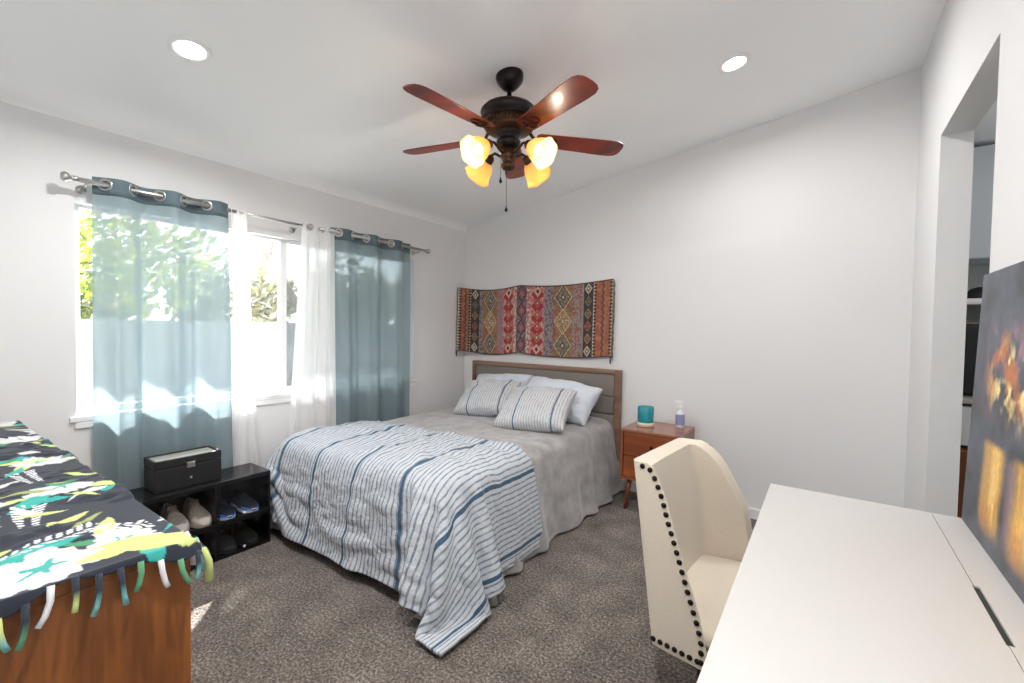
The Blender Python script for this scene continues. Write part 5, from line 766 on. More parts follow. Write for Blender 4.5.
[63,10,2,-2,1,0,-1,1,-2,2,1,1,0,-1,-1,-6,1,-2,3,-2,-5,0,-1,1,0,1,-1,0,1,-1,1,-1,0,-1,1,1,-1,0,0,1,-1,1,-1,0,1,0,-1,1,0,-2,2,0,0,0,-1,1,-1,-1,2,0,-1,0,0,2,-2,0,1,0,-1,0,1,2,-3,-5,6,-7,1,-1,3,0,-8,-1,1,0,1,0,1,0,-1,0,-1,0,0,-2,1,-1,1,-1,1,3],
[67,11,1,-1,0,0,-1,0,0,0,0,1,1,1,0,-1,-7,0,-2,4,-4,-3,-1,1,1,-1,0,1,-1,0,2,-2,-1,2,-1,0,0,0,0,0,1,0,-1,0,0,2,-2,1,0,-1,1,-1,2,-3,1,2,-2,0,1,-2,3,-3,2,0,-1,0,1,0,-1,1,0,1,-3,-4,5,-5,0,0,3,-8,-2,1,0,2,0,-1,0,0,0,-2,0,0,-1,0,0,1,-1,0,0,6],
[69,12,1,-2,1,-1,0,0,-1,0,0,0,0,1,1,1,-1,-8,2,-4,4,-4,-2,0,0,0,1,-1,1,0,-1,0,0,0,0,1,-2,1,1,0,-1,-1,2,0,-1,1,-1,1,1,-3,2,1,-3,2,0,-1,0,2,-2,-1,2,-1,1,-1,-1,3,-1,-2,3,-5,8,-6,-3,4,-2,-2,-1,3,-6,-4,2,-1,2,0,-1,-1,0,0,-2,1,-1,0,1,-1,0,1,0,0,1,1],
[69,14,-2,1,-1,1,-2,1,-1,-1,0,1,-2,1,-1,2,1,0,-8,1,-1,-1,-1,-2,0,0,1,-1,1,-1,2,-4,3,0,-2,2,-1,-1,2,0,-2,2,-1,-1,4,-2,-2,2,0,0,-3,5,-4,3,-3,3,-5,6,-4,3,-4,5,-3,-2,3,1,-5,7,-5,0,5,-9,6,-2,-1,-1,-1,-2,-5,2,-2,3,-2,0,-2,0,0,0,-1,0,1,-1,0,1,0,1,1,0,-1,0],
[71,12,1,0,0,-1,1,-1,0,0,-1,-1,1,-2,1,-1,1,0,2,-8,0,-1,-1,-2,1,-1,0,1,-2,2,-1,1,-1,0,2,-4,3,0,-1,0,1,-3,4,-2,0,-2,7,-5,-2,3,2,-3,-2,4,-2,-2,5,-3,-3,7,-6,3,0,-4,6,-4,0,4,-5,6,-4,-5,5,-1,0,-2,0,-5,-1,-1,2,-2,-1,-2,1,0,-1,0,2,-2,0,1,1,0,0,0,1,-1,1,-1],
[73,13,-2,2,0,0,-1,1,0,-1,0,0,-1,-1,0,0,-1,1,-2,1,-5,-1,-1,-1,-1,0,0,0,0,1,-1,0,0,1,-1,1,-2,1,1,-3,3,0,0,-2,3,-4,4,-3,4,-6,6,-5,4,-4,6,-8,7,-5,5,-6,7,-7,5,-5,5,-4,5,-5,7,-9,5,-3,1,1,-3,1,0,-5,-2,1,-3,-1,0,0,-1,1,-1,1,0,1,-1,1,0,0,1,-1,0,0,0,-1],
[76,12,0,0,0,1,0,-1,1,0,0,-1,0,0,-2,1,-2,1,-1,-3,-2,-2,0,-1,-1,0,0,1,-1,0,0,0,1,-1,-1,3,-4,3,-1,2,-2,-2,3,0,-3,6,-5,1,-1,6,-8,1,5,-4,1,4,-9,4,5,-8,9,-6,2,-5,6,-3,2,3,-9,3,5,-4,1,-1,-1,0,-2,0,-4,-2,-2,-1,2,-2,1,0,1,-1,1,0,0,0,0,0,0,0,-1,0,-1,0],
[79,12,1,-1,0,0,1,-1,1,-1,1,0,-1,0,0,-1,-1,-1,-1,-2,-2,-2,-1,0,-1,1,-1,-1,1,1,-1,0,0,1,-2,2,0,-3,2,3,-4,1,2,-5,3,3,-5,3,0,-1,4,-9,6,0,1,-1,-7,7,1,-5,8,-3,-2,-4,4,1,3,-6,-3,8,-5,3,0,-3,1,-3,0,0,-3,-3,-2,1,-2,2,-1,0,1,0,0,0,0,0,-1,0,0,0,0,-1,1,-1],
[82,13,-1,1,-1,0,1,-1,0,1,-1,1,-1,1,-1,0,-1,-3,-1,-1,-4,0,-1,1,-2,0,1,-2,1,0,2,-4,2,2,-4,3,1,-2,-3,4,2,-3,-2,2,-1,4,-5,1,4,-3,4,-5,-2,5,1,-4,-5,5,4,-6,9,-6,4,-9,6,3,-5,-2,-3,7,-1,4,-3,-2,-2,-2,4,-5,0,-4,0,-3,2,0,-1,1,0,-1,1,-1,0,0,-1,1,-1,0,1,-1,1,-1],
[86,13,-1,0,1,-1,0,0,1,-1,1,-1,0,1,-1,0,0,-6,1,-2,-2,1,-5,1,5,-9,4,2,-4,3,-2,3,-4,3,0,0,-1,0,-3,7,-5,5,-8,3,1,1,-2,0,3,-1,0,4,-8,4,2,-6,-3,6,2,-5,9,-3,1,-9,8,-2,-5,-2,5,2,-1,5,-3,-3,-5,5,-4,0,-3,1,-2,-2,-1,0,1,-1,0,-1,1,-1,0,0,0,0,1,-1,1,-1,-1,2],
[90,12,1,-1,0,1,-1,0,1,-1,1,-1,0,1,-1,0,-4,0,-1,-2,-2,-1,-3,3,-1,0,-2,0,3,-3,3,-3,-1,2,3,-3,-2,2,2,-4,4,2,-5,-5,10,-7,3,-1,4,-2,-1,2,2,-5,5,-9,-1,7,-4,3,6,-3,2,-6,3,-6,-2,2,4,2,0,3,-2,-8,4,-4,0,-1,-2,0,-1,1,-4,-1,1,-1,0,1,-2,1,1,-1,0,0,0,0,1,-1,0,1],
[93,13,-1,1,-1,1,-1,0,0,1,-1,1,-1,0,-1,0,-1,-3,-1,-1,-1,-3,-1,1,-1,4,-8,3,2,1,-2,1,-3,0,5,-2,-4,3,0,1,2,0,-8,8,-4,-1,-1,5,1,-4,0,2,2,2,-3,-9,7,-7,11,-7,8,1,-4,2,-9,-2,3,4,2,2,-1,-6,11,-12,-1,-1,1,-1,1,0,-6,-1,-1,0,0,0,1,-1,0,0,0,0,0,0,1,-1,0,0,0,1],
[97,10,3,-1,0,1,0,0,-1,-1,2,-1,-1,0,0,1,0,-6,1,-3,1,-5,2,-4,4,-1,2,-9,5,5,-4,1,-3,0,4,0,-5,4,-3,2,5,-3,-4,0,5,-6,3,-4,8,-3,-3,3,-2,4,2,-7,1,-7,8,2,5,-9,6,-4,2,-10,6,8,-9,7,-3,-6,7,1,-4,-3,0,-2,1,-7,-1,1,0,-1,1,-1,0,0,0,0,1,-1,0,0,0,0,1,-1,0,0],
[96,13,-2,2,-1,1,-1,1,-1,1,-1,-1,2,0,-3,2,-4,1,-3,-2,1,-5,2,-2,0,2,-3,4,-10,9,1,-5,5,-7,4,3,-5,0,4,-6,11,-7,2,-7,8,-6,2,1,-2,5,-2,-3,4,-5,7,-6,6,-12,12,0,-6,6,-8,3,6,-10,5,0,6,-6,-4,7,-9,5,1,3,-9,0,-2,2,-6,0,-1,0,0,0,0,0,0,0,0,0,0,0,1,-1,0,0,0,0],
[96,11,2,-1,0,0,1,-1,1,0,-1,0,1,0,0,-3,0,-1,-5,-1,0,0,-4,4,-3,2,-2,-1,4,-10,12,-7,3,-1,-3,5,-2,-1,0,3,-4,8,-4,-8,6,-3,7,-7,4,-4,6,1,-4,-5,4,7,-8,2,-3,10,-7,-2,5,-10,6,4,-7,11,-10,3,1,-4,0,4,3,-9,5,-6,-1,-5,3,-4,0,1,-1,0,0,0,0,1,-1,0,0,0,0,0,0,0,0,1],
[93,12,1,-1,1,0,-1,1,0,-1,1,-1,2,-2,1,-1,-3,-3,1,-2,-4,0,2,-4,5,-6,3,-2,1,4,-11,14,-11,6,-5,2,1,1,-2,3,-5,7,1,-7,-4,4,4,0,-6,5,-2,4,0,-2,-6,12,-7,1,-8,7,0,4,-3,-7,8,-7,9,1,-7,-4,6,1,-3,6,-4,1,-7,-3,4,-4,-3,1,-2,1,-2,1,0,1,-1,0,0,0,0,0,0,1,-1,0,0,0],
[92,12,1,0,0,0,0,0,-1,1,0,0,0,-2,2,-1,0,-5,-2,-2,-2,1,-1,2,-5,5,-4,0,0,4,-1,-7,13,-13,6,-4,0,6,-4,2,-3,2,6,-3,-7,-2,5,5,-6,0,2,4,-6,2,5,-4,-6,5,7,-8,-3,0,6,1,-7,7,-8,9,1,-9,-2,6,1,3,-1,-6,-6,3,-1,0,-4,-2,1,-2,2,-1,0,0,0,0,0,0,1,-1,0,0,0,0,0,1],
[92,13,0,0,0,0,0,-1,1,0,0,0,0,0,0,-2,0,-4,-2,-3,-1,0,1,0,2,-6,3,-4,5,-6,11,-7,-4,12,-13,4,-2,0,4,2,-4,-1,5,3,-7,-5,3,3,5,-9,4,3,-6,8,-8,4,2,-9,12,-5,-6,1,6,1,-5,6,-10,13,-11,6,-4,-2,7,-1,1,-9,2,-2,-2,-3,0,0,-2,0,0,0,0,0,1,-1,0,0,0,0,0,0,1,-1,0,0],
[94,12,1,0,0,0,0,-1,2,-1,-1,1,0,-1,1,-1,-2,-3,-6,2,0,0,-2,1,0,3,-8,3,-5,3,4,3,-4,-2,8,-13,5,-5,5,3,1,-4,-1,9,-5,-6,-1,2,9,-7,-3,4,5,-6,8,-7,-5,-1,7,2,-1,-8,6,3,2,-11,10,-8,5,-2,-1,8,-6,3,-5,-3,-3,1,4,-8,0,-2,0,0,0,1,-1,0,0,0,0,1,-1,0,0,0,1,-2,2,-1],
[94,13,0,0,0,0,0,0,0,0,0,0,-1,1,-1,-1,-3,2,-6,-5,4,-2,2,-1,0,0,3,-8,-3,2,6,-1,5,-6,1,5,-11,-2,4,6,-2,0,-1,0,7,-9,-3,2,1,9,-11,4,-1,3,7,-14,1,1,3,6,-11,8,-5,8,-5,-9,10,-5,1,6,-5,3,6,-9,-6,0,4,-1,-5,1,-4,-1,0,1,0,-1,0,0,0,0,0,0,0,0,1,-1,0,0,0,0],
[95,13,0,0,0,0,0,-1,1,0,0,0,0,0,-3,1,0,-6,2,-3,-3,0,1,0,-1,1,0,1,-12,4,6,3,-7,8,-6,6,0,-11,-1,5,7,-5,-3,8,-3,2,-8,-2,2,9,-4,-2,0,6,1,-8,-3,-2,12,-2,-3,-4,11,-5,-7,0,3,2,-1,-1,5,6,-5,-10,1,0,1,-1,-2,-2,-3,-1,1,-1,0,1,-1,0,0,0,0,0,0,1,-1,-1,2,-1,0,0],
[96,13,0,0,-1,1,0,0,0,0,0,-1,1,0,0,-2,-3,-1,-3,0,-3,2,-3,1,2,0,0,-7,4,-7,11,-8,4,-1,7,-8,9,-14,11,-10,9,-6,4,-1,2,5,-12,3,-4,10,-5,3,-3,10,-11,-3,1,9,-5,-3,9,-6,-4,8,-1,-8,-1,7,1,-7,12,-7,5,-5,-7,3,-3,1,0,-5,3,-5,0,0,0,1,-1,0,0,0,0,0,0,0,0,1,-1,0,0,0],
[97,13,0,-1,1,0,0,0,0,0,0,0,0,0,-2,0,-2,-2,-4,-1,1,-2,0,3,-1,-2,-5,2,-1,9,-4,-5,3,-3,0,10,-8,6,-12,11,-10,4,3,1,2,2,-14,4,8,-9,8,-4,6,1,-13,3,3,5,-5,5,-3,-3,-1,4,6,-13,8,-5,-2,9,-6,8,-8,7,-8,-5,5,-4,0,-2,-4,1,0,-1,0,0,0,1,-1,0,0,0,0,0,0,0,0,0,1,-1],
[97,13,0,0,0,0,0,0,0,0,0,0,-1,1,0,-5,1,-1,-6,0,0,1,1,-1,-3,-1,-4,4,3,-4,6,1,-10,2,1,6,4,-14,3,7,-3,-9,10,-3,10,-14,3,4,-6,7,-6,5,6,-9,-7,7,1,1,5,-9,0,3,2,-2,3,1,-8,-4,7,2,6,-11,5,-1,3,-6,-5,4,-4,-2,-1,-2,0,0,1,-1,0,0,0,0,1,-1,0,0,0,0,0,0,0,1],
[99,12,1,0,0,0,0,0,0,-1,1,0,0,-1,1,-3,-1,-5,3,-5,0,2,-3,-2,1,-4,6,-4,1,1,7,-7,1,-8,10,-5,12,-13,-3,5,6,-10,8,-6,11,-14,10,-3,-7,9,-4,0,9,-17,11,-1,-2,1,1,2,-7,-2,8,4,-3,-3,-8,4,5,4,-7,6,-8,6,-5,4,-5,-6,3,-3,0,-2,0,-1,0,0,0,0,0,0,0,1,-1,0,0,0,0,0,0,0],
[99,13,0,0,0,0,0,0,-1,2,-2,1,0,-1,-1,0,-2,-2,-3,-2,2,-4,-1,3,-6,5,1,-1,-5,5,4,-1,-11,9,0,-6,10,-2,-12,3,8,1,-9,11,-6,-6,7,5,-11,5,-2,11,-16,5,3,1,0,0,-1,-5,3,-4,5,8,-11,1,5,-9,10,-5,6,-10,7,-2,-2,-3,1,1,-7,2,-4,0,-1,1,-1,0,0,0,0,0,0,0,1,-1,0,0,0,0,0,0],
[100,13,0,0,0,-1,1,0,0,0,0,-1,2,-2,0,-2,-1,-3,-3,2,-6,1,3,-6,5,1,-8,8,-2,-3,10,-7,-8,8,4,-9,4,7,-10,-6,12,-5,7,-2,-9,7,-1,-2,10,-14,11,-12,12,-10,3,5,-4,2,5,-9,-1,-1,12,-8,-1,8,-13,11,-2,0,-1,-8,6,0,2,-3,-2,-3,2,-6,-1,-1,2,-2,0,0,0,0,0,0,0,0,1,-1,0,0,0,0,0,0],
[100,13,0,0,0,0,0,0,0,-1,1,0,-1,1,-1,-1,-4,-1,0,-5,-2,1,4,-4,2,0,-8,7,2,3,-11,11,-13,9,-2,3,-6,10,-9,-6,5,3,1,4,-1,-11,7,4,-7,11,-15,10,-7,10,-12,5,4,-1,-2,-1,-5,7,1,4,-11,2,6,-8,8,-2,5,-12,7,-7,4,1,-2,2,-7,-4,1,-1,-1,1,-1,0,0,0,0,1,-1,0,0,0,0,0,0,0,1,-1],
[101,12,1,0,0,0,0,0,0,0,0,0,-1,1,-2,0,-3,-1,-3,-6,5,-4,2,3,-4,4,-10,11,0,-11,6,5,-11,5,5,-4,6,-11,3,4,-8,7,-1,-2,5,5,-10,-5,7,7,-8,-4,10,-6,3,-9,5,6,-6,6,-9,8,-4,5,0,-12,9,-5,3,4,4,-13,7,1,-7,1,2,-4,-1,-2,-3,-1,1,-1,0,0,0,1,-1,0,0,0,0,0,1,-2,2,-1,0,0],
[101,13,0,0,0,0,0,0,0,-1,1,0,0,-1,0,-2,-2,-1,-4,-1,-2,-1,4,-2,6,-15,15,-2,-12,4,3,4,-3,-6,8,5,-7,-4,-3,9,-8,7,-6,4,7,-2,-9,-2,8,-4,6,-10,13,-3,-2,-7,-2,6,1,4,-4,-2,6,3,-9,-6,9,-4,1,3,8,-7,-1,-6,1,1,-3,0,-2,0,-4,0,-1,1,-1,0,0,0,0,0,0,0,0,1,-2,2,-1,0,0,0],
[102,12,1,0,0,0,0,0,0,0,0,-1,2,-3,1,-1,-2,-4,-2,-3,3,-2,0,1,0,-4,1,11,-19,5,5,1,0,-4,8,-7,1,5,-12,8,-2,-1,2,-1,9,-13,9,-11,7,3,-6,3,2,0,7,-15,0,6,1,-4,5,1,4,-14,9,-3,-5,8,-4,6,-5,6,-11,12,-12,2,-1,-1,0,-4,0,-2,-1,0,0,0,0,0,0,1,-1,0,0,0,0,0,0,0,0,1],
[102,13,-1,2,-2,1,0,0,0,0,0,0,0,-1,-1,0,-3,-2,-4,0,1,-5,4,-1,-3,1,12,-11,-7,4,8,-7,3,-1,0,-3,4,7,-7,-8,6,-1,3,3,-3,4,-14,10,-2,3,-3,0,2,1,-3,7,-10,1,4,0,0,3,-11,4,3,2,-1,-2,2,-4,6,-9,8,0,0,-7,0,0,-1,-3,-2,-1,-1,1,-1,0,0,0,0,0,0,0,0,0,1,-1,0,0,0,0]]]

# ================================================================= THE ROOM
XL, XR, YB, YN = -3.227, 0.432, 3.727, -0.50
def zc(x): return 2.446 + 0.1553 * (x - XL)
WY0, WY1, WZ0, WZ1 = 0.628, 2.985, 0.875, 2.022          # window opening
OY0, OY1, OZ = 2.110, 3.035, 2.375                        # opening in the right wall

o = struct(obj('floor', box((XL - 0.16, YN - 0.12, -0.12), (2.0, 4.75, 0.0)), M_carpet))

bm = new(); add_prism(bm, [(XL - 0.16, zc(XL - 0.16)), (XR + 0.125, zc(XR + 0.125)), (XR + 0.125, zc(XR) + 0.2), (XL - 0.16, zc(XL) + 0.2)], 1, YN - 0.12, YB + 0.12)
struct(obj('ceiling', bm, M_ceil))

# cove where the ceiling meets the window wall
bm = new()
pts = []
c1, c2 = (XL - 0.005, 2.395), (XL + 0.17, zc(XL + 0.17) + 0.002)
for k in range(11):
    t = k / 10
    p1 = (XL, 2.452)
    pts.append(((1 - t) ** 2 * c1[0] + 2 * t * (1 - t) * p1[0] + t * t * c2[0], (1 - t) ** 2 * c1[1] + 2 * t * (1 - t) * p1[1] + t * t * c2[1]))
pts += [(XL + 0.17, 2.60), (XL - 0.02, 2.60), (XL - 0.02, 2.395)]
add_prism(bm, pts, 1, YN, YB)
struct(obj('trim_1', bm, M_ceil))

T = 0.14
bm = new()
for a, b in (((YN - 0.12, 0), (WY0, 2.6)), ((WY1, 0), (YB + 0.12, 2.6)), ((WY0, 0), (WY1, WZ0)), ((WY0, WZ1), (WY1, 2.6))):
    add_box(bm, (XL - T, a[0], a[1] - 0.02), (XL, b[0], b[1]))
struct(obj('wall_left', bm, M_wall))
bm = new(); add_box(bm, (XL - T, YB, -0.02), (XR + 0.118, YB + 0.12, 3.3))
struct(obj('wall_back', bm, M_wall))
bm = new()
for a, b in (((YN - 0.12, 0), (OY0, 3.3)), ((OY1, 0), (YB + 0.12, 3.3)), ((OY0, OZ), (OY1, 3.3))):
    add_box(bm, (XR, a[0], a[1] - 0.02), (XR + 0.118, b[0], b[1]))
struct(obj('wall_right', bm, M_wall))
struct(obj('wall_near', box((XL - T, YN - 0.12, -0.02), (XR + 0.118, YN, 3.3)), M_wall))

bm = new(); add_box(bm, (XL, YN, 0), (XL + 0.014, YB, 0.075)); struct(obj('baseboard_left', bm, M_trim, bevel=0.004))
bm = new(); add_box(bm, (XL + 0.014, YB - 0.014, 0), (XR - 0.014, YB, 0.075)); struct(obj('baseboard_back', bm, M_trim, bevel=0.004))
bm = new(); add_box(bm, (XR - 0.014, OY1, 0), (XR, YB, 0.075)); add_box(bm, (XR - 0.014, YN, 0), (XR, OY0, 0.075)); struct(obj('baseboard_right', bm, M_trim, bevel=0.004))

# the hall behind the opening
M_hall = mat('hall wall paint', lin(206, 208, 208), 0.8)
struct(obj('wall_hall_end', box((XR + 0.118, 4.62, -0.02), (2.0, 4.74, 3.1)), M_hall))
struct(obj('wall_hall_side', box((1.88, 1.2, -0.02), (2.0, 4.62, 3.1)), M_hall))
struct(obj('wall_hall_near', box((XR + 0.118, 1.08, -0.02), (2.0, 1.2, 3.1)), M_hall))
struct(obj('ceiling_hall', box((XR + 0.118, 1.08, 2.66), (2.0, 4.74, 2.76)), M_ceil))
struct(obj('wall_hall_left', box((XR + 0.0, YB + 0.12, -0.02), (XR + 0.118, 4.74, 3.1)), M_hall))

# window: frame, two panes with a meeting rail, sill
win = bpy.data.objects.new('window_1', None); COL.objects.link(win); win.location = (XL - 0.07, (WY0 + WY1) / 2, WZ0); struct(win)
gx0, gx1 = XL - 0.115, XL - 0.06
bm = new()
add_box(bm, (gx0, WY0, WZ0), (gx1, WY0 + 0.032, WZ1)); add_box(bm, (gx0, WY1 - 0.032, WZ0), (gx1, WY1, WZ1))
add_box(bm, (gx0, WY0 + 0.032, WZ1 - 0.036), (gx1, WY1 - 0.032, WZ1)); add_box(bm, (gx0, WY0 + 0.032, WZ0), (gx1, WY1 - 0.032, WZ0 + 0.036))
struct(obj('frame', bm, M_vinyl, win, bevel=0.004))
bm = new(); add_box(bm, (gx0 + 0.008, 1.742, WZ0 + 0.03), (gx1 - 0.004, 1.790, WZ1 - 0.03)); struct(obj('meeting_rail', bm, M_vinyl, win, bevel=0.004))
struct(obj('pane', box((gx0 + 0.022, WY0 + 0.02, WZ0 + 0.02), (gx0 + 0.026, 1.76, WZ1 - 0.02)), M_glass, win))
struct(obj('pane', box((gx0 + 0.034, 1.77, WZ0 + 0.02), (gx0 + 0.038, WY1 - 0.02, WZ1 - 0.02)), M_glass, win))
struct(obj('screen', box((gx0 + 0.004, 1.78, WZ0 + 0.03), (gx0 + 0.005, WY1 - 0.03, WZ1 - 0.03)), M_screen, win))
bm = new(); add_box(bm, (gx1 - 0.005, WY0 - 0.03, WZ0 - 0.03), (XL + 0.014, WY1 + 0.045, WZ0 + 0.002))
add_box(bm, (XL - 0.001, WY0 - 0.01, WZ0 - 0.065), (XL + 0.012, WY1 + 0.02, WZ0 - 0.03))
struct(obj('sill', bm, M_trim, win, bevel=0.005))

# ================================================================= OUTSIDE
M_yard = mat('pale concrete yard', lin(196, 192, 184), 0.9, noise=(1.5, 0.1, 5, (1, 1, 1)))
M_stucco = mat('white stucco', lin(172, 170, 167), 0.9, noise=(3, 0.06, 5, (1, 1, 1)))
M_bark = mat('grey bark', lin(150, 140, 130), 0.9, noise=(12, 0.3, 5, (1, 1, 0.3)))
struct(obj('ground_outside', box((-16, -9, -0.4), (XL - 0.16, 14, -0.25)), M_yard))
struct(obj('wall_garden', box((-9.2, -9, -0.3), (-9.0, 14, 1.42)), M_stucco))
struct(obj('eave', box((-4.30, -1.5, 2.32), (XL - T, 6.0, 2.42)), M_trim))


def leaf_cloud(name, blobs, n, size, mats, parent, seed):
    rng = random.Random(seed)
    bm = new()
    for i in range(n):
        c, r = blobs[rng.randrange(len(blobs))]
        d = Vector((rng.gauss(0, 1), rng.gauss(0, 1), rng.gauss(0, 1))).normalized() * (rng.random() ** 0.45)
        p = Vector(c) + Vector((d.x * r[0], d.y * r[1], d.z * r[2]))
        s = size * rng.uniform(0.6, 1.4)
        u = Vector((rng.gauss(0, 1), rng.gauss(0, 1), rng.gauss(0, 1))).normalized()
        v = u.orthogonal().normalized(); w = u.cross(v)
        q = [bm.verts.new(p + v * s), bm.verts.new(p + w * s * 0.45 + u * s * 0.12), bm.verts.new(p - v * s), bm.verts.new(p - w * s * 0.45 + u * s * 0.12)]
        f = bm.faces.new(q); f.material_index = rng.randrange(len(mats))
    me = bpy.data.meshes.new(name); bm.to_mesh(me); bm.free()
    for m in mats: me.materials.append(m)
    o = bpy.data.objects.new(name, me); link(o, parent); return o


G1 = sheer('yellow green leaf', lin(186, 190, 98), 0.0, 0.4)
G2 = sheer('mid green leaf', lin(132, 152, 92), 0.0, 0.5)
G3 = sheer('dark green leaf', lin(70, 96, 56), 0.0, 0.4)
G4 = sheer('silvery leaf', lin(206, 206, 194), 0.0, 0.5)
G5 = sheer('olive leaf', lin(182, 176, 142), 0.0, 0.5)

def tree(label, base, trunk, blobs, n, size, mats, seed, name='tree'):
    t = thing(name, label, 'tree', base, group=None)
    bm = new()
    for pts, r, r2 in trunk: add_tube(bm, [Vector(base) + Vector(p) for p in pts], r, 9, r2)
    obj('trunk', bm, M_bark, t, smooth=True)
    leaf_cloud('foliage', [(Vector(base) + Vector(c), r) for c, r in blobs], n, size, mats, t, seed)
    return t

tree('yellow green leafy tree outside the near end of the window', (-7.4, 0.6, -0.25),
     [([(0, 0, 0), (0.05, 0.1, 1.2), (0.0, 0.1, 2.4)], 0.10, 0.05)],
     [((0, 0.3, 2.7), (1.0, 1.3, 1.1)), ((-0.3, -0.9, 2.4), (0.9, 1.0, 0.9)), ((0.1, 1.5, 2.5), (0.8, 0.9, 0.8))], 2600, 0.085, [G1, G1, G2, G5], 3)
tree('bare forked tree with grey trunk seen through the middle of the window', (-6.3, 3.55, -0.25),
     [([(0, -0.25, 0), (0.02, -0.05, 0.7), (0.0, 0.22, 1.35)], 0.13, 0.09),
      ([(0, 0.2, 1.3), (0.0, 0.05, 1.9), (0, -0.35, 2.5), (0, -0.8, 3.2)], 0.07, 0.03),
      ([(0, 0.2, 1.3), (0.05, 0.45, 2.0), (0.0, 0.65, 2.9)], 0.08, 0.04),
      ([(0, 0.05, 1.9), (0, 0.2, 2.4), (0, 0.15, 3.0)], 0.04, 0.02),
      ([(0, -0.35, 2.5), (0, -0.25, 3.2)], 0.03, 0.015)],
     [((0.0, 0.3, 3.6), (0.8, 1.1, 0.5)), ((0.0, -0.9, 3.5), (0.6, 0.6, 0.4))], 260, 0.07, [G2, G5], 5)
def bush(label, c, r, n, mats, seed):
    t = thing('garden_bush', label, 'bush', (c[0], c[1], -0.25))
    bm = new(); add_tube(bm, [(c[0], c[1], -0.25), (c[0] + 0.05, c[1], c[2])], 0.08, 8, 0.04); obj('stem', bm, M_bark, t)
    leaf_cloud('foliage', [(c, r), ((c[0], c[1] - r[1] * 0.5, c[2] - 0.2), (r[0] * 0.8, r[1] * 0.45, r[2] * 0.8)), ((c[0], c[1] + r[1] * 0.5, c[2] - 0.1), (r[0] * 0.8, r[1] * 0.45, r[2] * 0.85))], n, 0.10, mats, t, seed)
bush('pale silvery shrub above the garden wall left of the bare tree', (-10.0, 4.4, 2.0), (0.7, 1.3, 0.95), 2600, [G4, G4, G5], 11)
bush('olive shrub above the garden wall behind the left teal curtain', (-10.1, 1.7, 1.9), (0.7, 1.3, 0.9), 2300, [G5, G2, G4], 12)
bush('pale shrub above the garden wall right of the bare tree', (-9.9, 7.0, 2.1), (0.7, 1.3, 1.05), 2600, [G4, G5, G4], 13)
bush('pale shrub above the garden wall behind the far teal curtain', (-10.0, 9.8, 2.2), (0.7, 1.5, 1.1), 2600, [G4, G4, G5], 14)

# ================================================================= CURTAINS
RX, RZ = -3.135, 2.098
def rod(label, y0, y1, thin_from=None, end_balls=(True, True), brackets=()):
    t = thing('curtain_rod', label, 'curtain rod', (RX, (y0 + y1) / 2, RZ))
    bm = new()
    if thin_from:
        add_tube(bm, [(RX, y0, RZ), (RX, thin_from, RZ)], 0.0125, 14); add_tube(bm, [(RX, thin_from, RZ), (RX, y1, RZ)], 0.0085, 14)
    else:
        add_tube(bm, [(RX, y0, RZ), (RX, y1, RZ)], 0.0125, 14)
    obj('pole', bm, M_chrome, t, smooth=True)
    for e, s, on in ((y0, -1, end_balls[0]), (y1, 1, end_balls[1])):
        if on:
            bm = new()
            R = Matrix.Rotation(-s * PI / 2, 3, 'X')
            add_lathe(bm, [(0.014, 0), (0.016, 0.012), (0.012, 0.02), (0.012, 0.026), (0.021, 0.034), (0.025, 0.045), (0.025, 0.052), (0.018, 0.062), (0, 0.064)], (RX, e, RZ), 16, R)
            obj('finial', bm, M_chrome, t, smooth=True)
    for y in brackets:
        bm = new()
        add_tube(bm, [(XL + 0.001, y, RZ - 0.03), (XL + 0.006, y, RZ - 0.03)], 0.022, 14)
        add_tube(bm, [(XL + 0.004, y, RZ - 0.03), (RX - 0.02, y, RZ - 0.026), (RX - 0.002, y, RZ - 0.021), (RX + 0.014, y, RZ - 0.008)], 0.005, 8)
        obj('bracket', bm, M_chrome, t, smooth=True)
    return t
rod('brushed nickel curtain rod holding the left teal curtain, with ribbed round finial', 0.625, 1.835, 1.37, (True, True), (0.655, 1.79))
rod('brushed nickel curtain rod over the far teal curtain near the corner', 1.955, 3.03, None, (False, True), (1.985, 2.965))


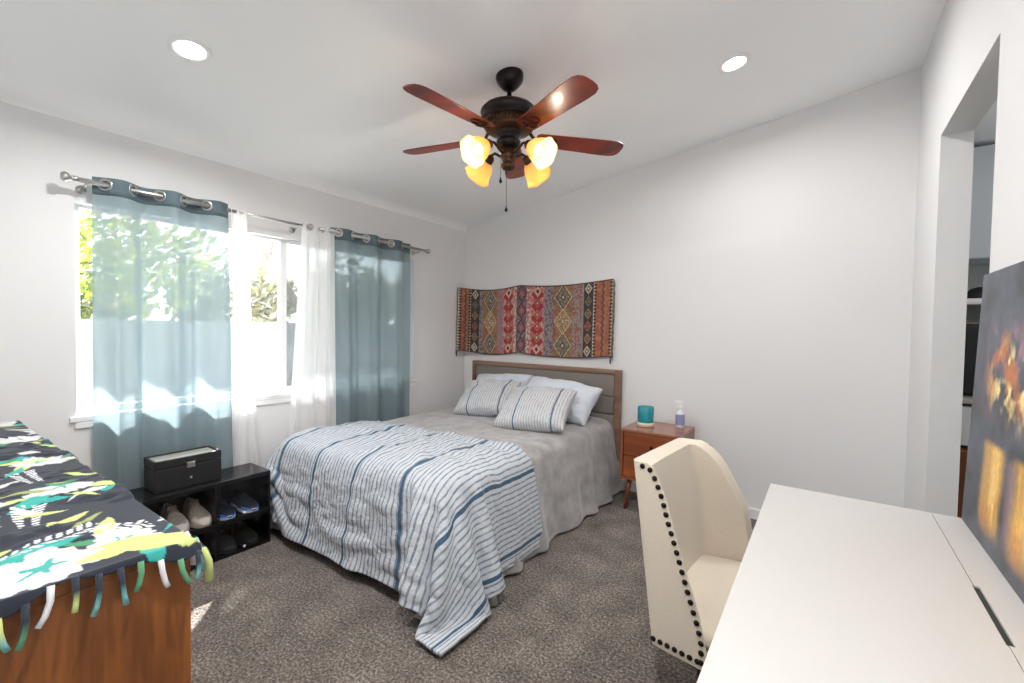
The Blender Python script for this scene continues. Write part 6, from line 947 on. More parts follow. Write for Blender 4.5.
def curtain(label, name, y_top, y_bot, z0, mt, waves, amp, phase, seed, top=2.135, grommets=0, band=None, x_bot=None, taper=1.0, xoff=0.0, hem_amp=0.8):
    """Cloth hung on the rod; folds run down it. y ranges given at the rod and at the hem."""
    t = thing(name, label, 'curtain', (RX, (y_top[0] + y_top[1]) / 2, z0))
    nx, ny = 150, 70
    u = np.linspace(0, 1, nx)[None, :].repeat(ny, 0); v = np.linspace(0, 1, ny)[:, None].repeat(nx, 1)
    z = z0 + (top - z0) * v
    k = 1 - v
    ya = y_bot[0] + (y_top[0] - y_bot[0]) * v ** taper; yb = y_bot[1] + (y_top[1] - y_bot[1]) * v ** taper
    y = ya + (yb - ya) * u + 0.010 * np.sin(2 * PI * u * waves * 2 + phase) * k + 0.03 * vnoise(v * 3 + seed, u * 2, seed) * k * (0.3 + u * (1 - u) * 4)
    A = amp * (0.85 + 0.35 * np.clip(k, 0, 1)) * (1 + 0.5 * vnoise(u * waves, v * 1.5, seed))
    sub_fold = 0.22 * A * np.sin(2 * PI * u * waves * 2.6 + seed + 0.8 * np.sin(2 * v)) * np.clip(k * 4, 0, 1)
    xb = RX if x_bot is None else x_bot
    A = A * (1 - (1 - hem_amp) * np.clip(k * 1.4, 0, 1))
    x = RX + xoff + (xb - RX) * np.clip(k * 1.4, 0, 1) + A * np.sin(2 * PI * u * waves + phase + 0.5 * np.sin(3 * v + seed) * k) + sub_fold + 0.012 * vnoise(u * waves * 2, v * 4, seed + 3) * k
    x = np.maximum(x, XL + 0.026)
    uv = np.stack([u * 1.0, v], -1)
    split = int(ny * (1 - 0.105 / (top - z0))) if band else ny - 1
    P = np.stack([x, y, z], -1)
    grid('panel', P[:split + 1], mt, t, uv=uv[:split + 1])
    if band:
        grid('heading_band', P[split:], band, t, uv=uv[split:], thick=0.003)
    for g in range(grommets):
        # grommets sit where the cloth crosses the rod line
        ug = (g - phase / PI) / (2 * waves)
        if ug < 0.02 or ug > 0.98: continue
        yy = y_top[0] + (y_top[1] - y_top[0]) * ug
        slope = math.atan2(A[ny - 1, 0] * 2 * PI * waves / (y_top[1] - y_top[0]) * math.cos(2 * PI * ug * waves + phase), 1.0)
        bm = new()
        add_lathe(bm, [(0.021, -0.004), (0.031, -0.004), (0.033, 0.0), (0.031, 0.004), (0.021, 0.004), (0.021, -0.004)], (RX, yy, RZ), 24,
                  Matrix.Rotation(-slope, 3, 'Z') @ Matrix.Rotation(PI / 2, 3, 'Y'), close=False)
        obj('grommet', bm, M_chrome, t, smooth=True)
    return t

curtain('wide teal grey sheer curtain behind the black shoe rack', 'sheer_curtain', (0.685, 1.325), (0.695, 1.36), 0.03, M_blue, 2.7, 0.036, -1.2, 2, grommets=6, band=M_blueband, x_bot=-3.16)
curtain('narrow white curtain gathered right beside the left teal curtain', 'white_curtain', (1.335, 1.445), (1.36, 1.53), 0.03, M_white, 2.5, 0.020, 1.2, 5, top=2.115, x_bot=-3.145)
curtain('white curtain hanging between the bare window and the far teal curtain', 'white_curtain', (1.815, 2.075), (1.70, 2.12), 0.03, M_white, 3.0, 0.022, 0.2, 9, top=2.12, x_bot=-3.155)
curtain('far teal grey sheer curtain beside the bed and room corner', 'sheer_curtain', (2.065, 2.865), (2.14, 2.89), 0.03, M_blue, 3.1, 0.036, -1.2, 13, grommets=7, band=M_blueband, x_bot=-3.165, hem_amp=0.7)

# ================================================================= CEILING LIGHTS
M_lens = mat('lit downlight lens', lin(255, 252, 246), 0.5, emit=((1.0, 0.97, 0.92, 1), 9.0))
def downlight(x, y, label, energy=1.0):
    z = zc(x)
    t = thing('recessed_light', label, 'ceiling light', (x, y, z), 'recessed ceiling lights')
    R = Matrix.Rotation(-math.atan(0.1553), 3, 'Y')
    bm = new(); add_lathe(bm, [(0.056, 0.004), (0.060, -0.008), (0.078, -0.006), (0.082, 0.0), (0.082, 0.004)], (x, y, z), 40, R, close=False); obj('trim_ring', bm, M_trim, t, smooth=True)
    bm = new(); add_lathe(bm, [(0.0, -0.006), (0.045, -0.006), (0.058, -0.003)], (x, y, z), 40, R, close=False); obj('lens', bm, M_lens, t, smooth=True)
    L = bpy.data.lights.new('downlight_lamp', 'AREA'); L.shape = 'DISK'; L.size = 0.11; L.energy = DOWNLIGHT_W * energy; L.color = (1.0, 0.985, 0.965); L.spread = math.radians(170)
    lo = bpy.data.objects.new('downlight_lamp', L); link(lo, t); lo.location = (x + 0.003, y, z - 0.014); lo.rotation_euler = (0, -math.atan(0.1553), 0)
downlight(-2.336, 0.835, 'recessed ceiling light above the window side, near the dresser')
downlight(-0.467, 2.794, 'recessed ceiling light to the right of the fan, nearer the bare back wall', 0.6)
downlight(-0.467, 0.60, 'added recessed light out of view near the desk, for fill', 1.7)  # unseen extra downlight, added and boosted to fill the near objects

# ================================================================= CEILING FAN
FX, FY, FZ = -1.43, 1.99, zc(-1.43)
fan = thing('ceiling_fan', 'dark bronze five blade ceiling fan with reddish blades and four lit glass shades', 'ceiling fan', (FX, FY, FZ))
bm = new(); add_lathe(bm, [(0.074, 0.015), (0.074, -0.016), (0.071, -0.025), (0.069, -0.033), (0.053, -0.053), (0.038, -0.068), (0.028, -0.076), (0.018, -0.079), (0.0, -0.079)], (FX, FY, FZ), 36); obj('canopy', bm, M_darkmetal, fan, smooth=True)
bm = new(); add_tube(bm, [(FX, FY, FZ - 0.075), (FX, FY, 2.57)], 0.013, 14); obj('downrod', bm, M_darkmetal, fan, smooth=True)
bm = new(); add_lathe(bm, [(0.02, 2.612), (0.06, 2.606), (0.10, 2.598), (0.135, 2.582), (0.150, 2.566), (0.153, 2.556), (0.150, 2.552), (0.150, 2.518), (0.154, 2.514), (0.150, 2.508), (0.140, 2.504)], (FX, FY, -0.03), 48, close=False); obj('motor_housing', bm, M_darkmetal, fan, smooth=True)
bm = new()
add_lathe(bm, [(0.140, 2.506), (0.130, 2.498), (0.122, 2.478), (0.128, 2.470), (0.118, 2.462), (0.085, 2.456), (0.060, 2.450), (0, 2.450)], (FX, FY, -0.03), 48, close=False)
for k in range(40):
    a = 2 * PI * k / 40
    add_ball(bm, (FX + 0.133 * math.cos(a), FY + 0.133 * math.sin(a), 2.461), 0.006, (1, 1, 1.8), 6)
obj('vent_band', bm, M_antique, fan, smooth=True)
bm = new(); add_lathe(bm, [(0.062, 2.455), (0.070, 2.440), (0.070, 2.412), (0.056, 2.405), (0.052, 2.385), (0.066, 2.376), (0.060, 2.352), (0.036, 2.340)], (FX, FY, 0), 32); obj('switch_housing', bm, M_darkmetal, fan, smooth=True)
bm = new(); add_lathe(bm, [(0.034, 2.345), (0.026, 2.325), (0.040, 2.312), (0.044, 2.295), (0.034, 2.283), (0.030, 2.262), (0.040, 2.254), (0.036, 2.236), (0.022, 2.226), (0.0, 2.222)], (FX, FY, 0), 28); obj('light_kit_hub', bm, M_antique, fan, smooth=True)
BZ = 2.404
for k in range(5):
    a = math.radians(-95.5 + 72 * k)
    R = Matrix.Translation((FX, FY, BZ)) @ Matrix.Rotation(a, 4, 'Z') @ Matrix.Rotation(math.radians(-11), 4, 'X')
    # rounded blade outline, wider at the tip
    out = []
    for r, w in ((0.150, 0.040), (0.165, 0.054), (0.29, 0.060), (0.44, 0.066), (0.56, 0.071), (0.612, 0.069), (0.640, 0.058), (0.654, 0.040), (0.659, 0.015)):
        out.append((r, w))
    poly = out + [(r, -w) for r, w in reversed(out)]
    bm = new(); add_prism(bm, poly, 2, -0.003, 0.003)
    for v in bm.verts: v.co = R @ v.co
    bl = obj('blade', bm, M_blade, fan, bevel=0.002)
    bm = new()
    # bracket: arm from the motor, scrolled plate under the blade
    add_tube(bm, [(0.075, 0, 0.066), (0.11, 0, 0.050), (0.135, 0, 0.012), (0.16, 0, -0.006), (0.19, 0, -0.008)], 0.010, 8, 0.008)
    for c, rr in (((0.205, 0.018, -0.007), 0.020), ((0.205, -0.018, -0.007), 0.020), ((0.245, 0, -0.007), 0.026)):
        ring = [(c[0] + rr * math.cos(q), c[1] + rr * math.sin(q), c[2]) for q in [2 * PI * j / 18 for j in range(19)]]
        add_tube(bm, ring, 0.0045, 6)
    for v in bm.verts: v.co = R @ v.co
    obj('blade_bracket', bm, M_antique, bl, smooth=True)

M_shade = bpy.data.materials.new('amber frosted glass'); M_shade.use_nodes = True
_nt = M_shade.node_tree
for n in list(_nt.nodes): _nt.nodes.remove(n)
_o = _nt.nodes.new('ShaderNodeOutputMaterial'); _t = _nt.nodes.new('ShaderNodeBsdfTranslucent'); _t.inputs[0].default_value = lin(246, 214, 142)
_d = _nt.nodes.new('ShaderNodeBsdfPrincipled'); _d.inputs['Base Color'].default_value = lin(238, 214, 160); _d.inputs['Roughness'].default_value = 0.25
_m = _nt.nodes.new('ShaderNodeMixShader'); _m.inputs[0].default_value = 0.40
_nt.links.new(_d.outputs[0], _m.inputs[1]); _nt.links.new(_t.outputs[0], _m.inputs[2]); _nt.links.new(_m.outputs[0], _o.inputs[0])
M_bulb = mat('lit bulb', lin(255, 244, 214), 0.4, emit=((1.0, 0.90, 0.70, 1), 1.8))
for k, adeg in enumerate((-99.3, -9.3, 80.7, 170.7)):
    a = math.radians(adeg)
    ca, sa = math.cos(a), math.sin(a)
    def Q(r, z): return (FX + r * ca, FY + r * sa, z)
    bm = new(); add_tube(bm, [Q(0.03, 2.300), Q(0.07, 2.318), Q(0.105, 2.342), Q(0.128, 2.338), Q(0.143, 2.326)], 0.007, 8); arm = obj('lamp_arm', bm, M_antique, fan, smooth=True)
    tilt = math.radians(56)
    ax = Vector((math.sin(tilt) * ca, math.sin(tilt) * sa, -math.cos(tilt)))
    rot = Vector((0, 0, 1)).rotation_difference(ax).to_matrix()
    base = Vector(Q(0.141, 2.325))
    bm = new(); add_lathe(bm, [(0.0, -0.012), (0.016, -0.012), (0.024, 0.0), (0.027, 0.022), (0.023, 0.032)], base, 18, rot); obj('socket', bm, M_antique, arm, smooth=True)
    prof = [(0.026, 0.022), (0.036, 0.034), (0.050, 0.055), (0.059, 0.080), (0.064, 0.105), (0.072, 0.126), (0.080, 0.138)]
    bm = new(); seg = 32
    vs = add_lathe(bm, prof, (0, 0, 0), seg, close=False)
    for v in vs:
        an = math.atan2(v.co.y, v.co.x); rr = math.hypot(v.co.x, v.co.y)
        f = max(0, (v.co.z - 0.08) / 0.058)
        s = 1 + 0.05 * f * math.cos(6 * an); v.co.x *= s; v.co.y *= s
        v.co = base + rot @ v.co
    sh = obj('lamp_shade', bm, M_shade, fan, smooth=True)
    md = sh.modifiers.new('solid', 'SOLIDIFY'); md.thickness = 0.003
    bp = base + ax * 0.078
    bm = new(); add_lathe(bm, [(0.0, 0.112), (0.014, 0.108), (0.023, 0.096), (0.026, 0.082), (0.022, 0.066), (0.013, 0.048), (0.012, 0.03)], base, 18, rot); obj('bulb', bm, M_bulb, sh, smooth=True)
    L = bpy.data.lights.new('fan_bulb_lamp', 'POINT'); L.energy = FAN_BULB_W; L.color = (1.0, 0.88, 0.70); L.shadow_soft_size = 0.028
    lo = bpy.data.objects.new('fan_bulb_lamp', L); link(lo, fan); lo.location = base + ax * 0.158
for dx, dy, z1, nm in ((0.012, -0.03, 2.03, 'pull_chain'), (-0.05, 0.0, 2.20, 'pull_chain')):
    bm = new(); add_tube(bm, [(FX + dx, FY + dy, 2.30), (FX + dx, FY + dy, z1)], 0.0012, 5)
    add_lathe(bm, [(0, 0.0), (0.003, -0.002), (0.004, -0.012), (0.008, -0.022), (0.008, -0.030), (0.0, -0.036)], (FX + dx, FY + dy, z1), 10); obj(nm, bm, M_darkmetal, fan, smooth=True)

# ================================================================= KILIM ON THE BACK WALL
def kilim_colour(u, v):
    """u along the length 0..1, v up 0..1 -> linear RGB"""
    cols = dict(rust=rgb(158, 92, 70), red=rgb(168, 44, 56), dark=rgb(56, 46, 46), gold=rgb(152, 122, 80), olive=rgb(116, 106, 80), grey=rgb(146, 136, 136),
                pink=rgb(186, 104, 112), cream=rgb(206, 192, 164), plum=rgb(112, 90, 106), orange=rgb(184, 112, 76), char=rgb(70, 62, 58))
    C = np.zeros(u.shape + (3,)); C[:] = cols['grey']
    def put(m, c): C[m] = cols[c]
    def band(a, b): return (u >= a) & (u < b)
    def dia(cu, cv, w, h): return np.abs(u - cu) / w + np.abs(v - cv) / h
    chk = (np.floor(u * 170) + np.floor(v * 62)) % 2
    def speckle(m, a, b):
        put(m & (chk == 0), a); put(m & (chk == 1), b)
    for a, b, c1, c2 in ((0.11, 0.15, 'grey', 'plum'), (0.252, 0.298, 'grey', 'pink'), (0.38, 0.40, 'cream', 'pink'), (0.472, 0.50, 'pink', 'cream'), (0.588, 0.645, 'grey', 'plum'), (0.77, 0.826, 'grey', 'rust')):
        n = vnoise(u * 120, v * 44, 3) > 0.05
        m = band(a, b); put(m, c1); put(m & n, c2)
    for a, b in ((0.0, 0.068), (0.893, 1.0)):
        m = band(a, b); put(m, 'rust'); put(m & (vnoise(u * 60, v * 16, 8) > 0.18), 'orange')
        tooth = (np.abs((v * 22) % 1 - 0.5) * 2)
        zz_ = np.abs(((v * 12) % 1) - 0.5) * 2; mid = (a + b) / 2
        put(m & (np.abs(u - mid - 0.010 * (zz_ - 0.5)) < 0.004), 'char'); put(m & (np.abs(u - mid - 0.014 - 0.010 * (zz_ - 0.5)) < 0.003), 'gold')
        w = 0.02
        for e, s in ((a, 1), (b, -1)):
            d = (u - e) * s
            put(m & (d < w * 0.9) & (d >= 0) & (d < w * (0.4 + 0.6 * tooth)), 'dark')
            put(m & (d < w * 0.9) & (d >= 0) & (d < w * 0.5 * (1 - tooth)), 'cream')
    for cu in (0.089, 0.859):
        m = band(cu - 0.023, cu + 0.033); put(m, 'dark')
        for i in range(6):
            cv = 0.09 + i * 0.165; d = dia(cu + 0.004, cv, 0.022, 0.075)
            c = ('cream', 'gold', 'rust', 'gold', 'olive', 'cream')[i]
            put(m & (d < 1), c); put(m & (d < 0.62), 'char'); put(m & (d < 0.34), c)
    for a, b, base in ((0.15, 0.252, 'gold'), (0.645, 0.77, 'gold')):
        m = band(a, b); put(m, base); put(m & (vnoise(u * 90, v * 40, 5) > 0.05), 'rust'); put(m & (vnoise(u * 80, v * 50, 6) > 0.22), 'olive')
        cu = (a + b) / 2
        for i, c in enumerate(('olive', 'gold', 'olive')):
            cv = 0.17 + i * 0.33; d = dia(cu, cv, (b - a) * 0.46, 0.185)
            put(m & (d < 1.0), 'cream'); put(m & (d < 0.90), 'char' if c == 'olive' else 'orange'); put(m & (d < 0.80), c)
            put(m & (d < 0.74) & (vnoise(u * 140, v * 60, 7) > 0.12), 'grey' if c == 'olive' else 'cream')
            put(m & (d < 0.30), 'gold' if c == 'gold' else 'char'); put(m & (d < 0.15), 'cream')
    for a, b in ((0.298, 0.38), (0.50, 0.588)):
        m = band(a, b); put(m, 'red'); cu = (a + b) / 2
        edge = (np.abs(u - cu) > (b - a) * (0.30 + 0.14 * np.sin(v * 38))); put(m & edge, 'pink'); put(m & edge & (chk == 0) & (vnoise(u * 90, v * 30, 2) > 0), 'cream')
        for i, c in enumerate(('cream', 'gold', 'orange', 'orange', 'rust', 'cream')):
            cv = 0.09 + i * 0.165; d = dia(cu, cv, 0.024, 0.078)
            put(m & (d < 1), c); put(m & (d < 0.55), 'red'); put(m & (d < 0.28), 'cream' if c != 'cream' else 'dark')
    m = band(0.40, 0.472); put(m, 'plum'); put(m & (vnoise(u * 100, v * 40, 1) > 0.2), 'grey')
    for i in range(4):
        d = dia(0.436, 0.125 + i * 0.25, 0.036, 0.125)
        put(m & (d < 1.04), 'dark'); put(m & (d < 0.80), 'rust'); put(m & (d < 0.62), 'plum'); put(m & (d < 0.35), 'pink')
    e = (v < 0.018) | (v > 0.982); put(e, 'char')
    C = C * 0.84 + 0.08 * cols['grey']
    # the yarn itself
    C = C * (1 + 0.55 * vnoise(u * 260, v * 100, 9)[..., None]) * (0.9 + 0.2 * (np.floor(v * 150) % 2)[..., None])
    return np.clip(C, 0, 1)

kil = thing('wall_tapestry', 'red, gold and black woven kilim tapestry hung on the wall above the headboard', 'tapestry', (-2.37, 3.71, 1.12))
nx, ny = 420, 150
u = np.linspace(0, 1, nx)[None, :].repeat(ny, 0); v = np.linspace(0, 1, ny)[:, None].repeat(nx, 1)
kx = -3.205 + (1.680) * u
sag = -0.030 * np.sin(PI * np.clip(u / 0.42, 0, 1)) * (u < 0.42) - 0.026 * np.sin(PI * np.clip((u - 0.42) / 0.58, 0, 1)) * (u >= 0.42)
kz = 1.135 + (1.800 + 0.012 * u - 1.135) * v + sag * (1.0 + 0.25 * (1 - v)) + 0.015 * (u - 0.5) * (u > 0.5)
ky = YB - 0.014 - 0.115 * np.exp(-u / 0.05) * 1.0 - 0.012 * (1 + np.sin(u * 15 + 0.8)) * (0.4 + 0.6 * (1 - v)) - 0.02 * np.exp(-(1 - u) / 0.04) * (1 - v)
grid('weave', np.stack([kx, ky, kz], -1), M_woven, kil, colors=kilim_colour(u, v), thick=0.004)
rng = random.Random(4); M_fringe = mat('dark wool fringe', lin(72, 63, 56), 0.95)
for side, uu in ((0, 0), (1, nx - 1)):
    bm = new()
    for j in range(0, ny, 3):
        p = Vector((kx[j, uu], ky[j, uu], kz[j, uu])); s = -1 if side == 0 else 1
        L = rng.uniform(0.02, 0.035) if side else rng.uniform(0.004, 0.010)
        add_tube(bm, [p, p + Vector((s * L * 0.5, -0.006, -L * 0.5)), p + Vector((s * L * 0.62, -0.008, -L * 1.6))], 0.0022, 5)
    p = Vector((kx[0, uu], ky[0, uu], kz[0, uu]))
    for q in range(4):
        add_tube(bm, [p + Vector((0.004 * q - 0.006, 0, 0.0)), p + Vector((0.004 * q - 0.008, -0.005, -0.03)), p + Vector((0.003 * q - 0.006, -0.004, -0.055 - 0.01 * (q % 2)))], 0.0028, 5)
    obj('fringe', bm, M_fringe, kil, smooth=True)

# ================================================================= BED
BX0, BX1 = -3.052, -1.430
bed = thing('bed', 'queen bed with taupe channelled headboard in a walnut frame, against the back wall', 'bed', ((BX0 + BX1) / 2, 2.6, 0.0))
HY = 3.655
bm = new()
add_box(bm, (BX0, HY - 0.005, 0.0), (BX0 + 0.042, YB - 0.002, 1.032)); add_box(bm, (BX1 - 0.042, HY - 0.005, 0.0), (BX1, YB - 0.002, 1.032))
add_box(bm, (BX0 + 0.042, HY - 0.005, 0.995), (BX1 - 0.042, YB - 0.002, 1.032)); add_box(bm, (BX0 + 0.042, YB - 0.03, 0.25), (BX1 - 0.03, YB - 0.006, 1.0))
obj('headboard_frame', bm, M_walnut, bed, bevel=0.004)
zz = [0.33, 0.49, 0.645, 0.80, 0.994]
for za, zb in zip(zz[:-1], zz[1:]):
    obj('headboard_cushion', box((BX0 + 0.043, HY + 0.004, za + 0.001), (BX1 - 0.043, YB - 0.03, zb - 0.001)), M_uphol, bed, smooth=True, bevel=0.016, seg=4)
bm = new(); add_box(bm, (-3.02, 1.62, 0.05), (-1.50, 3.64, 0.30)); obj('box_spring', bm, M_pillow, bed, bevel=0.03)
bm = new(); add_box(bm, (-3.0, 1.66, 0.301), (-1.54, 3.645, 0.560)); obj('mattress', bm, M_pillow, bed, bevel=0.06, seg=4)
for x in (-2.9, -1.62):
    for y in (1.75, 3.5):
        bm = new(); add_tube(bm, [(x, y, 0.0), (x, y, 0.06)], 0.025, 12); obj('leg', bm, M_darkwood, bed)

def wall_side(P):
    # the covers hang clear of the curtains on the window side
    x = P[..., 0]
    P[..., 0] = np.where(x < -3.03, -3.03 - 0.05 * (1 - np.exp(-(-3.03 - x) / 0.07)), x)
    return P
B = unpack(BLANKET)
ny, nx = B.shape[:2]
alive = B[..., 2] > -1
low = np.clip((0.42 - B[..., 2]) / 0.36, 0, 1) ** 1.3
right = np.clip((B[..., 0] + 1.53) / 0.06, 0, 1) * alive
B[..., 0] += right * low * (0.030 * np.sin(B[..., 1] * 19.0 + 1.2 * np.sin(B[..., 1] * 6)) + 0.018 + 0.012 * np.sin(B[..., 1] * 43))
B[..., 2] += right * low * 0.018 * np.sin(B[..., 1] * 19.0 + 2.0)
foot = np.clip((1.60 - B[..., 1]) / 0.06, 0, 1) * alive * (1 - right)
B[..., 1] -= foot * low * (0.022 * np.sin(B[..., 0] * 17.0) + 0.004)
B[..., 2] = np.where(alive, np.maximum(B[..., 2] - 0.012 * low, 0.012), B[..., 2])
B = wall_side(B)
u = np.linspace(0, 1, nx)[None, :].repeat(ny, 0); v = np.linspace(0, 1, ny)[:, None].repeat(nx, 1)
bl = grid('bed_blanket', B, M_fleece, alive=alive, thick=0.008, subsurf=2, offset=1.0)
tag(bl, 'soft grey fleece blanket covering the mattress, reaching the carpet on the near side', 'blanket')
C = unpack(COMFORTER)
ny, nx = C.shape[:2]
u = np.linspace(0, 1, nx)[None, :].repeat(ny, 0); v = np.linspace(0, 1, ny)[:, None].repeat(nx, 1)
nzv = fbm(u * 16, v * 9, 5, 4)
C = wall_side(C.copy())
top = np.clip((C[..., 2] - 0.45) / 0.12, 0, 1)
C[..., 2] += (0.020 * np.abs(nzv) + 0.026 * np.abs(fbm(u * 9 + v * 4, v * 7 - u * 2, 17, 2))) * top
C[..., 1] -= 0.040 * np.abs(fbm(u * 8 + v * 3, v * 17, 9, 4)) * (1 - top) * (C[..., 1] < 1.62)
cw = np.clip((C[..., 0] + 1.85) / 0.3, 0, 1) * np.clip((1.66 - C[..., 1]) / 0.10, 0, 1) * np.clip((0.60 - C[..., 2]) / 0.5, 0, 1)
C[..., 0] = -1.52 + (C[..., 0] + 1.52) * (1 - 0.30 * cw) + 0.085 * cw; C[..., 1] = 1.60 + (C[..., 1] - 1.60) * (1 - 0.22 * cw)
C[..., 2] = np.maximum(C[..., 2], 0.014)
C[..., 1] = np.where((C[..., 0] < -2.83) & (C[..., 2] < 0.48), np.maximum(C[..., 1], 1.468), C[..., 1])
cf = grid('comforter', C, M_comforter, uv=np.stack([-3.40 + 2.415 * u + 1.50, v * 1.23], -1), thick=0.016, subsurf=2, offset=1.0)
tag(cf, 'white and blue striped comforter over the foot of the bed, one corner touching the carpet', 'comforter')


def pillow(name, label, bot, top, w, t, mt, seed, group=None, flange=0.0, lean=0.0, roll=0.0, stripe=False):
    """Cushion from the middle of its lower edge to the middle of its upper edge."""
    bot, top = Vector(bot), Vector(top)
    up = top - bot; h = up.length; up.normalize()
    wx = Vector((math.cos(roll), math.sin(roll), lean)).normalized(); wx = (wx - up * wx.dot(up)).normalized()
    nrm = wx.cross(up).normalized()
    if nrm.z < 0: nrm = -nrm
    c = (bot + top) / 2
    n = 44
    a = np.linspace(-1, 1, n)
    U, V = np.meshgrid(a, a)
    prof = (np.clip(1 - np.abs(U) ** 2.6, 0, 1) * np.clip(1 - np.abs(V) ** 2.6, 0, 1)) ** 0.42
    pin = 1 - 0.05 * (1 - U * U) * V * V; pinu = 1 - 0.06 * (1 - V * V) * U * U
    wr = fbm(U * 3 + seed, V * 3, seed, 4)
    res = []
    for s in (1, -1):
        T = s * t / 2 * prof * (1 + 0.30 * wr) + 0.016 * wr * (1 - prof) + s * 0.010 * np.abs(fbm(U * 6 + seed, V * 5 + 2 * U, seed + 2, 3)) * prof
        X = U * w / 2 * pinu + 0.006 * wr; Y = V * h / 2 * pin
        P = np.stack([c[i] + wx[i] * X + up[i] * Y + nrm[i] * T for i in range(3)], -1)
        res.append(P)
    F = np.concatenate([res[0].reshape(-1, 3), res[1].reshape(-1, 3)])
    F[:, 2] = np.maximum(F[:, 2], 0.612)
    idx = np.arange(n * n).reshape(n, n)
    q = np.stack([idx[:-1, :-1], idx[:-1, 1:], idx[1:, 1:], idx[1:, :-1]], -1).reshape(-1, 4)
    faces = q.tolist() + (q[:, ::-1] + n * n).tolist()
    me = bpy.data.meshes.new(name); me.from_pydata(F.tolist(), [], faces)
    bm = bmesh.new(); bm.from_mesh(me); 
    ul = bm.loops.layers.uv.new('UVMap')
    uvs = np.stack([(U * w / 2).ravel(), (V * h / 2).ravel()], -1); uvs = np.concatenate([uvs, uvs])
    bm.verts.ensure_lookup_table()
    for f in bm.faces:
        f.smooth = True
        for l in f.loops: l[ul].uv = uvs[l.vert.index]
    bmesh.ops.remove_doubles(bm, verts=bm.verts[:], dist=0.0005)
    bmesh.ops.recalc_face_normals(bm, faces=bm.faces[:])
    bm.to_mesh(me); bm.free(); me.materials.append(mt)
    o = bpy.data.objects.new(name, me); link(o)
    md = o.modifiers.new('sub', 'SUBSURF'); md.levels = 1; md.render_levels = 1
    tag(o, label, 'pillow', group)
    return o

pillow('bed_pillow', 'white pillow leaning on the headboard at the window side of the bed', (-2.56, 3.40, 0.63), (-2.58, 3.585, 0.92), 0.66, 0.21, M_pillow, 3, 'pillows on the bed')
pillow('bed_pillow', 'white crumpled pillow leaning on the headboard at the nightstand side', (-1.90, 3.24, 0.63), (-1.87, 3.53, 0.905), 0.72, 0.23, M_pillow, 8, 'pillows on the bed', roll=0.05)
pillow('bed_pillow', 'striped pillow propped in front of the window side white pillow', (-2.40, 2.96, 0.645), (-2.48, 3.31, 0.88), 0.53, 0.19, M_sham, 15, 'pillows on the bed', roll=0.06)
pillow('bed_pillow', 'striped pillow with one dark line propped in front of the crumpled white pillow', (-1.79, 2.77, 0.64), (-1.88, 3.17, 0.875), 0.57, 0.19, M_sham, 21, 'pillows on the bed', roll=0.12)

# ================================================================= NIGHTSTAND
NX0, NX1, NY0, NY1, NT, NB = -1.262, -0.822, 3.272, 3.690, 0.630, 0.245
ns = thing('nightstand', 'small cherry wood nightstand with two drawers and tapered legs beside the bed', 'nightstand', ((NX0 + NX1) / 2, (NY0 + NY1) / 2, 0))
bm = new(); add_box(bm, (NX0, NY0, NT - 0.022), (NX1, NY1, NT)); obj('top', bm, M_cherrytop, ns, bevel=0.003)
bm = new(); add_box(bm, (NX0, NY0, NB), (NX0 + 0.02, NY1, NT - 0.022)); add_box(bm, (NX1 - 0.02, NY0, NB), (NX1, NY1, NT - 0.022))
add_box(bm, (NX0 + 0.02, NY0 + 0.002, NB), (NX1 - 0.02, NY1, NB + 0.02)); add_box(bm, (NX0 + 0.02, NY1 - 0.015, NB), (NX1 - 0.02, NY1, NT - 0.022)); obj('case', bm, M_cherryv, ns, bevel=0.002)
for za, zb in ((NB + 0.024, 0.428), (0.434, NT - 0.026)):
    d = obj('drawer', box((NX0 + 0.024, NY0 + 0.006, za), (NX1 - 0.024, NY1 - 0.03, zb)), M_cherry, ns, bevel=0.002)
    R = Matrix.Rotation(PI / 2, 3, 'X')
    bm = new(); add_lathe(bm, [(0.005, -0.002), (0.005, 0.010), (0.012, 0.016), (0.013, 0.022), (0.009, 0.027), (0, 0.028)], ((NX0 + NX1) / 2 + 0.02, NY0 + 0.006, (za + zb) / 2), 14, R); obj('knob', bm, M_darkmetal, d, smooth=True)
for sx, x in ((-1, NX0 + 0.055), (1, NX1 - 0.055)):
    for sy, y in ((-1, NY0 + 0.07), (1, NY1 - 0.06)):
        bm = new(); add_tube(bm, [(x, y, NB + 0.004), (x + sx * 0.03, y + sy * 0.012, 0.0)], 0.021, 14, 0.013); obj('leg', bm, M_cherryv, ns, smooth=True)

# candle jar and spray bottle
M_teal = mat('teal glass', lin(22, 142, 156), 0.12, coat=0.5, spec=0.6, noise=(18, 0.12, 3, (1, 1, 1)))
cx, cy = -1.140, 3.475
cd = thing('candle_jar', 'teal glass candle jar with pale base standing on the nightstand', 'candle', (cx, cy, NT))
bm = new(); add_lathe(bm, [(0.056, 0.012), (0.059, 0.020), (0.062, 0.148), (0.060, 0.151), (0.057, 0.148), (0.054, 0.118)], (cx, cy, NT), 36, close=False); obj('jar', bm, M_teal, cd, smooth=True)
bm = new(); add_lathe(bm, [(0.060, 0.0005), (0.064, 0.004), (0.064, 0.026), (0.060, 0.030)], (cx, cy, NT), 36); obj('base', bm, mat('cream ceramic', lin(226, 212, 190), 0.5), cd, smooth=True)
bm = new(); add_lathe(bm, [(0.054, 0.030), (0.054, 0.117), (0.0, 0.115)], (cx, cy, NT), 36); obj('wax', bm, mat('teal wax', lin(40, 150, 155), 0.6), cd, smooth=True)
sx_, sy_ = -0.905, 3.575
sb = thing('spray_bottle', 'clear spray bottle with lavender label standing at the back of the nightstand', 'spray bottle', (sx_, sy_, NT))
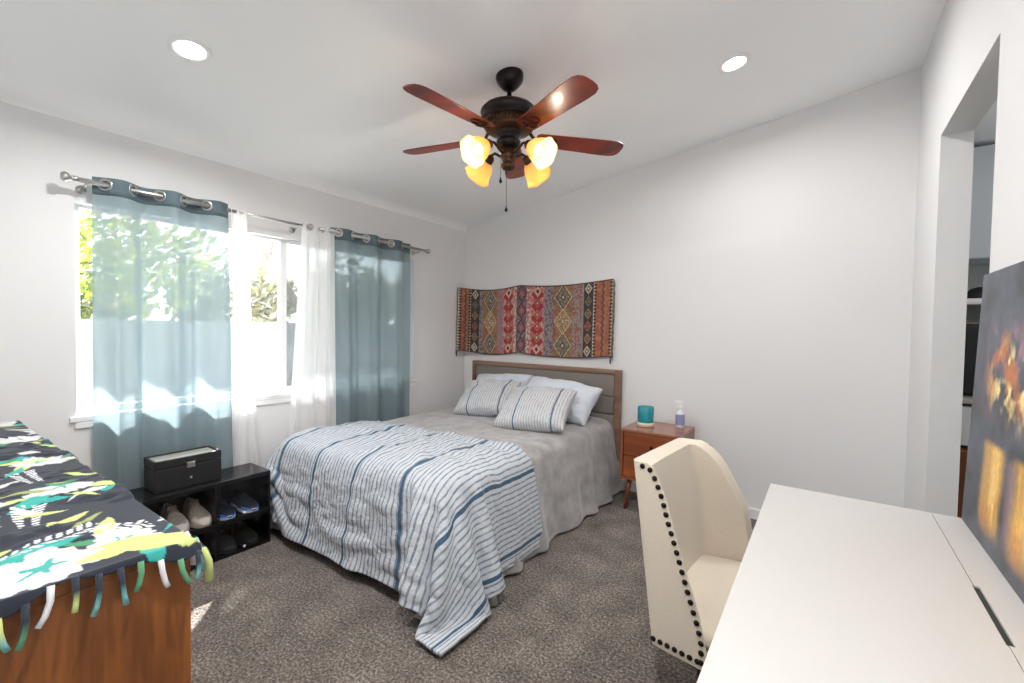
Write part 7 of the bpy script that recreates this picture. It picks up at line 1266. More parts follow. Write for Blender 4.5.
bm = new(); add_lathe(bm, [(0.0, 0.0005), (0.030, 0.001), (0.033, 0.006), (0.033, 0.108), (0.030, 0.120), (0.016, 0.134), (0.013, 0.140), (0.013, 0.150)], (sx_, sy_, NT), 28); obj('bottle', bm, mat('pale clear plastic', lin(222, 224, 230), 0.15), sb, smooth=True)
bm = new(); 
vs = add_lathe(bm, [(0.0338, 0.025), (0.0338, 0.105)], (sx_, sy_, NT), 28, close=False); obj('label', bm, mat('lavender label', lin(140, 146, 186), 0.5), sb, smooth=True)
bm = new(); add_lathe(bm, [(0.017, 0.146), (0.017, 0.166), (0.011, 0.172), (0.011, 0.184)], (sx_, sy_, NT), 18)
add_box(bm, (sx_ - 0.040, sy_ - 0.011, NT + 0.182), (sx_ + 0.018, sy_ + 0.011, NT + 0.207))
add_prism(bm, [(sx_ - 0.022, NT + 0.183), (sx_ - 0.014, NT + 0.183), (sx_ - 0.030, NT + 0.146), (sx_ - 0.034, NT + 0.148)], 1, sy_ - 0.005, sy_ + 0.005)
obj('trigger_head', bm, mat('white plastic', lin(234, 234, 236), 0.35), sb, bevel=0.003)



# ================================================================= SHOE RACK
SX0, SX1, SY0, SY1, SZ = -3.112, -2.855, 0.800, 1.448, 0.458
rk = thing('shoe_rack', 'low black two tier shoe rack with clear doors under the left teal curtain', 'shoe rack', (-2.98, 1.12, 0))
MID, TIER = 1.142, 0.205
bm = new()
for z in (0.0, TIER): add_box(bm, (SX0 + 0.006, SY0 + 0.008, z + 0.0005), (SX1 - 0.001, SY1 - 0.008, z + 0.012))
add_box(bm, (SX0, SY0, SZ - 0.012), (SX1, SY1, SZ))
for y in (SY0, SY1 - 0.008): add_box(bm, (SX0, y, 0.0005), (SX1, y + 0.008, SZ - 0.012))
for za, zb in ((0.012, TIER), (TIER + 0.012, SZ - 0.012)): add_box(bm, (SX0 + 0.006, MID - 0.004, za), (SX1 - 0.002, MID + 0.004, zb))
add_box(bm, (SX0, SY0 + 0.008, 0.0005), (SX0 + 0.006, SY1 - 0.008, SZ - 0.012))
obj('carcass', bm, M_black, rk, bevel=0.0015)
M_door = glassy('smoky clear plastic', (0.95, 0.96, 0.97, 1), haze=0.0)
M_whitebtn = mat('white button', lin(240, 240, 240), 0.4)
for ya, yb in ((SY0 + 0.010, MID - 0.006), (MID + 0.006, SY1 - 0.010)):
    for za, zb in ((0.0145, TIER - 0.002), (TIER + 0.0145, SZ - 0.014)):
        d = obj('door', box((SX1 + 0.001, ya, za), (SX1 + 0.003, yb, zb)), M_door, rk)
        bm = new()
        for a, b in (((ya, za), (ya + 0.006, zb)), ((yb - 0.006, za), (yb, zb)), ((ya + 0.006, za), (yb - 0.006, za + 0.006)), ((ya + 0.006, zb - 0.006), (yb - 0.006, zb))):
            add_box(bm, (SX1, a[0], a[1]), (SX1 + 0.005, b[0], b[1]))
        obj('door_frame', bm, M_black, d)
        bm = new(); add_ball(bm, (SX1 + 0.009, (ya + yb) / 2 - 0.005, za + 0.022), 0.008, (0.6, 1, 1), 12); obj('knob', bm, M_whitebtn, d, smooth=True)

# box on the rack
wb = thing('watch_box', 'black lidded display box with silver latch sitting on the shoe rack', 'box', (-2.99, 1.03, SZ))
wx0, wx1, wy0, wy1, wz0 = -3.085, -2.915, 0.868, 1.192, SZ + 0.001
obj('body', box((wx0, wy0, wz0), (wx1, wy1, wz0 + 0.125)), M_blackmatt, wb, bevel=0.004)
bm = new()
add_box(bm, (wx0, wy0, wz0 + 0.128), (wx0 + 0.014, wy1, wz0 + 0.172)); add_box(bm, (wx1 - 0.014, wy0, wz0 + 0.128), (wx1, wy1, wz0 + 0.172))
add_box(bm, (wx0 + 0.014, wy0, wz0 + 0.128), (wx1 - 0.014, wy0 + 0.014, wz0 + 0.172)); add_box(bm, (wx0 + 0.014, wy1 - 0.014, wz0 + 0.128), (wx1 - 0.014, wy1, wz0 + 0.172))
lid = obj('lid', bm, M_blackmatt, wb, bevel=0.003)
obj('lid_window', box((wx0 + 0.012, wy0 + 0.012, wz0 + 0.160), (wx1 - 0.012, wy1 - 0.012, wz0 + 0.165)), mat('pale glass lid', lin(176, 174, 164), 0.15, coat=0.6), lid)
bm = new(); add_box(bm, (wx1 - 0.001, 1.015, wz0 + 0.108), (wx1 + 0.006, 1.055, wz0 + 0.140)); obj('latch', bm, M_chrome, wb, bevel=0.002)
bm = new(); add_ball(bm, (wx1 + 0.003, 1.035, wz0 + 0.052), 0.007, (0.7, 1, 1), 12); obj('knob', bm, M_chrome, wb, smooth=True)


def shoe(name, label, y, z, x_toe, L, W, H, up, sole, lace, toe=None, yaw=0.0, high=0.0, dot=False, group=None):
    """Sneaker with its toe towards +X."""
    t = thing(name, label, 'shoe', (x_toe - L / 2, y, z), group)
    n, m = 26, 20
    st = np.linspace(0, 1, n)
    def half(s):
        return W / 2 * (0.72 + 0.30 * np.exp(-((s - 0.68) / 0.22) ** 2) - 0.06 * np.exp(-((s - 0.38) / 0.12) ** 2)) * np.clip(1 - np.clip((s - 0.80) / 0.21, 0, 1) ** 2.2, 0.001, 1) ** 0.5 * np.clip(1 - np.clip((0.12 - s) / 0.13, 0, 1) ** 2, 0.001, 1) ** 0.5
    def hgt(s):
        return H * np.interp(s, [0, 0.05, 0.30, 0.42, 0.60, 0.80, 0.93, 1.0], [0.80 + high, 0.98 + high, 0.90 + high, 0.86, 0.64, 0.47, 0.38, 0.16])
    X0 = x_toe - L
    def W3(s, a, b): return (X0 + s * L, y + a, z + b)
    # upper: arches along the length, open over the ankle
    P = np.zeros((n, m, 3))
    for i, s in enumerate(st):
        w, h = half(s), hgt(s)
        for j in range(m):
            th = PI * j / (m - 1)
            a = -math.cos(th); b = math.sin(th) ** 0.6
            P[i, j] = W3(s, a * w * (0.97 - 0.20 * b * (s < 0.5)), 0.022 + (h - 0.022) * b)
    openm = np.ones((n, m), bool)
    for i, s in enumerate(st):
        if 0.06 < s < 0.40: openm[i, m // 2 - 3:m // 2 + 3] = False
    grid('upper', P, up, t, thick=0.004, alive=openm, subsurf=1)
    if toe is not None:
        Q = P[n * 3 // 4:] .copy(); Q[..., 0] += 0.002; c = np.array(W3(0.85, 0, 0.03)); Q = c + (Q - c) * 1.12
        grid('toe_cap', Q, toe, t, subsurf=1)
    out = []
    for s in st: out.append((X0 + s * L, y + half(s) * 1.05 + 0.002))
    for s in st[::-1]: out.append((X0 + s * L, y - half(s) * 1.05 - 0.002))
    bm = new(); add_prism(bm, out, 2, z + 0.0005, z + 0.026); obj('sole', bm, sole, t, bevel=0.006, seg=3)
    bm = new()
    for k in range(4):
        s = 0.44 + 0.065 * k; w, h = half(s), hgt(s)
        pts = [W3(s + 0.015 * math.sin(q * PI), (q - 0.5) * w * 1.2, 0.022 + (h - 0.018) * math.sin(PI * (0.5 + (q - 0.5) * 0.55)) ** 0.6 + 0.004) for q in [r / 6 for r in range(7)]]
        add_tube(bm, pts, 0.0035, 6)
    obj('laces', bm, lace, t, smooth=True)
    s = 0.42
    bm = new(); add_prism(bm, [(y - 0.026, z + hgt(s) * 0.78), (y + 0.026, z + hgt(s) * 0.78), (y + 0.022, z + hgt(s) * 1.14), (y - 0.022, z + hgt(s) * 1.14)], 0, X0 + s * L - 0.02, X0 + s * L - 0.010); obj('tongue', bm, up, t, bevel=0.004)
    if dot:
        bm = new(); add_ball(bm, W3(0.93, 0, hgt(0.93) - 0.006), 0.007, (0.6, 1, 1), 10); obj('toe_badge', bm, M_whitebtn, t, smooth=True)
    return t

S_beige = mat('beige canvas shoe', lin(168, 158, 148), 0.9, bump=(500, 0.3, 0.001)); S_sole = mat('pale rubber sole', lin(206, 196, 184), 0.6)
S_navy = mat('black mesh shoe', lin(28, 34, 46), 0.85); S_blue = mat('bright blue toe fabric', lin(36, 112, 205), 0.7); S_wsole = mat('white sole', lin(232, 234, 238), 0.5)
S_grey = mat('light grey shoe', lin(190, 190, 196), 0.8); S_dark = mat('black shoe', lin(26, 25, 27), 0.7)
zt, zl = TIER + 0.0125, 0.0125
XT = SX1 - 0.006
shoe('sneaker', 'beige canvas sneaker beside the dresser, hidden at its heel, on the upper tier', 0.976, zt, XT, 0.245, 0.094, 0.125, S_beige, S_sole, S_beige, S_sole, group='shoes in the rack')
shoe('sneaker', 'beige canvas sneaker next to the black and blue shoes on the upper tier', 1.086, zt, XT, 0.245, 0.098, 0.125, S_beige, S_sole, S_beige, S_sole, group='shoes in the rack')
shoe('sneaker', 'black and blue running shoe next to the beige sneaker on the upper tier', 1.215, zt, XT, 0.245, 0.098, 0.095, S_navy, S_wsole, S_navy, S_blue, group='shoes in the rack')
shoe('sneaker', 'black and blue running shoe nearest the bed on the upper tier', 1.350, zt, XT, 0.245, 0.098, 0.095, S_navy, S_wsole, S_navy, S_blue, group='shoes in the rack')
shoe('sneaker', 'light grey shoe on the lower tier beside the dresser', 1.075, zl, XT, 0.245, 0.105, 0.115, S_grey, S_wsole, S_grey, group='shoes in the rack')
shoe('sneaker', 'black shoe with white dot on the lower tier, nearer the light grey shoe', 1.225, zl, XT - 0.004, 0.235, 0.095, 0.10, S_dark, S_dark, S_dark, dot=True, group='shoes in the rack')
shoe('sneaker', 'black shoe with white dot on the lower tier, nearest the bed', 1.350, zl, XT - 0.004, 0.235, 0.095, 0.10, S_dark, S_dark, S_dark, dot=True, group='shoes in the rack')

# ================================================================= DRESSER AND SARONG
DX0, DX1, DY0, DY1, DT = -2.730, -1.082, -0.180, 0.383, 0.922
dr = thing('dresser', 'reddish brown wooden dresser in the near corner under a flowered sarong', 'dresser', ((DX0 + DX1) / 2, (DY0 + DY1) / 2, 0))
bm = new(); add_box(bm, (DX0, DY0, DT - 0.025), (DX1 + 0.003, DY1 + 0.003, DT)); obj('top', bm, M_dresser, dr, bevel=0.003)
bm = new(); add_box(bm, (DX0, DY0, 0.0), (DX0 + 0.022, DY1, DT - 0.0255)); add_box(bm, (DX1 - 0.022, DY0, 0.0), (DX1, DY1, DT - 0.0255)); add_box(bm, (DX0 + 0.022, DY0, 0.06), (DX1 - 0.022, DY1 - 0.025, DT - 0.0255)); add_box(bm, (DX0 + 0.022, DY1 - 0.05, 0.0), (DX1 - 0.022, DY1 - 0.03, 0.06))
obj('case', bm, M_dresser, dr, bevel=0.002)
for i in range(3):
    for j in range(3):
        xa = DX0 + 0.026 + i * (DX1 - DX0 - 0.052) / 3; xb = xa + (DX1 - DX0 - 0.052) / 3 - 0.006
        za = 0.075 + j * 0.274; zb = za + 0.266
        d = obj('drawer', box((xa, DY1 - 0.024, za), (xb, DY1 - 0.002, zb)), M_dresser, dr, bevel=0.002)
        bm = new(); add_ball(bm, ((xa + xb) / 2, DY1 + 0.008, (za + zb) / 2), 0.014, (1, 0.9, 1), 14); obj('knob', bm, M_darkmetal, d, smooth=True)

# sarong: flat on the top, falling over the end with fringe
def sarong_colour(s, t):
    """s metres from the hanging end inward along the dresser, t metres from its front edge"""
    base = rgb(30, 36, 50)
    Cc = np.zeros(s.shape + (3,)); Cc[:] = base
    lime, pale, teal, green, white = rgb(188, 200, 122), rgb(198, 197, 200), rgb(48, 160, 150), rgb(60, 132, 92), rgb(220, 222, 226)
    ws = 0.02 * fbm(s * 9, t * 9, 2, 3); wt = 0.02 * fbm(s * 9, t * 9, 7, 3)
    S, Tt = s + ws, t + wt
    def leaf(cs, ct, L, w, ang, col):
        a = math.radians(ang); x = (S - cs) * math.cos(a) + (Tt - ct) * math.sin(a); y = -(S - cs) * math.sin(a) + (Tt - ct) * math.cos(a)
        m = (np.abs(x) < L) & (np.abs(y) < w * np.clip(1 - (x / L) ** 2, 0, 1)); Cc[m] = col
    def flower(cs, ct, r, ph=0.0, col=pale, heart=teal):
        dx, dy = S - cs, Tt - ct; rr = np.hypot(dx, dy); th = np.arctan2(dy, dx)
        edge = r * (0.74 + 0.26 * np.abs(np.cos(2.5 * (th + ph)))) * (1 + 0.06 * np.sin(17 * th))
        m = rr < edge; Cc[m] = col
        crease = m & (np.abs(np.sin(2.5 * (th + ph))) < 0.10) & (rr < edge * 0.9); Cc[crease] = col * 0.86
        h = rr < r * (0.16 + 0.22 * np.abs(np.cos(2.5 * (th + ph))) ** 6); Cc[h] = heart
    def fern(cs, ct, L, ang):
        a = math.radians(ang); x = (s - cs) * math.cos(a) + (t - ct) * math.sin(a); y = -(s - cs) * math.sin(a) + (t - ct) * math.cos(a)
        m = (x > 0) & (x < L) & (np.abs(y) < 0.030 * np.clip(1 - x / L * 0.5, 0, 1)) & (np.abs(y) > 0.006) & (((x + np.abs(y) * 0.7) * 55) % 1 < 0.58)
        Cc[m] = white
    rng = np.random.RandomState(12)
    for row in range(5):
        for k in range(3):
            cs = 0.16 + row * 0.43 + rng.uniform(-0.04, 0.04) + (0.2 if k % 2 else 0); ct = 0.09 + k * 0.24 + rng.uniform(-0.03, 0.03)
            for q in range(4):
                an = rng.uniform(0, 180); dd = rng.uniform(0.06, 0.10); aa = rng.uniform(0, 2 * PI)
                leaf(cs + dd * math.cos(aa), ct + dd * math.sin(aa), rng.uniform(0.05, 0.09), rng.uniform(0.012, 0.020), math.degrees(aa) + rng.uniform(-25, 25), (lime, lime, teal, green)[q])
            flower(cs, ct, 0.066, rng.uniform(0, 2))
            aa = rng.uniform(0, 2 * PI)
            fern(cs + 0.11 * math.cos(aa), ct + 0.11 * math.sin(aa), 0.16, math.degrees(aa) + 30)
    for q in range(120):
        leaf(rng.uniform(0.03, 1.85), rng.uniform(0.0, 0.55), rng.uniform(0.02, 0.06), rng.uniform(0.006, 0.014), rng.uniform(0, 180), (lime, teal, green, pale, lime * 0.6)[q % 5])
    for q in range(14):
        fern(rng.uniform(0.05, 1.7), rng.uniform(0.02, 0.5), rng.uniform(0.08, 0.15), rng.uniform(0, 360))
    # big flower falling over the end
    leaf(0.10, 0.10, 0.10, 0.030, 75, lime); leaf(0.19, 0.30, 0.16, 0.034, 100, teal); leaf(0.24, 0.36, 0.12, 0.026, 95, lime); leaf(0.09, 0.08, 0.05, 0.04, 20, lime); leaf(0.06, 0.03, 0.06, 0.03, 60, lime)
    flower(0.10, 0.235, 0.095, 0.4); fern(0.26, 0.10, 0.17, 110); fern(0.20, 0.04, 0.10, 90)
    leaf(0.09, 0.13, 0.07, 0.024, 110, lime)
    return Cc

sg = thing('sarong', 'dark sarong printed with pale flowers and lime leaves, draped over the dresser', 'cloth', ((DX0 + DX1) / 2, 0.05, DT))
LS, LT = 1.92, 0.58
ns_, nt_ = 640, 230
s = np.linspace(0, LS, ns_)[None, :].repeat(nt_, 0); t = np.linspace(0, LT, nt_)[:, None].repeat(ns_, 1)
drop = 0.014 + 0.010 * np.sin(t * 23 + 0.6) + 0.005 * np.sin(t * 51)
a = s - drop                                            # signed distance from the end edge: negative hangs
fr = 0.018                                              # little overhang at the front edge
y = DY1 + 0.012 - t + 0.006 * np.sin(s * 13)
x = DX1 + 0.010 - np.clip(a, 0, None) + 0.004
hang = np.clip(-a, 0, None)
x = x + 0.012 * (1 - np.exp(-hang / 0.015)) + hang * 0.06 + 0.012 * np.sin(t * 34 + 1.0) * np.clip(hang / 0.06, 0, 1)
front = np.clip(y - DY1 - 0.002, 0, None)
wrk = np.maximum(0, fbm(s * 9 + 1.2 * t, t * 6, 3, 4)) * 0.034
fade = np.clip((LT - t) / 0.1, 0.3, 1)
z = DT + 0.004 + wrk * np.clip(a / 0.04, 0, 1) * fade - hang + 0.004 * np.exp(-np.abs(a) / 0.01)
z = z - front * 1.2
x = np.where(hang > 0, np.maximum(x, DX1 + 0.014), x)
P = np.stack([x, y, z], -1)
grid('cloth', P, M_pattern, sg, colors=sarong_colour(s, t), thick=0.0015)
bm = new(); rng = random.Random(9)
lay = bm.verts.layers.float_color.new('pattern')
fcols = [lin(40, 48, 64), lin(196, 208, 128), lin(120, 186, 186), lin(214, 214, 218), lin(90, 150, 110)]
for k in range(19):
    j = int((k + 0.35) / 19 * (nt_ - 1))
    p = Vector(P[j, 0]); n0 = len(bm.verts)
    dx = rng.uniform(0.0, 0.025); dy = rng.uniform(-0.018, 0.018); L = rng.uniform(0.045, 0.070)
    add_tube(bm, [p + Vector((0, 0, 0.004)), p + Vector((0.006, dy * 0.1, -L * 0.35)), p + Vector((0.006 + dx * 0.15, dy * 0.5, -L * 0.75)), p + Vector((0.006 + dx * 0.3, dy * 1.0, -L))], 0.0052, 7, 0.0045)
    bm.verts.ensure_lookup_table()
    c1, c2 = fcols[rng.randrange(5)], fcols[rng.randrange(5)]
    vs = bm.verts[n0:]
    for i, v_ in enumerate(vs): v_[lay] = c1 if i < len(vs) * 0.55 else c2
for k in range(3):
    p = Vector(P[0, 3 + 18 * k]); n0 = len(bm.verts)
    add_tube(bm, [p + Vector((0, 0.002, 0.0)), p + Vector((0.0, 0.012, -0.03)), p + Vector((0.004, 0.012, -0.07))], 0.006, 7, 0.008)
    bm.verts.ensure_lookup_table()
    for v_ in bm.verts[n0:]: v_[lay] = fcols[(k + 1) % 5]
obj('fringe', bm, M_pattern, sg, smooth=True)

# ================================================================= CHAIR
CO = Vector((-0.502, 1.642, 0)); CW = 0.70
ch = thing('dining_chair', 'cream linen wingback chair with dark nailhead trim pulled up to the white desk', 'chair', (CO.x + 0.15, CO.y + CW / 2, 0))
ZB = 0.22
FRONT = [(0.22, 0.205), (0.315, 0.201), (0.36, 0.190), (0.42, 0.168), (0.50, 0.140), (0.61, 0.103), (0.70, 0.0715), (0.77, 0.051), (0.835, 0.023), (0.875, -0.004), (0.894, -0.030)]
def c_rear(z): return -0.090 * (z - ZB) / 0.66
def c_front(z): return float(np.interp(z, [f[0] for f in FRONT], [f[1] for f in FRONT]))
FLN, FLF = -0.160, 0.16
def c_far(z): return float(np.interp(z, [0.22, 0.40, 0.55, 0.70, 0.80, 0.86, 0.894], [0.05, 0.08, 0.105, 0.09, 0.075, 0.055, 0.035]))
def c_pt(side, a, z, off=0.0):
    """side 0 = near wing, 1 = far wing; a metres forward of the rear corner line"""
    if side == 0: return Vector((CO.x + a * 0.987, CO.y + FLN * a + off, z))
    return Vector((CO.x + a * 0.98, CO.y + CW + FLF * a - off, z))
zs = [ZB, 0.30, 0.38, 0.46, 0.54, 0.62, 0.70, 0.76, 0.81, 0.85, 0.875, 0.890]
nw, nb = 14, 26
def c_row(z, off, da, dx, RR=0.028):
    """One level of the shell; off = inset of the wings, da = how far the front edge is drawn back, dx = forward shift of the back."""
    r = c_rear(z) + dx; f0 = c_front(z) - da; f1 = c_front(z) + c_far(z) - da
    f0 = max(f0, r + 0.012); f1 = max(f1, r + 0.012)
    R = min(RR, (f0 - r) * 0.8)
    row = [c_pt(0, f0 + (r + R - f0) * i / (nw - 1), z, off) for i in range(nw)]
    A, K = c_pt(0, r + R, z, off), c_pt(0, r, z, off); B_ = K + Vector((0, R, 0))
    for q in (0.25, 0.5, 0.75): row.append(A * (1 - q) ** 2 + K * 2 * q * (1 - q) + B_ * q * q)
    K2 = c_pt(1, r, z, off); E_ = K2 - Vector((0, R, 0))
    for i in range(nb):
        q = i / (nb - 1)
        row.append(B_.lerp(E_, q) + Vector((-0.02 * math.sin(PI * q), 0, -0.012 * math.sin(PI * q) * np.clip((z - 0.8) / 0.09, 0, 1))))
    F_ = c_pt(1, r + R, z, off)
    for q in (0.25, 0.5, 0.75): row.append(E_ * (1 - q) ** 2 + K2 * 2 * q * (1 - q) + F_ * q * q)
    return row + [c_pt(1, r + R + (f1 - r - R) * i / (nw - 1), z, off) for i in range(nw)]
def settle(row, z):
    # the top edge falls away slightly towards the far wing
    k = float(np.clip((z - 0.55) / 0.34, 0, 1))
    for p in row:
        q = float(np.clip((p.y - CO.y) / CW, 0, 1)); p.z -= k * (0.006 + 0.044 * q)
    return row
outer = [settle(c_row(z, 0.0, 0.0, 0.0), z) for z in zs]
inner = [settle(c_row(z, 0.048, 0.016, 0.060, 0.06), z) for z in zs]
for row in inner:
    for p in row: p.z = ZB + (p.z - ZB) * (zs[-1] - 0.020 - ZB) / (zs[-1] - ZB)
nr, nc = len(zs), len(outer[0])
bm = new()
VO = [[bm.verts.new(p) for p in row] for row in outer]; VI = [[bm.verts.new(p) for p in row] for row in inner]
for j in range(nr - 1):
    for i in range(nc - 1):
        bm.faces.new((VO[j][i], VO[j][i + 1], VO[j + 1][i + 1], VO[j + 1][i])); bm.faces.new((VI[j][i], VI[j + 1][i], VI[j + 1][i + 1], VI[j][i + 1]))
    for i in (0, nc - 1): bm.faces.new((VO[j][i], VO[j + 1][i], VI[j + 1][i], VI[j][i]))
for i in range(nc - 1):
    for j in (0, nr - 1): bm.faces.new((VO[j][i], VO[j][i + 1], VI[j][i + 1], VI[j][i]))
obj('back_and_wings', bm, M_cream, ch, smooth=True, bevel=0.018, seg=5)
bm = new()
def seatbox(a0, a1, z0, z1, inset):
    pts = [c_pt(0, a0, 0, inset), c_pt(0, a1, 0, inset), c_pt(1, a1, 0, inset), c_pt(1, a0, 0, inset)]
    add_prism(bm, [(p.x, p.y) for p in pts], 2, z0, z1)
seatbox(0.0, 0.37, 0.2505, 0.312, 0.052); obj('seat', bm, M_cream, ch, smooth=True, bevel=0.03, seg=4)
bm = new(); seatbox(0.0, 0.35, 0.215, 0.250, 0.03); obj('seat_rail', bm, M_cream, ch, bevel=0.008)
for a_, s_ in ((0.155, 0), (0.115, 1), (0.32, 0), (0.32, 1)):
    p = c_pt(s_, a_, 0, 0.17 if a_ < 0.2 else 0.08)
    bm = new(); add_tube(bm, [(p.x, p.y, 0.225), (p.x, p.y, 0.0)], 0.022, 12, 0.014); obj('leg', bm, M_darkwood, ch, smooth=True)
# nailheads along the front and lower edge of each wing
for side in (0, 1):
    bm = new()
    path = []
    for z in np.linspace(0.245, 0.872, 60):
        a_ = c_front(z) - 0.017 + (c_far(z) if side else 0)
        path.append((a_, z))
    ze = 0.872
    for q in np.linspace(0.1, 1, 8):
        a_ = c_front(0.872) - 0.017 + (c_rear(ze) + 0.012 - c_front(0.872) + 0.017) * q + (c_far(0.87) * (1 - q) if side else 0); path.append((a_, ze + 0.004 * math.sin(PI * q)))
    low = [(0.012, 0.243), (0.188, 0.243)]
    def along(pts, step):
        res = []; acc = 0.0; res.append(pts[0])
        for p, q in zip(pts[:-1], pts[1:]):
            d = math.hypot(q[0] - p[0], q[1] - p[1]); t0 = step - acc
            while t0 <= d: res.append((p[0] + (q[0] - p[0]) * t0 / d, p[1] + (q[1] - p[1]) * t0 / d)); t0 += step
            acc = (acc + d) % step
        return res
    for a_, z in along(path, 0.033) + (along(low, 0.027) if side == 0 else []):
        p = settle([c_pt(side, a_, z, -0.001)], z)[0]
        g = bmesh.ops.create_uvsphere(bm, u_segments=12, v_segments=8, radius=0.0102)
        for v_ in g['verts']: v_.co = Vector((v_.co.x, v_.co.y * 0.55, v_.co.z)) + p
    obj('nailhead_trim', bm, M_nail, ch, smooth=True)

# ================================================================= DESK
KX0, KX1, KY0, KY1, KT = -0.168, 0.395, 0.66, 2.092, 0.7627
dk = thing('desk', 'plain white desk along the right wall with a dark cable slot', 'desk', ((KX0 + KX1) / 2, (KY0 + KY1) / 2, 0))
SE, sl0, sl1, slw = 0.314, 1.285, 1.545, 0.008
bm = new(); add_box(bm, (KX0, KY0, KT - 0.034), (SE - slw, KY1, KT))
add_box(bm, (SE - slw, KY0, KT - 0.034), (SE - 0.0008, sl0, KT)); add_box(bm, (SE - slw, sl1, KT - 0.034), (SE - 0.0008, KY1, KT)); add_box(bm, (SE - slw, sl0, KT - 0.034), (SE - 0.003, sl1, KT))
obj('desktop', bm, M_desk, dk)
bm = new(); add_box(bm, (SE + 0.010, KY0, KT - 0.034), (KX1, KY1, KT + 0.0006))
add_box(bm, (SE + 0.0008, KY0, KT - 0.034), (SE + 0.010, sl0, KT + 0.0006)); add_box(bm, (SE + 0.0008, sl1, KT - 0.034), (SE + 0.010, KY1, KT + 0.0006))
obj('cable_cover', bm, M_desk, dk)
obj('cable_tray', box((SE - 0.04, KY0 + 0.03, KT - 0.075), (KX1 - 0.005, KY1 - 0.12, KT - 0.0345)), mat('dark cable tray', lin(30, 34, 34), 0.6), dk)
obj('cable_slot', box((SE - 0.002, sl0 + 0.001, KT - 0.05), (SE + 0.0098, sl1 - 0.001, KT - 0.004)), mat('dark slot insert', lin(34, 40, 38), 0.6), dk)  # dark block set in the slot, ending just below the desktop
obj('end_panel', box((KX0 + 0.20, KY1 - 0.028, 0.0), (KX1 - 0.005, KY1 - 0.006, KT - 0.0345)), M_desk, dk, bevel=0.002)
obj('end_panel', box((KX0 + 0.03, KY0 + 0.006, 0.0), (KX1 - 0.005, KY0 + 0.028, KT - 0.0345)), M_desk, dk, bevel=0.002)
obj('back_panel', box((KX1 - 0.024, KY0 + 0.03, 0.30), (KX1 - 0.006, KY1 - 0.03, KT - 0.115)), M_desk, dk, bevel=0.002)
d = obj('drawer', box((KX0 + 0.03, KY0 + 0.03, KT - 0.13), (KX0 + 0.40, KY0 + 0.55, KT - 0.036)), M_desk, dk, bevel=0.003)

# ================================================================= CANVAS
def canvas_colour(d, z):
    """d metres from the far edge, z height: night view with gold lights mirrored in dark water"""
    base = rgb(56, 62, 76); Cc = np.zeros(d.shape + (3,)); Cc[:] = base
    n = fbm(d * 14, z * 14, 4, 5)
    Cc *= (1 + 1.3 * n)[..., None]
    Cc += (np.clip(fbm(d * 5, z * 5, 21, 4), 0, 1) * 0.25)[..., None] * rgb(120, 128, 150)
    gold, amber, hot, mauve = rgb(246, 186, 66), rgb(190, 110, 48), rgb(252, 226, 150), rgb(150, 116, 130)
    wob = 0.018 * fbm(d * 3, z * 9, 8, 3)
    def col(c, w, z0, z1, colr, st):
        f = np.exp(-((d + wob - c) / w) ** 4) * np.clip((z - z0) / 0.06, 0, 1) * np.clip((z1 - z) / 0.02, 0, 1) * st * (0.85 + 0.5 * vnoise(d * 60, z * 8, 3))
        f = np.clip(f, 0, 1)[..., None]; Cc[:] = Cc * (1 - f) + colr * f
    for k in range(6):
        c0 = 0.27 + k * 0.26
        col(c0, 0.085, 0.80, 1.075, gold, 0.95); col(c0 + 0.02, 0.03, 0.84, 1.07, hot, 0.5); col(c0 - 0.03, 0.05, 0.79, 0.90, amber, 0.6)
        col(c0 + 0.15, 0.03, 0.80, 1.06, mauve, 0.6)
    m = np.clip(fbm(d * 11, z * 11, 31, 4) * 3.4 + 0.40, 0, 1) * np.exp(-(((z - 1.28) / 0.11) ** 4)) * np.clip((d - 0.10) / 0.10, 0, 1)
    Cc[:] = Cc * (1 - m[..., None]) + amber * m[..., None]
    m2 = np.clip(fbm(d * 20, z * 18, 41, 3) * 3.2 - 0.10, 0, 1) * np.exp(-(((z - 1.25) / 0.10) ** 4)) * np.clip((d - 0.14) / 0.12, 0, 1)
    Cc[:] = Cc * (1 - m2[..., None]) + hot * m2[..., None]
    m3 = np.clip(fbm(d * 17, z * 15, 51, 3) * 3.0 - 0.15, 0, 1) * np.exp(-(((z - 1.33) / 0.08) ** 4)) * np.clip((d - 0.1) / 0.1, 0, 1)
    Cc[:] = Cc * (1 - m3[..., None]) + mauve * m3[..., None]
    return np.clip(Cc, 0.004, 1)

cv = thing('canvas_print', 'large dark canvas of golden lights on water leaning on the wall behind the desk', 'picture', (0.40, 1.5, KT))
CY0, CY1, CZ0, CZ1 = 0.95, 2.086, KT + 0.002, 1.572
nd, nz_ = 330, 240
D_ = np.linspace(0, CY1 - CY0, nd)[None, :].repeat(nz_, 0); Z_ = np.linspace(CZ0, CZ1, nz_)[:, None].repeat(nd, 1)
grid('picture_face', np.stack([0.388 + 0.027 * (Z_ - CZ0) / (CZ1 - CZ0), CY1 - D_, Z_], -1), M_paint, cv, colors=canvas_colour(D_, Z_), smooth=False)
bm = new(); add_prism(bm, [(0.3885, CZ0), (0.4155, CZ1), (0.4310, CZ1), (0.4040, CZ0)], 1, CY0, CY1)
obj('stretcher', bm, mat('dark canvas edge', lin(66, 70, 82), 0.6), cv)

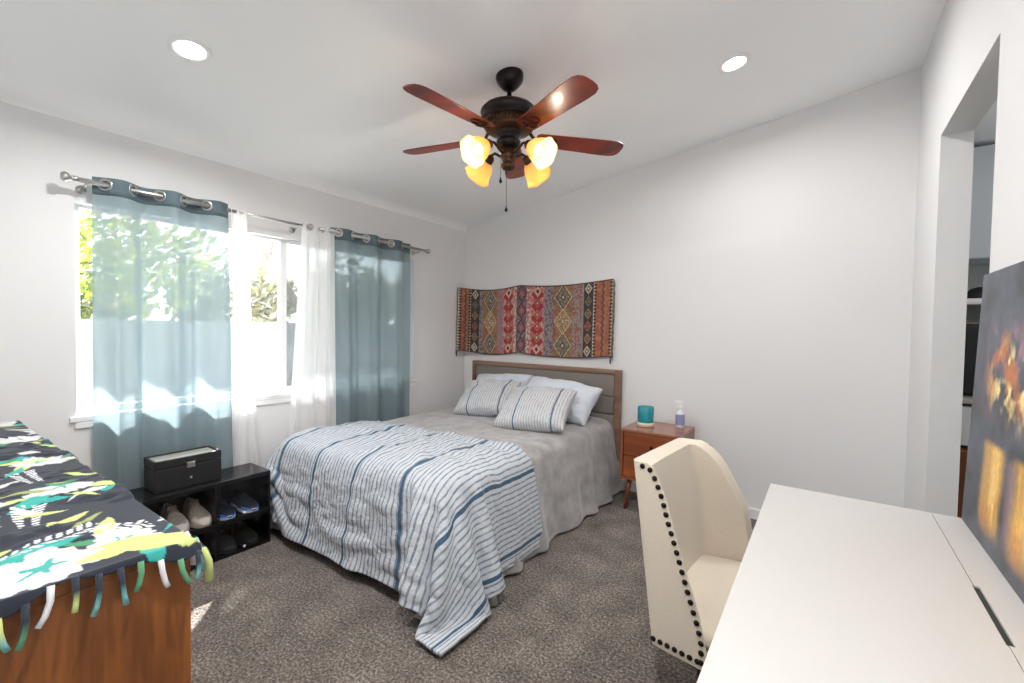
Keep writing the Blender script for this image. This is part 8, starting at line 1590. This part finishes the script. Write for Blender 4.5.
# ================================================================= THINGS IN THE HALL
M_cab = mat('grey cabinet paint', lin(176, 182, 188), 0.5)
hc = thing('wall_cabinet', 'pale grey wall cabinet high up in the hall beyond the opening', 'cabinet', (0.95, 4.45, 1.88))
obj('case', box((0.58, 4.28, 1.885), (1.60, 4.618, 2.64)), M_cab, hc, bevel=0.003)
for xa, xb in ((0.585, 0.915), (0.922, 1.255), (1.262, 1.595)):
    obj('door', box((xa, 4.258, 1.89), (xb, 4.279, 2.63)), M_cab, hc, bevel=0.003)
hs = thing('wall_shelf', 'white shelf in the hall below the wall cabinet', 'shelf', (0.95, 4.45, 1.57))
obj('board', box((0.58, 4.28, 1.585), (1.60, 4.618, 1.625)), M_trim, hs, bevel=0.004)
bm = new(); add_prism(bm, [(4.618, 1.585), (4.618, 1.50), (4.52, 1.585)], 0, 0.64, 0.66); add_prism(bm, [(4.618, 1.585), (4.618, 1.50), (4.52, 1.585)], 0, 1.5, 1.52); obj('bracket', bm, M_trim, hs)
bm = new(); add_lathe(bm, [(0.085, 0.001), (0.084, 0.02), (0.074, 0.05), (0.050, 0.074), (0.02, 0.084), (0.0, 0.085)], (0.865, 4.40, 1.625), 28)
tag(obj('overturned_bowl', bm, M_blackmatt, None, smooth=True), 'dark domed bowl on the white hall shelf', 'bowl')
mw = thing('microwave_oven', 'dark appliance under the white shelf in the hall', 'appliance', (0.95, 4.45, 0.96))
obj('body', box((0.60, 4.30, 0.962), (1.40, 4.612, 1.46)), M_black, mw, bevel=0.006)
d = obj('door', box((0.61, 4.285, 0.98), (1.20, 4.299, 1.44)), mat('dark glass', lin(30, 28, 32), 0.08, coat=0.5), mw, bevel=0.003)
bm = new(); add_tube(bm, [(1.17, 4.27, 1.05), (1.17, 4.27, 1.38)], 0.008, 10); obj('handle', bm, M_chrome, d, smooth=True)
bc = thing('base_cabinet', 'brown wooden base cabinet with white top in the hall beyond the opening', 'cabinet', (0.95, 4.40, 0))
obj('case', box((0.58, 4.20, 0.0), (1.60, 4.618, 0.62)), M_cherryv, bc, bevel=0.003)
for xa, xb in ((0.585, 0.915), (0.922, 1.255), (1.262, 1.595)):
    obj('door', box((xa, 4.181, 0.05), (xb, 4.199, 0.60)), M_cherryv, bc, bevel=0.003)
    dd = obj('drawer', box((xa, 4.181, 0.64), (xb, 4.60, 0.90)), M_trim, bc, bevel=0.003)
    bm = new(); add_ball(bm, ((xa + xb) / 2 - 0.06, 4.172, 0.77), 0.012, (1, 1, 1), 10); obj('knob', bm, M_darkmetal, dd, smooth=True)
obj('countertop', box((0.575, 4.17, 0.92), (1.61, 4.618, 0.958)), M_desk, bc, bevel=0.004)

hl = thing('hall_fill_light', 'added round ceiling light, out of view, brightening the hall', 'ceiling light', (1.25, 3.0, 2.66))  # added light, never in view, lifts the dark hall
bm = new(); add_lathe(bm, [(0.15, 2.659), (0.15, 2.64), (0.14, 2.632)], (1.25, 3.0, 0), 32); obj('base', bm, M_trim, hl, smooth=True)
bm = new(); add_lathe(bm, [(0.138, 2.634), (0.125, 2.60), (0.08, 2.575), (0.0, 2.565)], (1.25, 3.0, 0), 32, close=False); obj('shade', bm, M_lens, hl, smooth=True)
L = bpy.data.lights.new('hall_fill_lamp', 'POINT'); L.energy = 4.5; L.shadow_soft_size = 0.1; lo = bpy.data.objects.new('hall_fill_lamp', L); link(lo, hl); lo.location = (1.25, 3.0, 2.50)
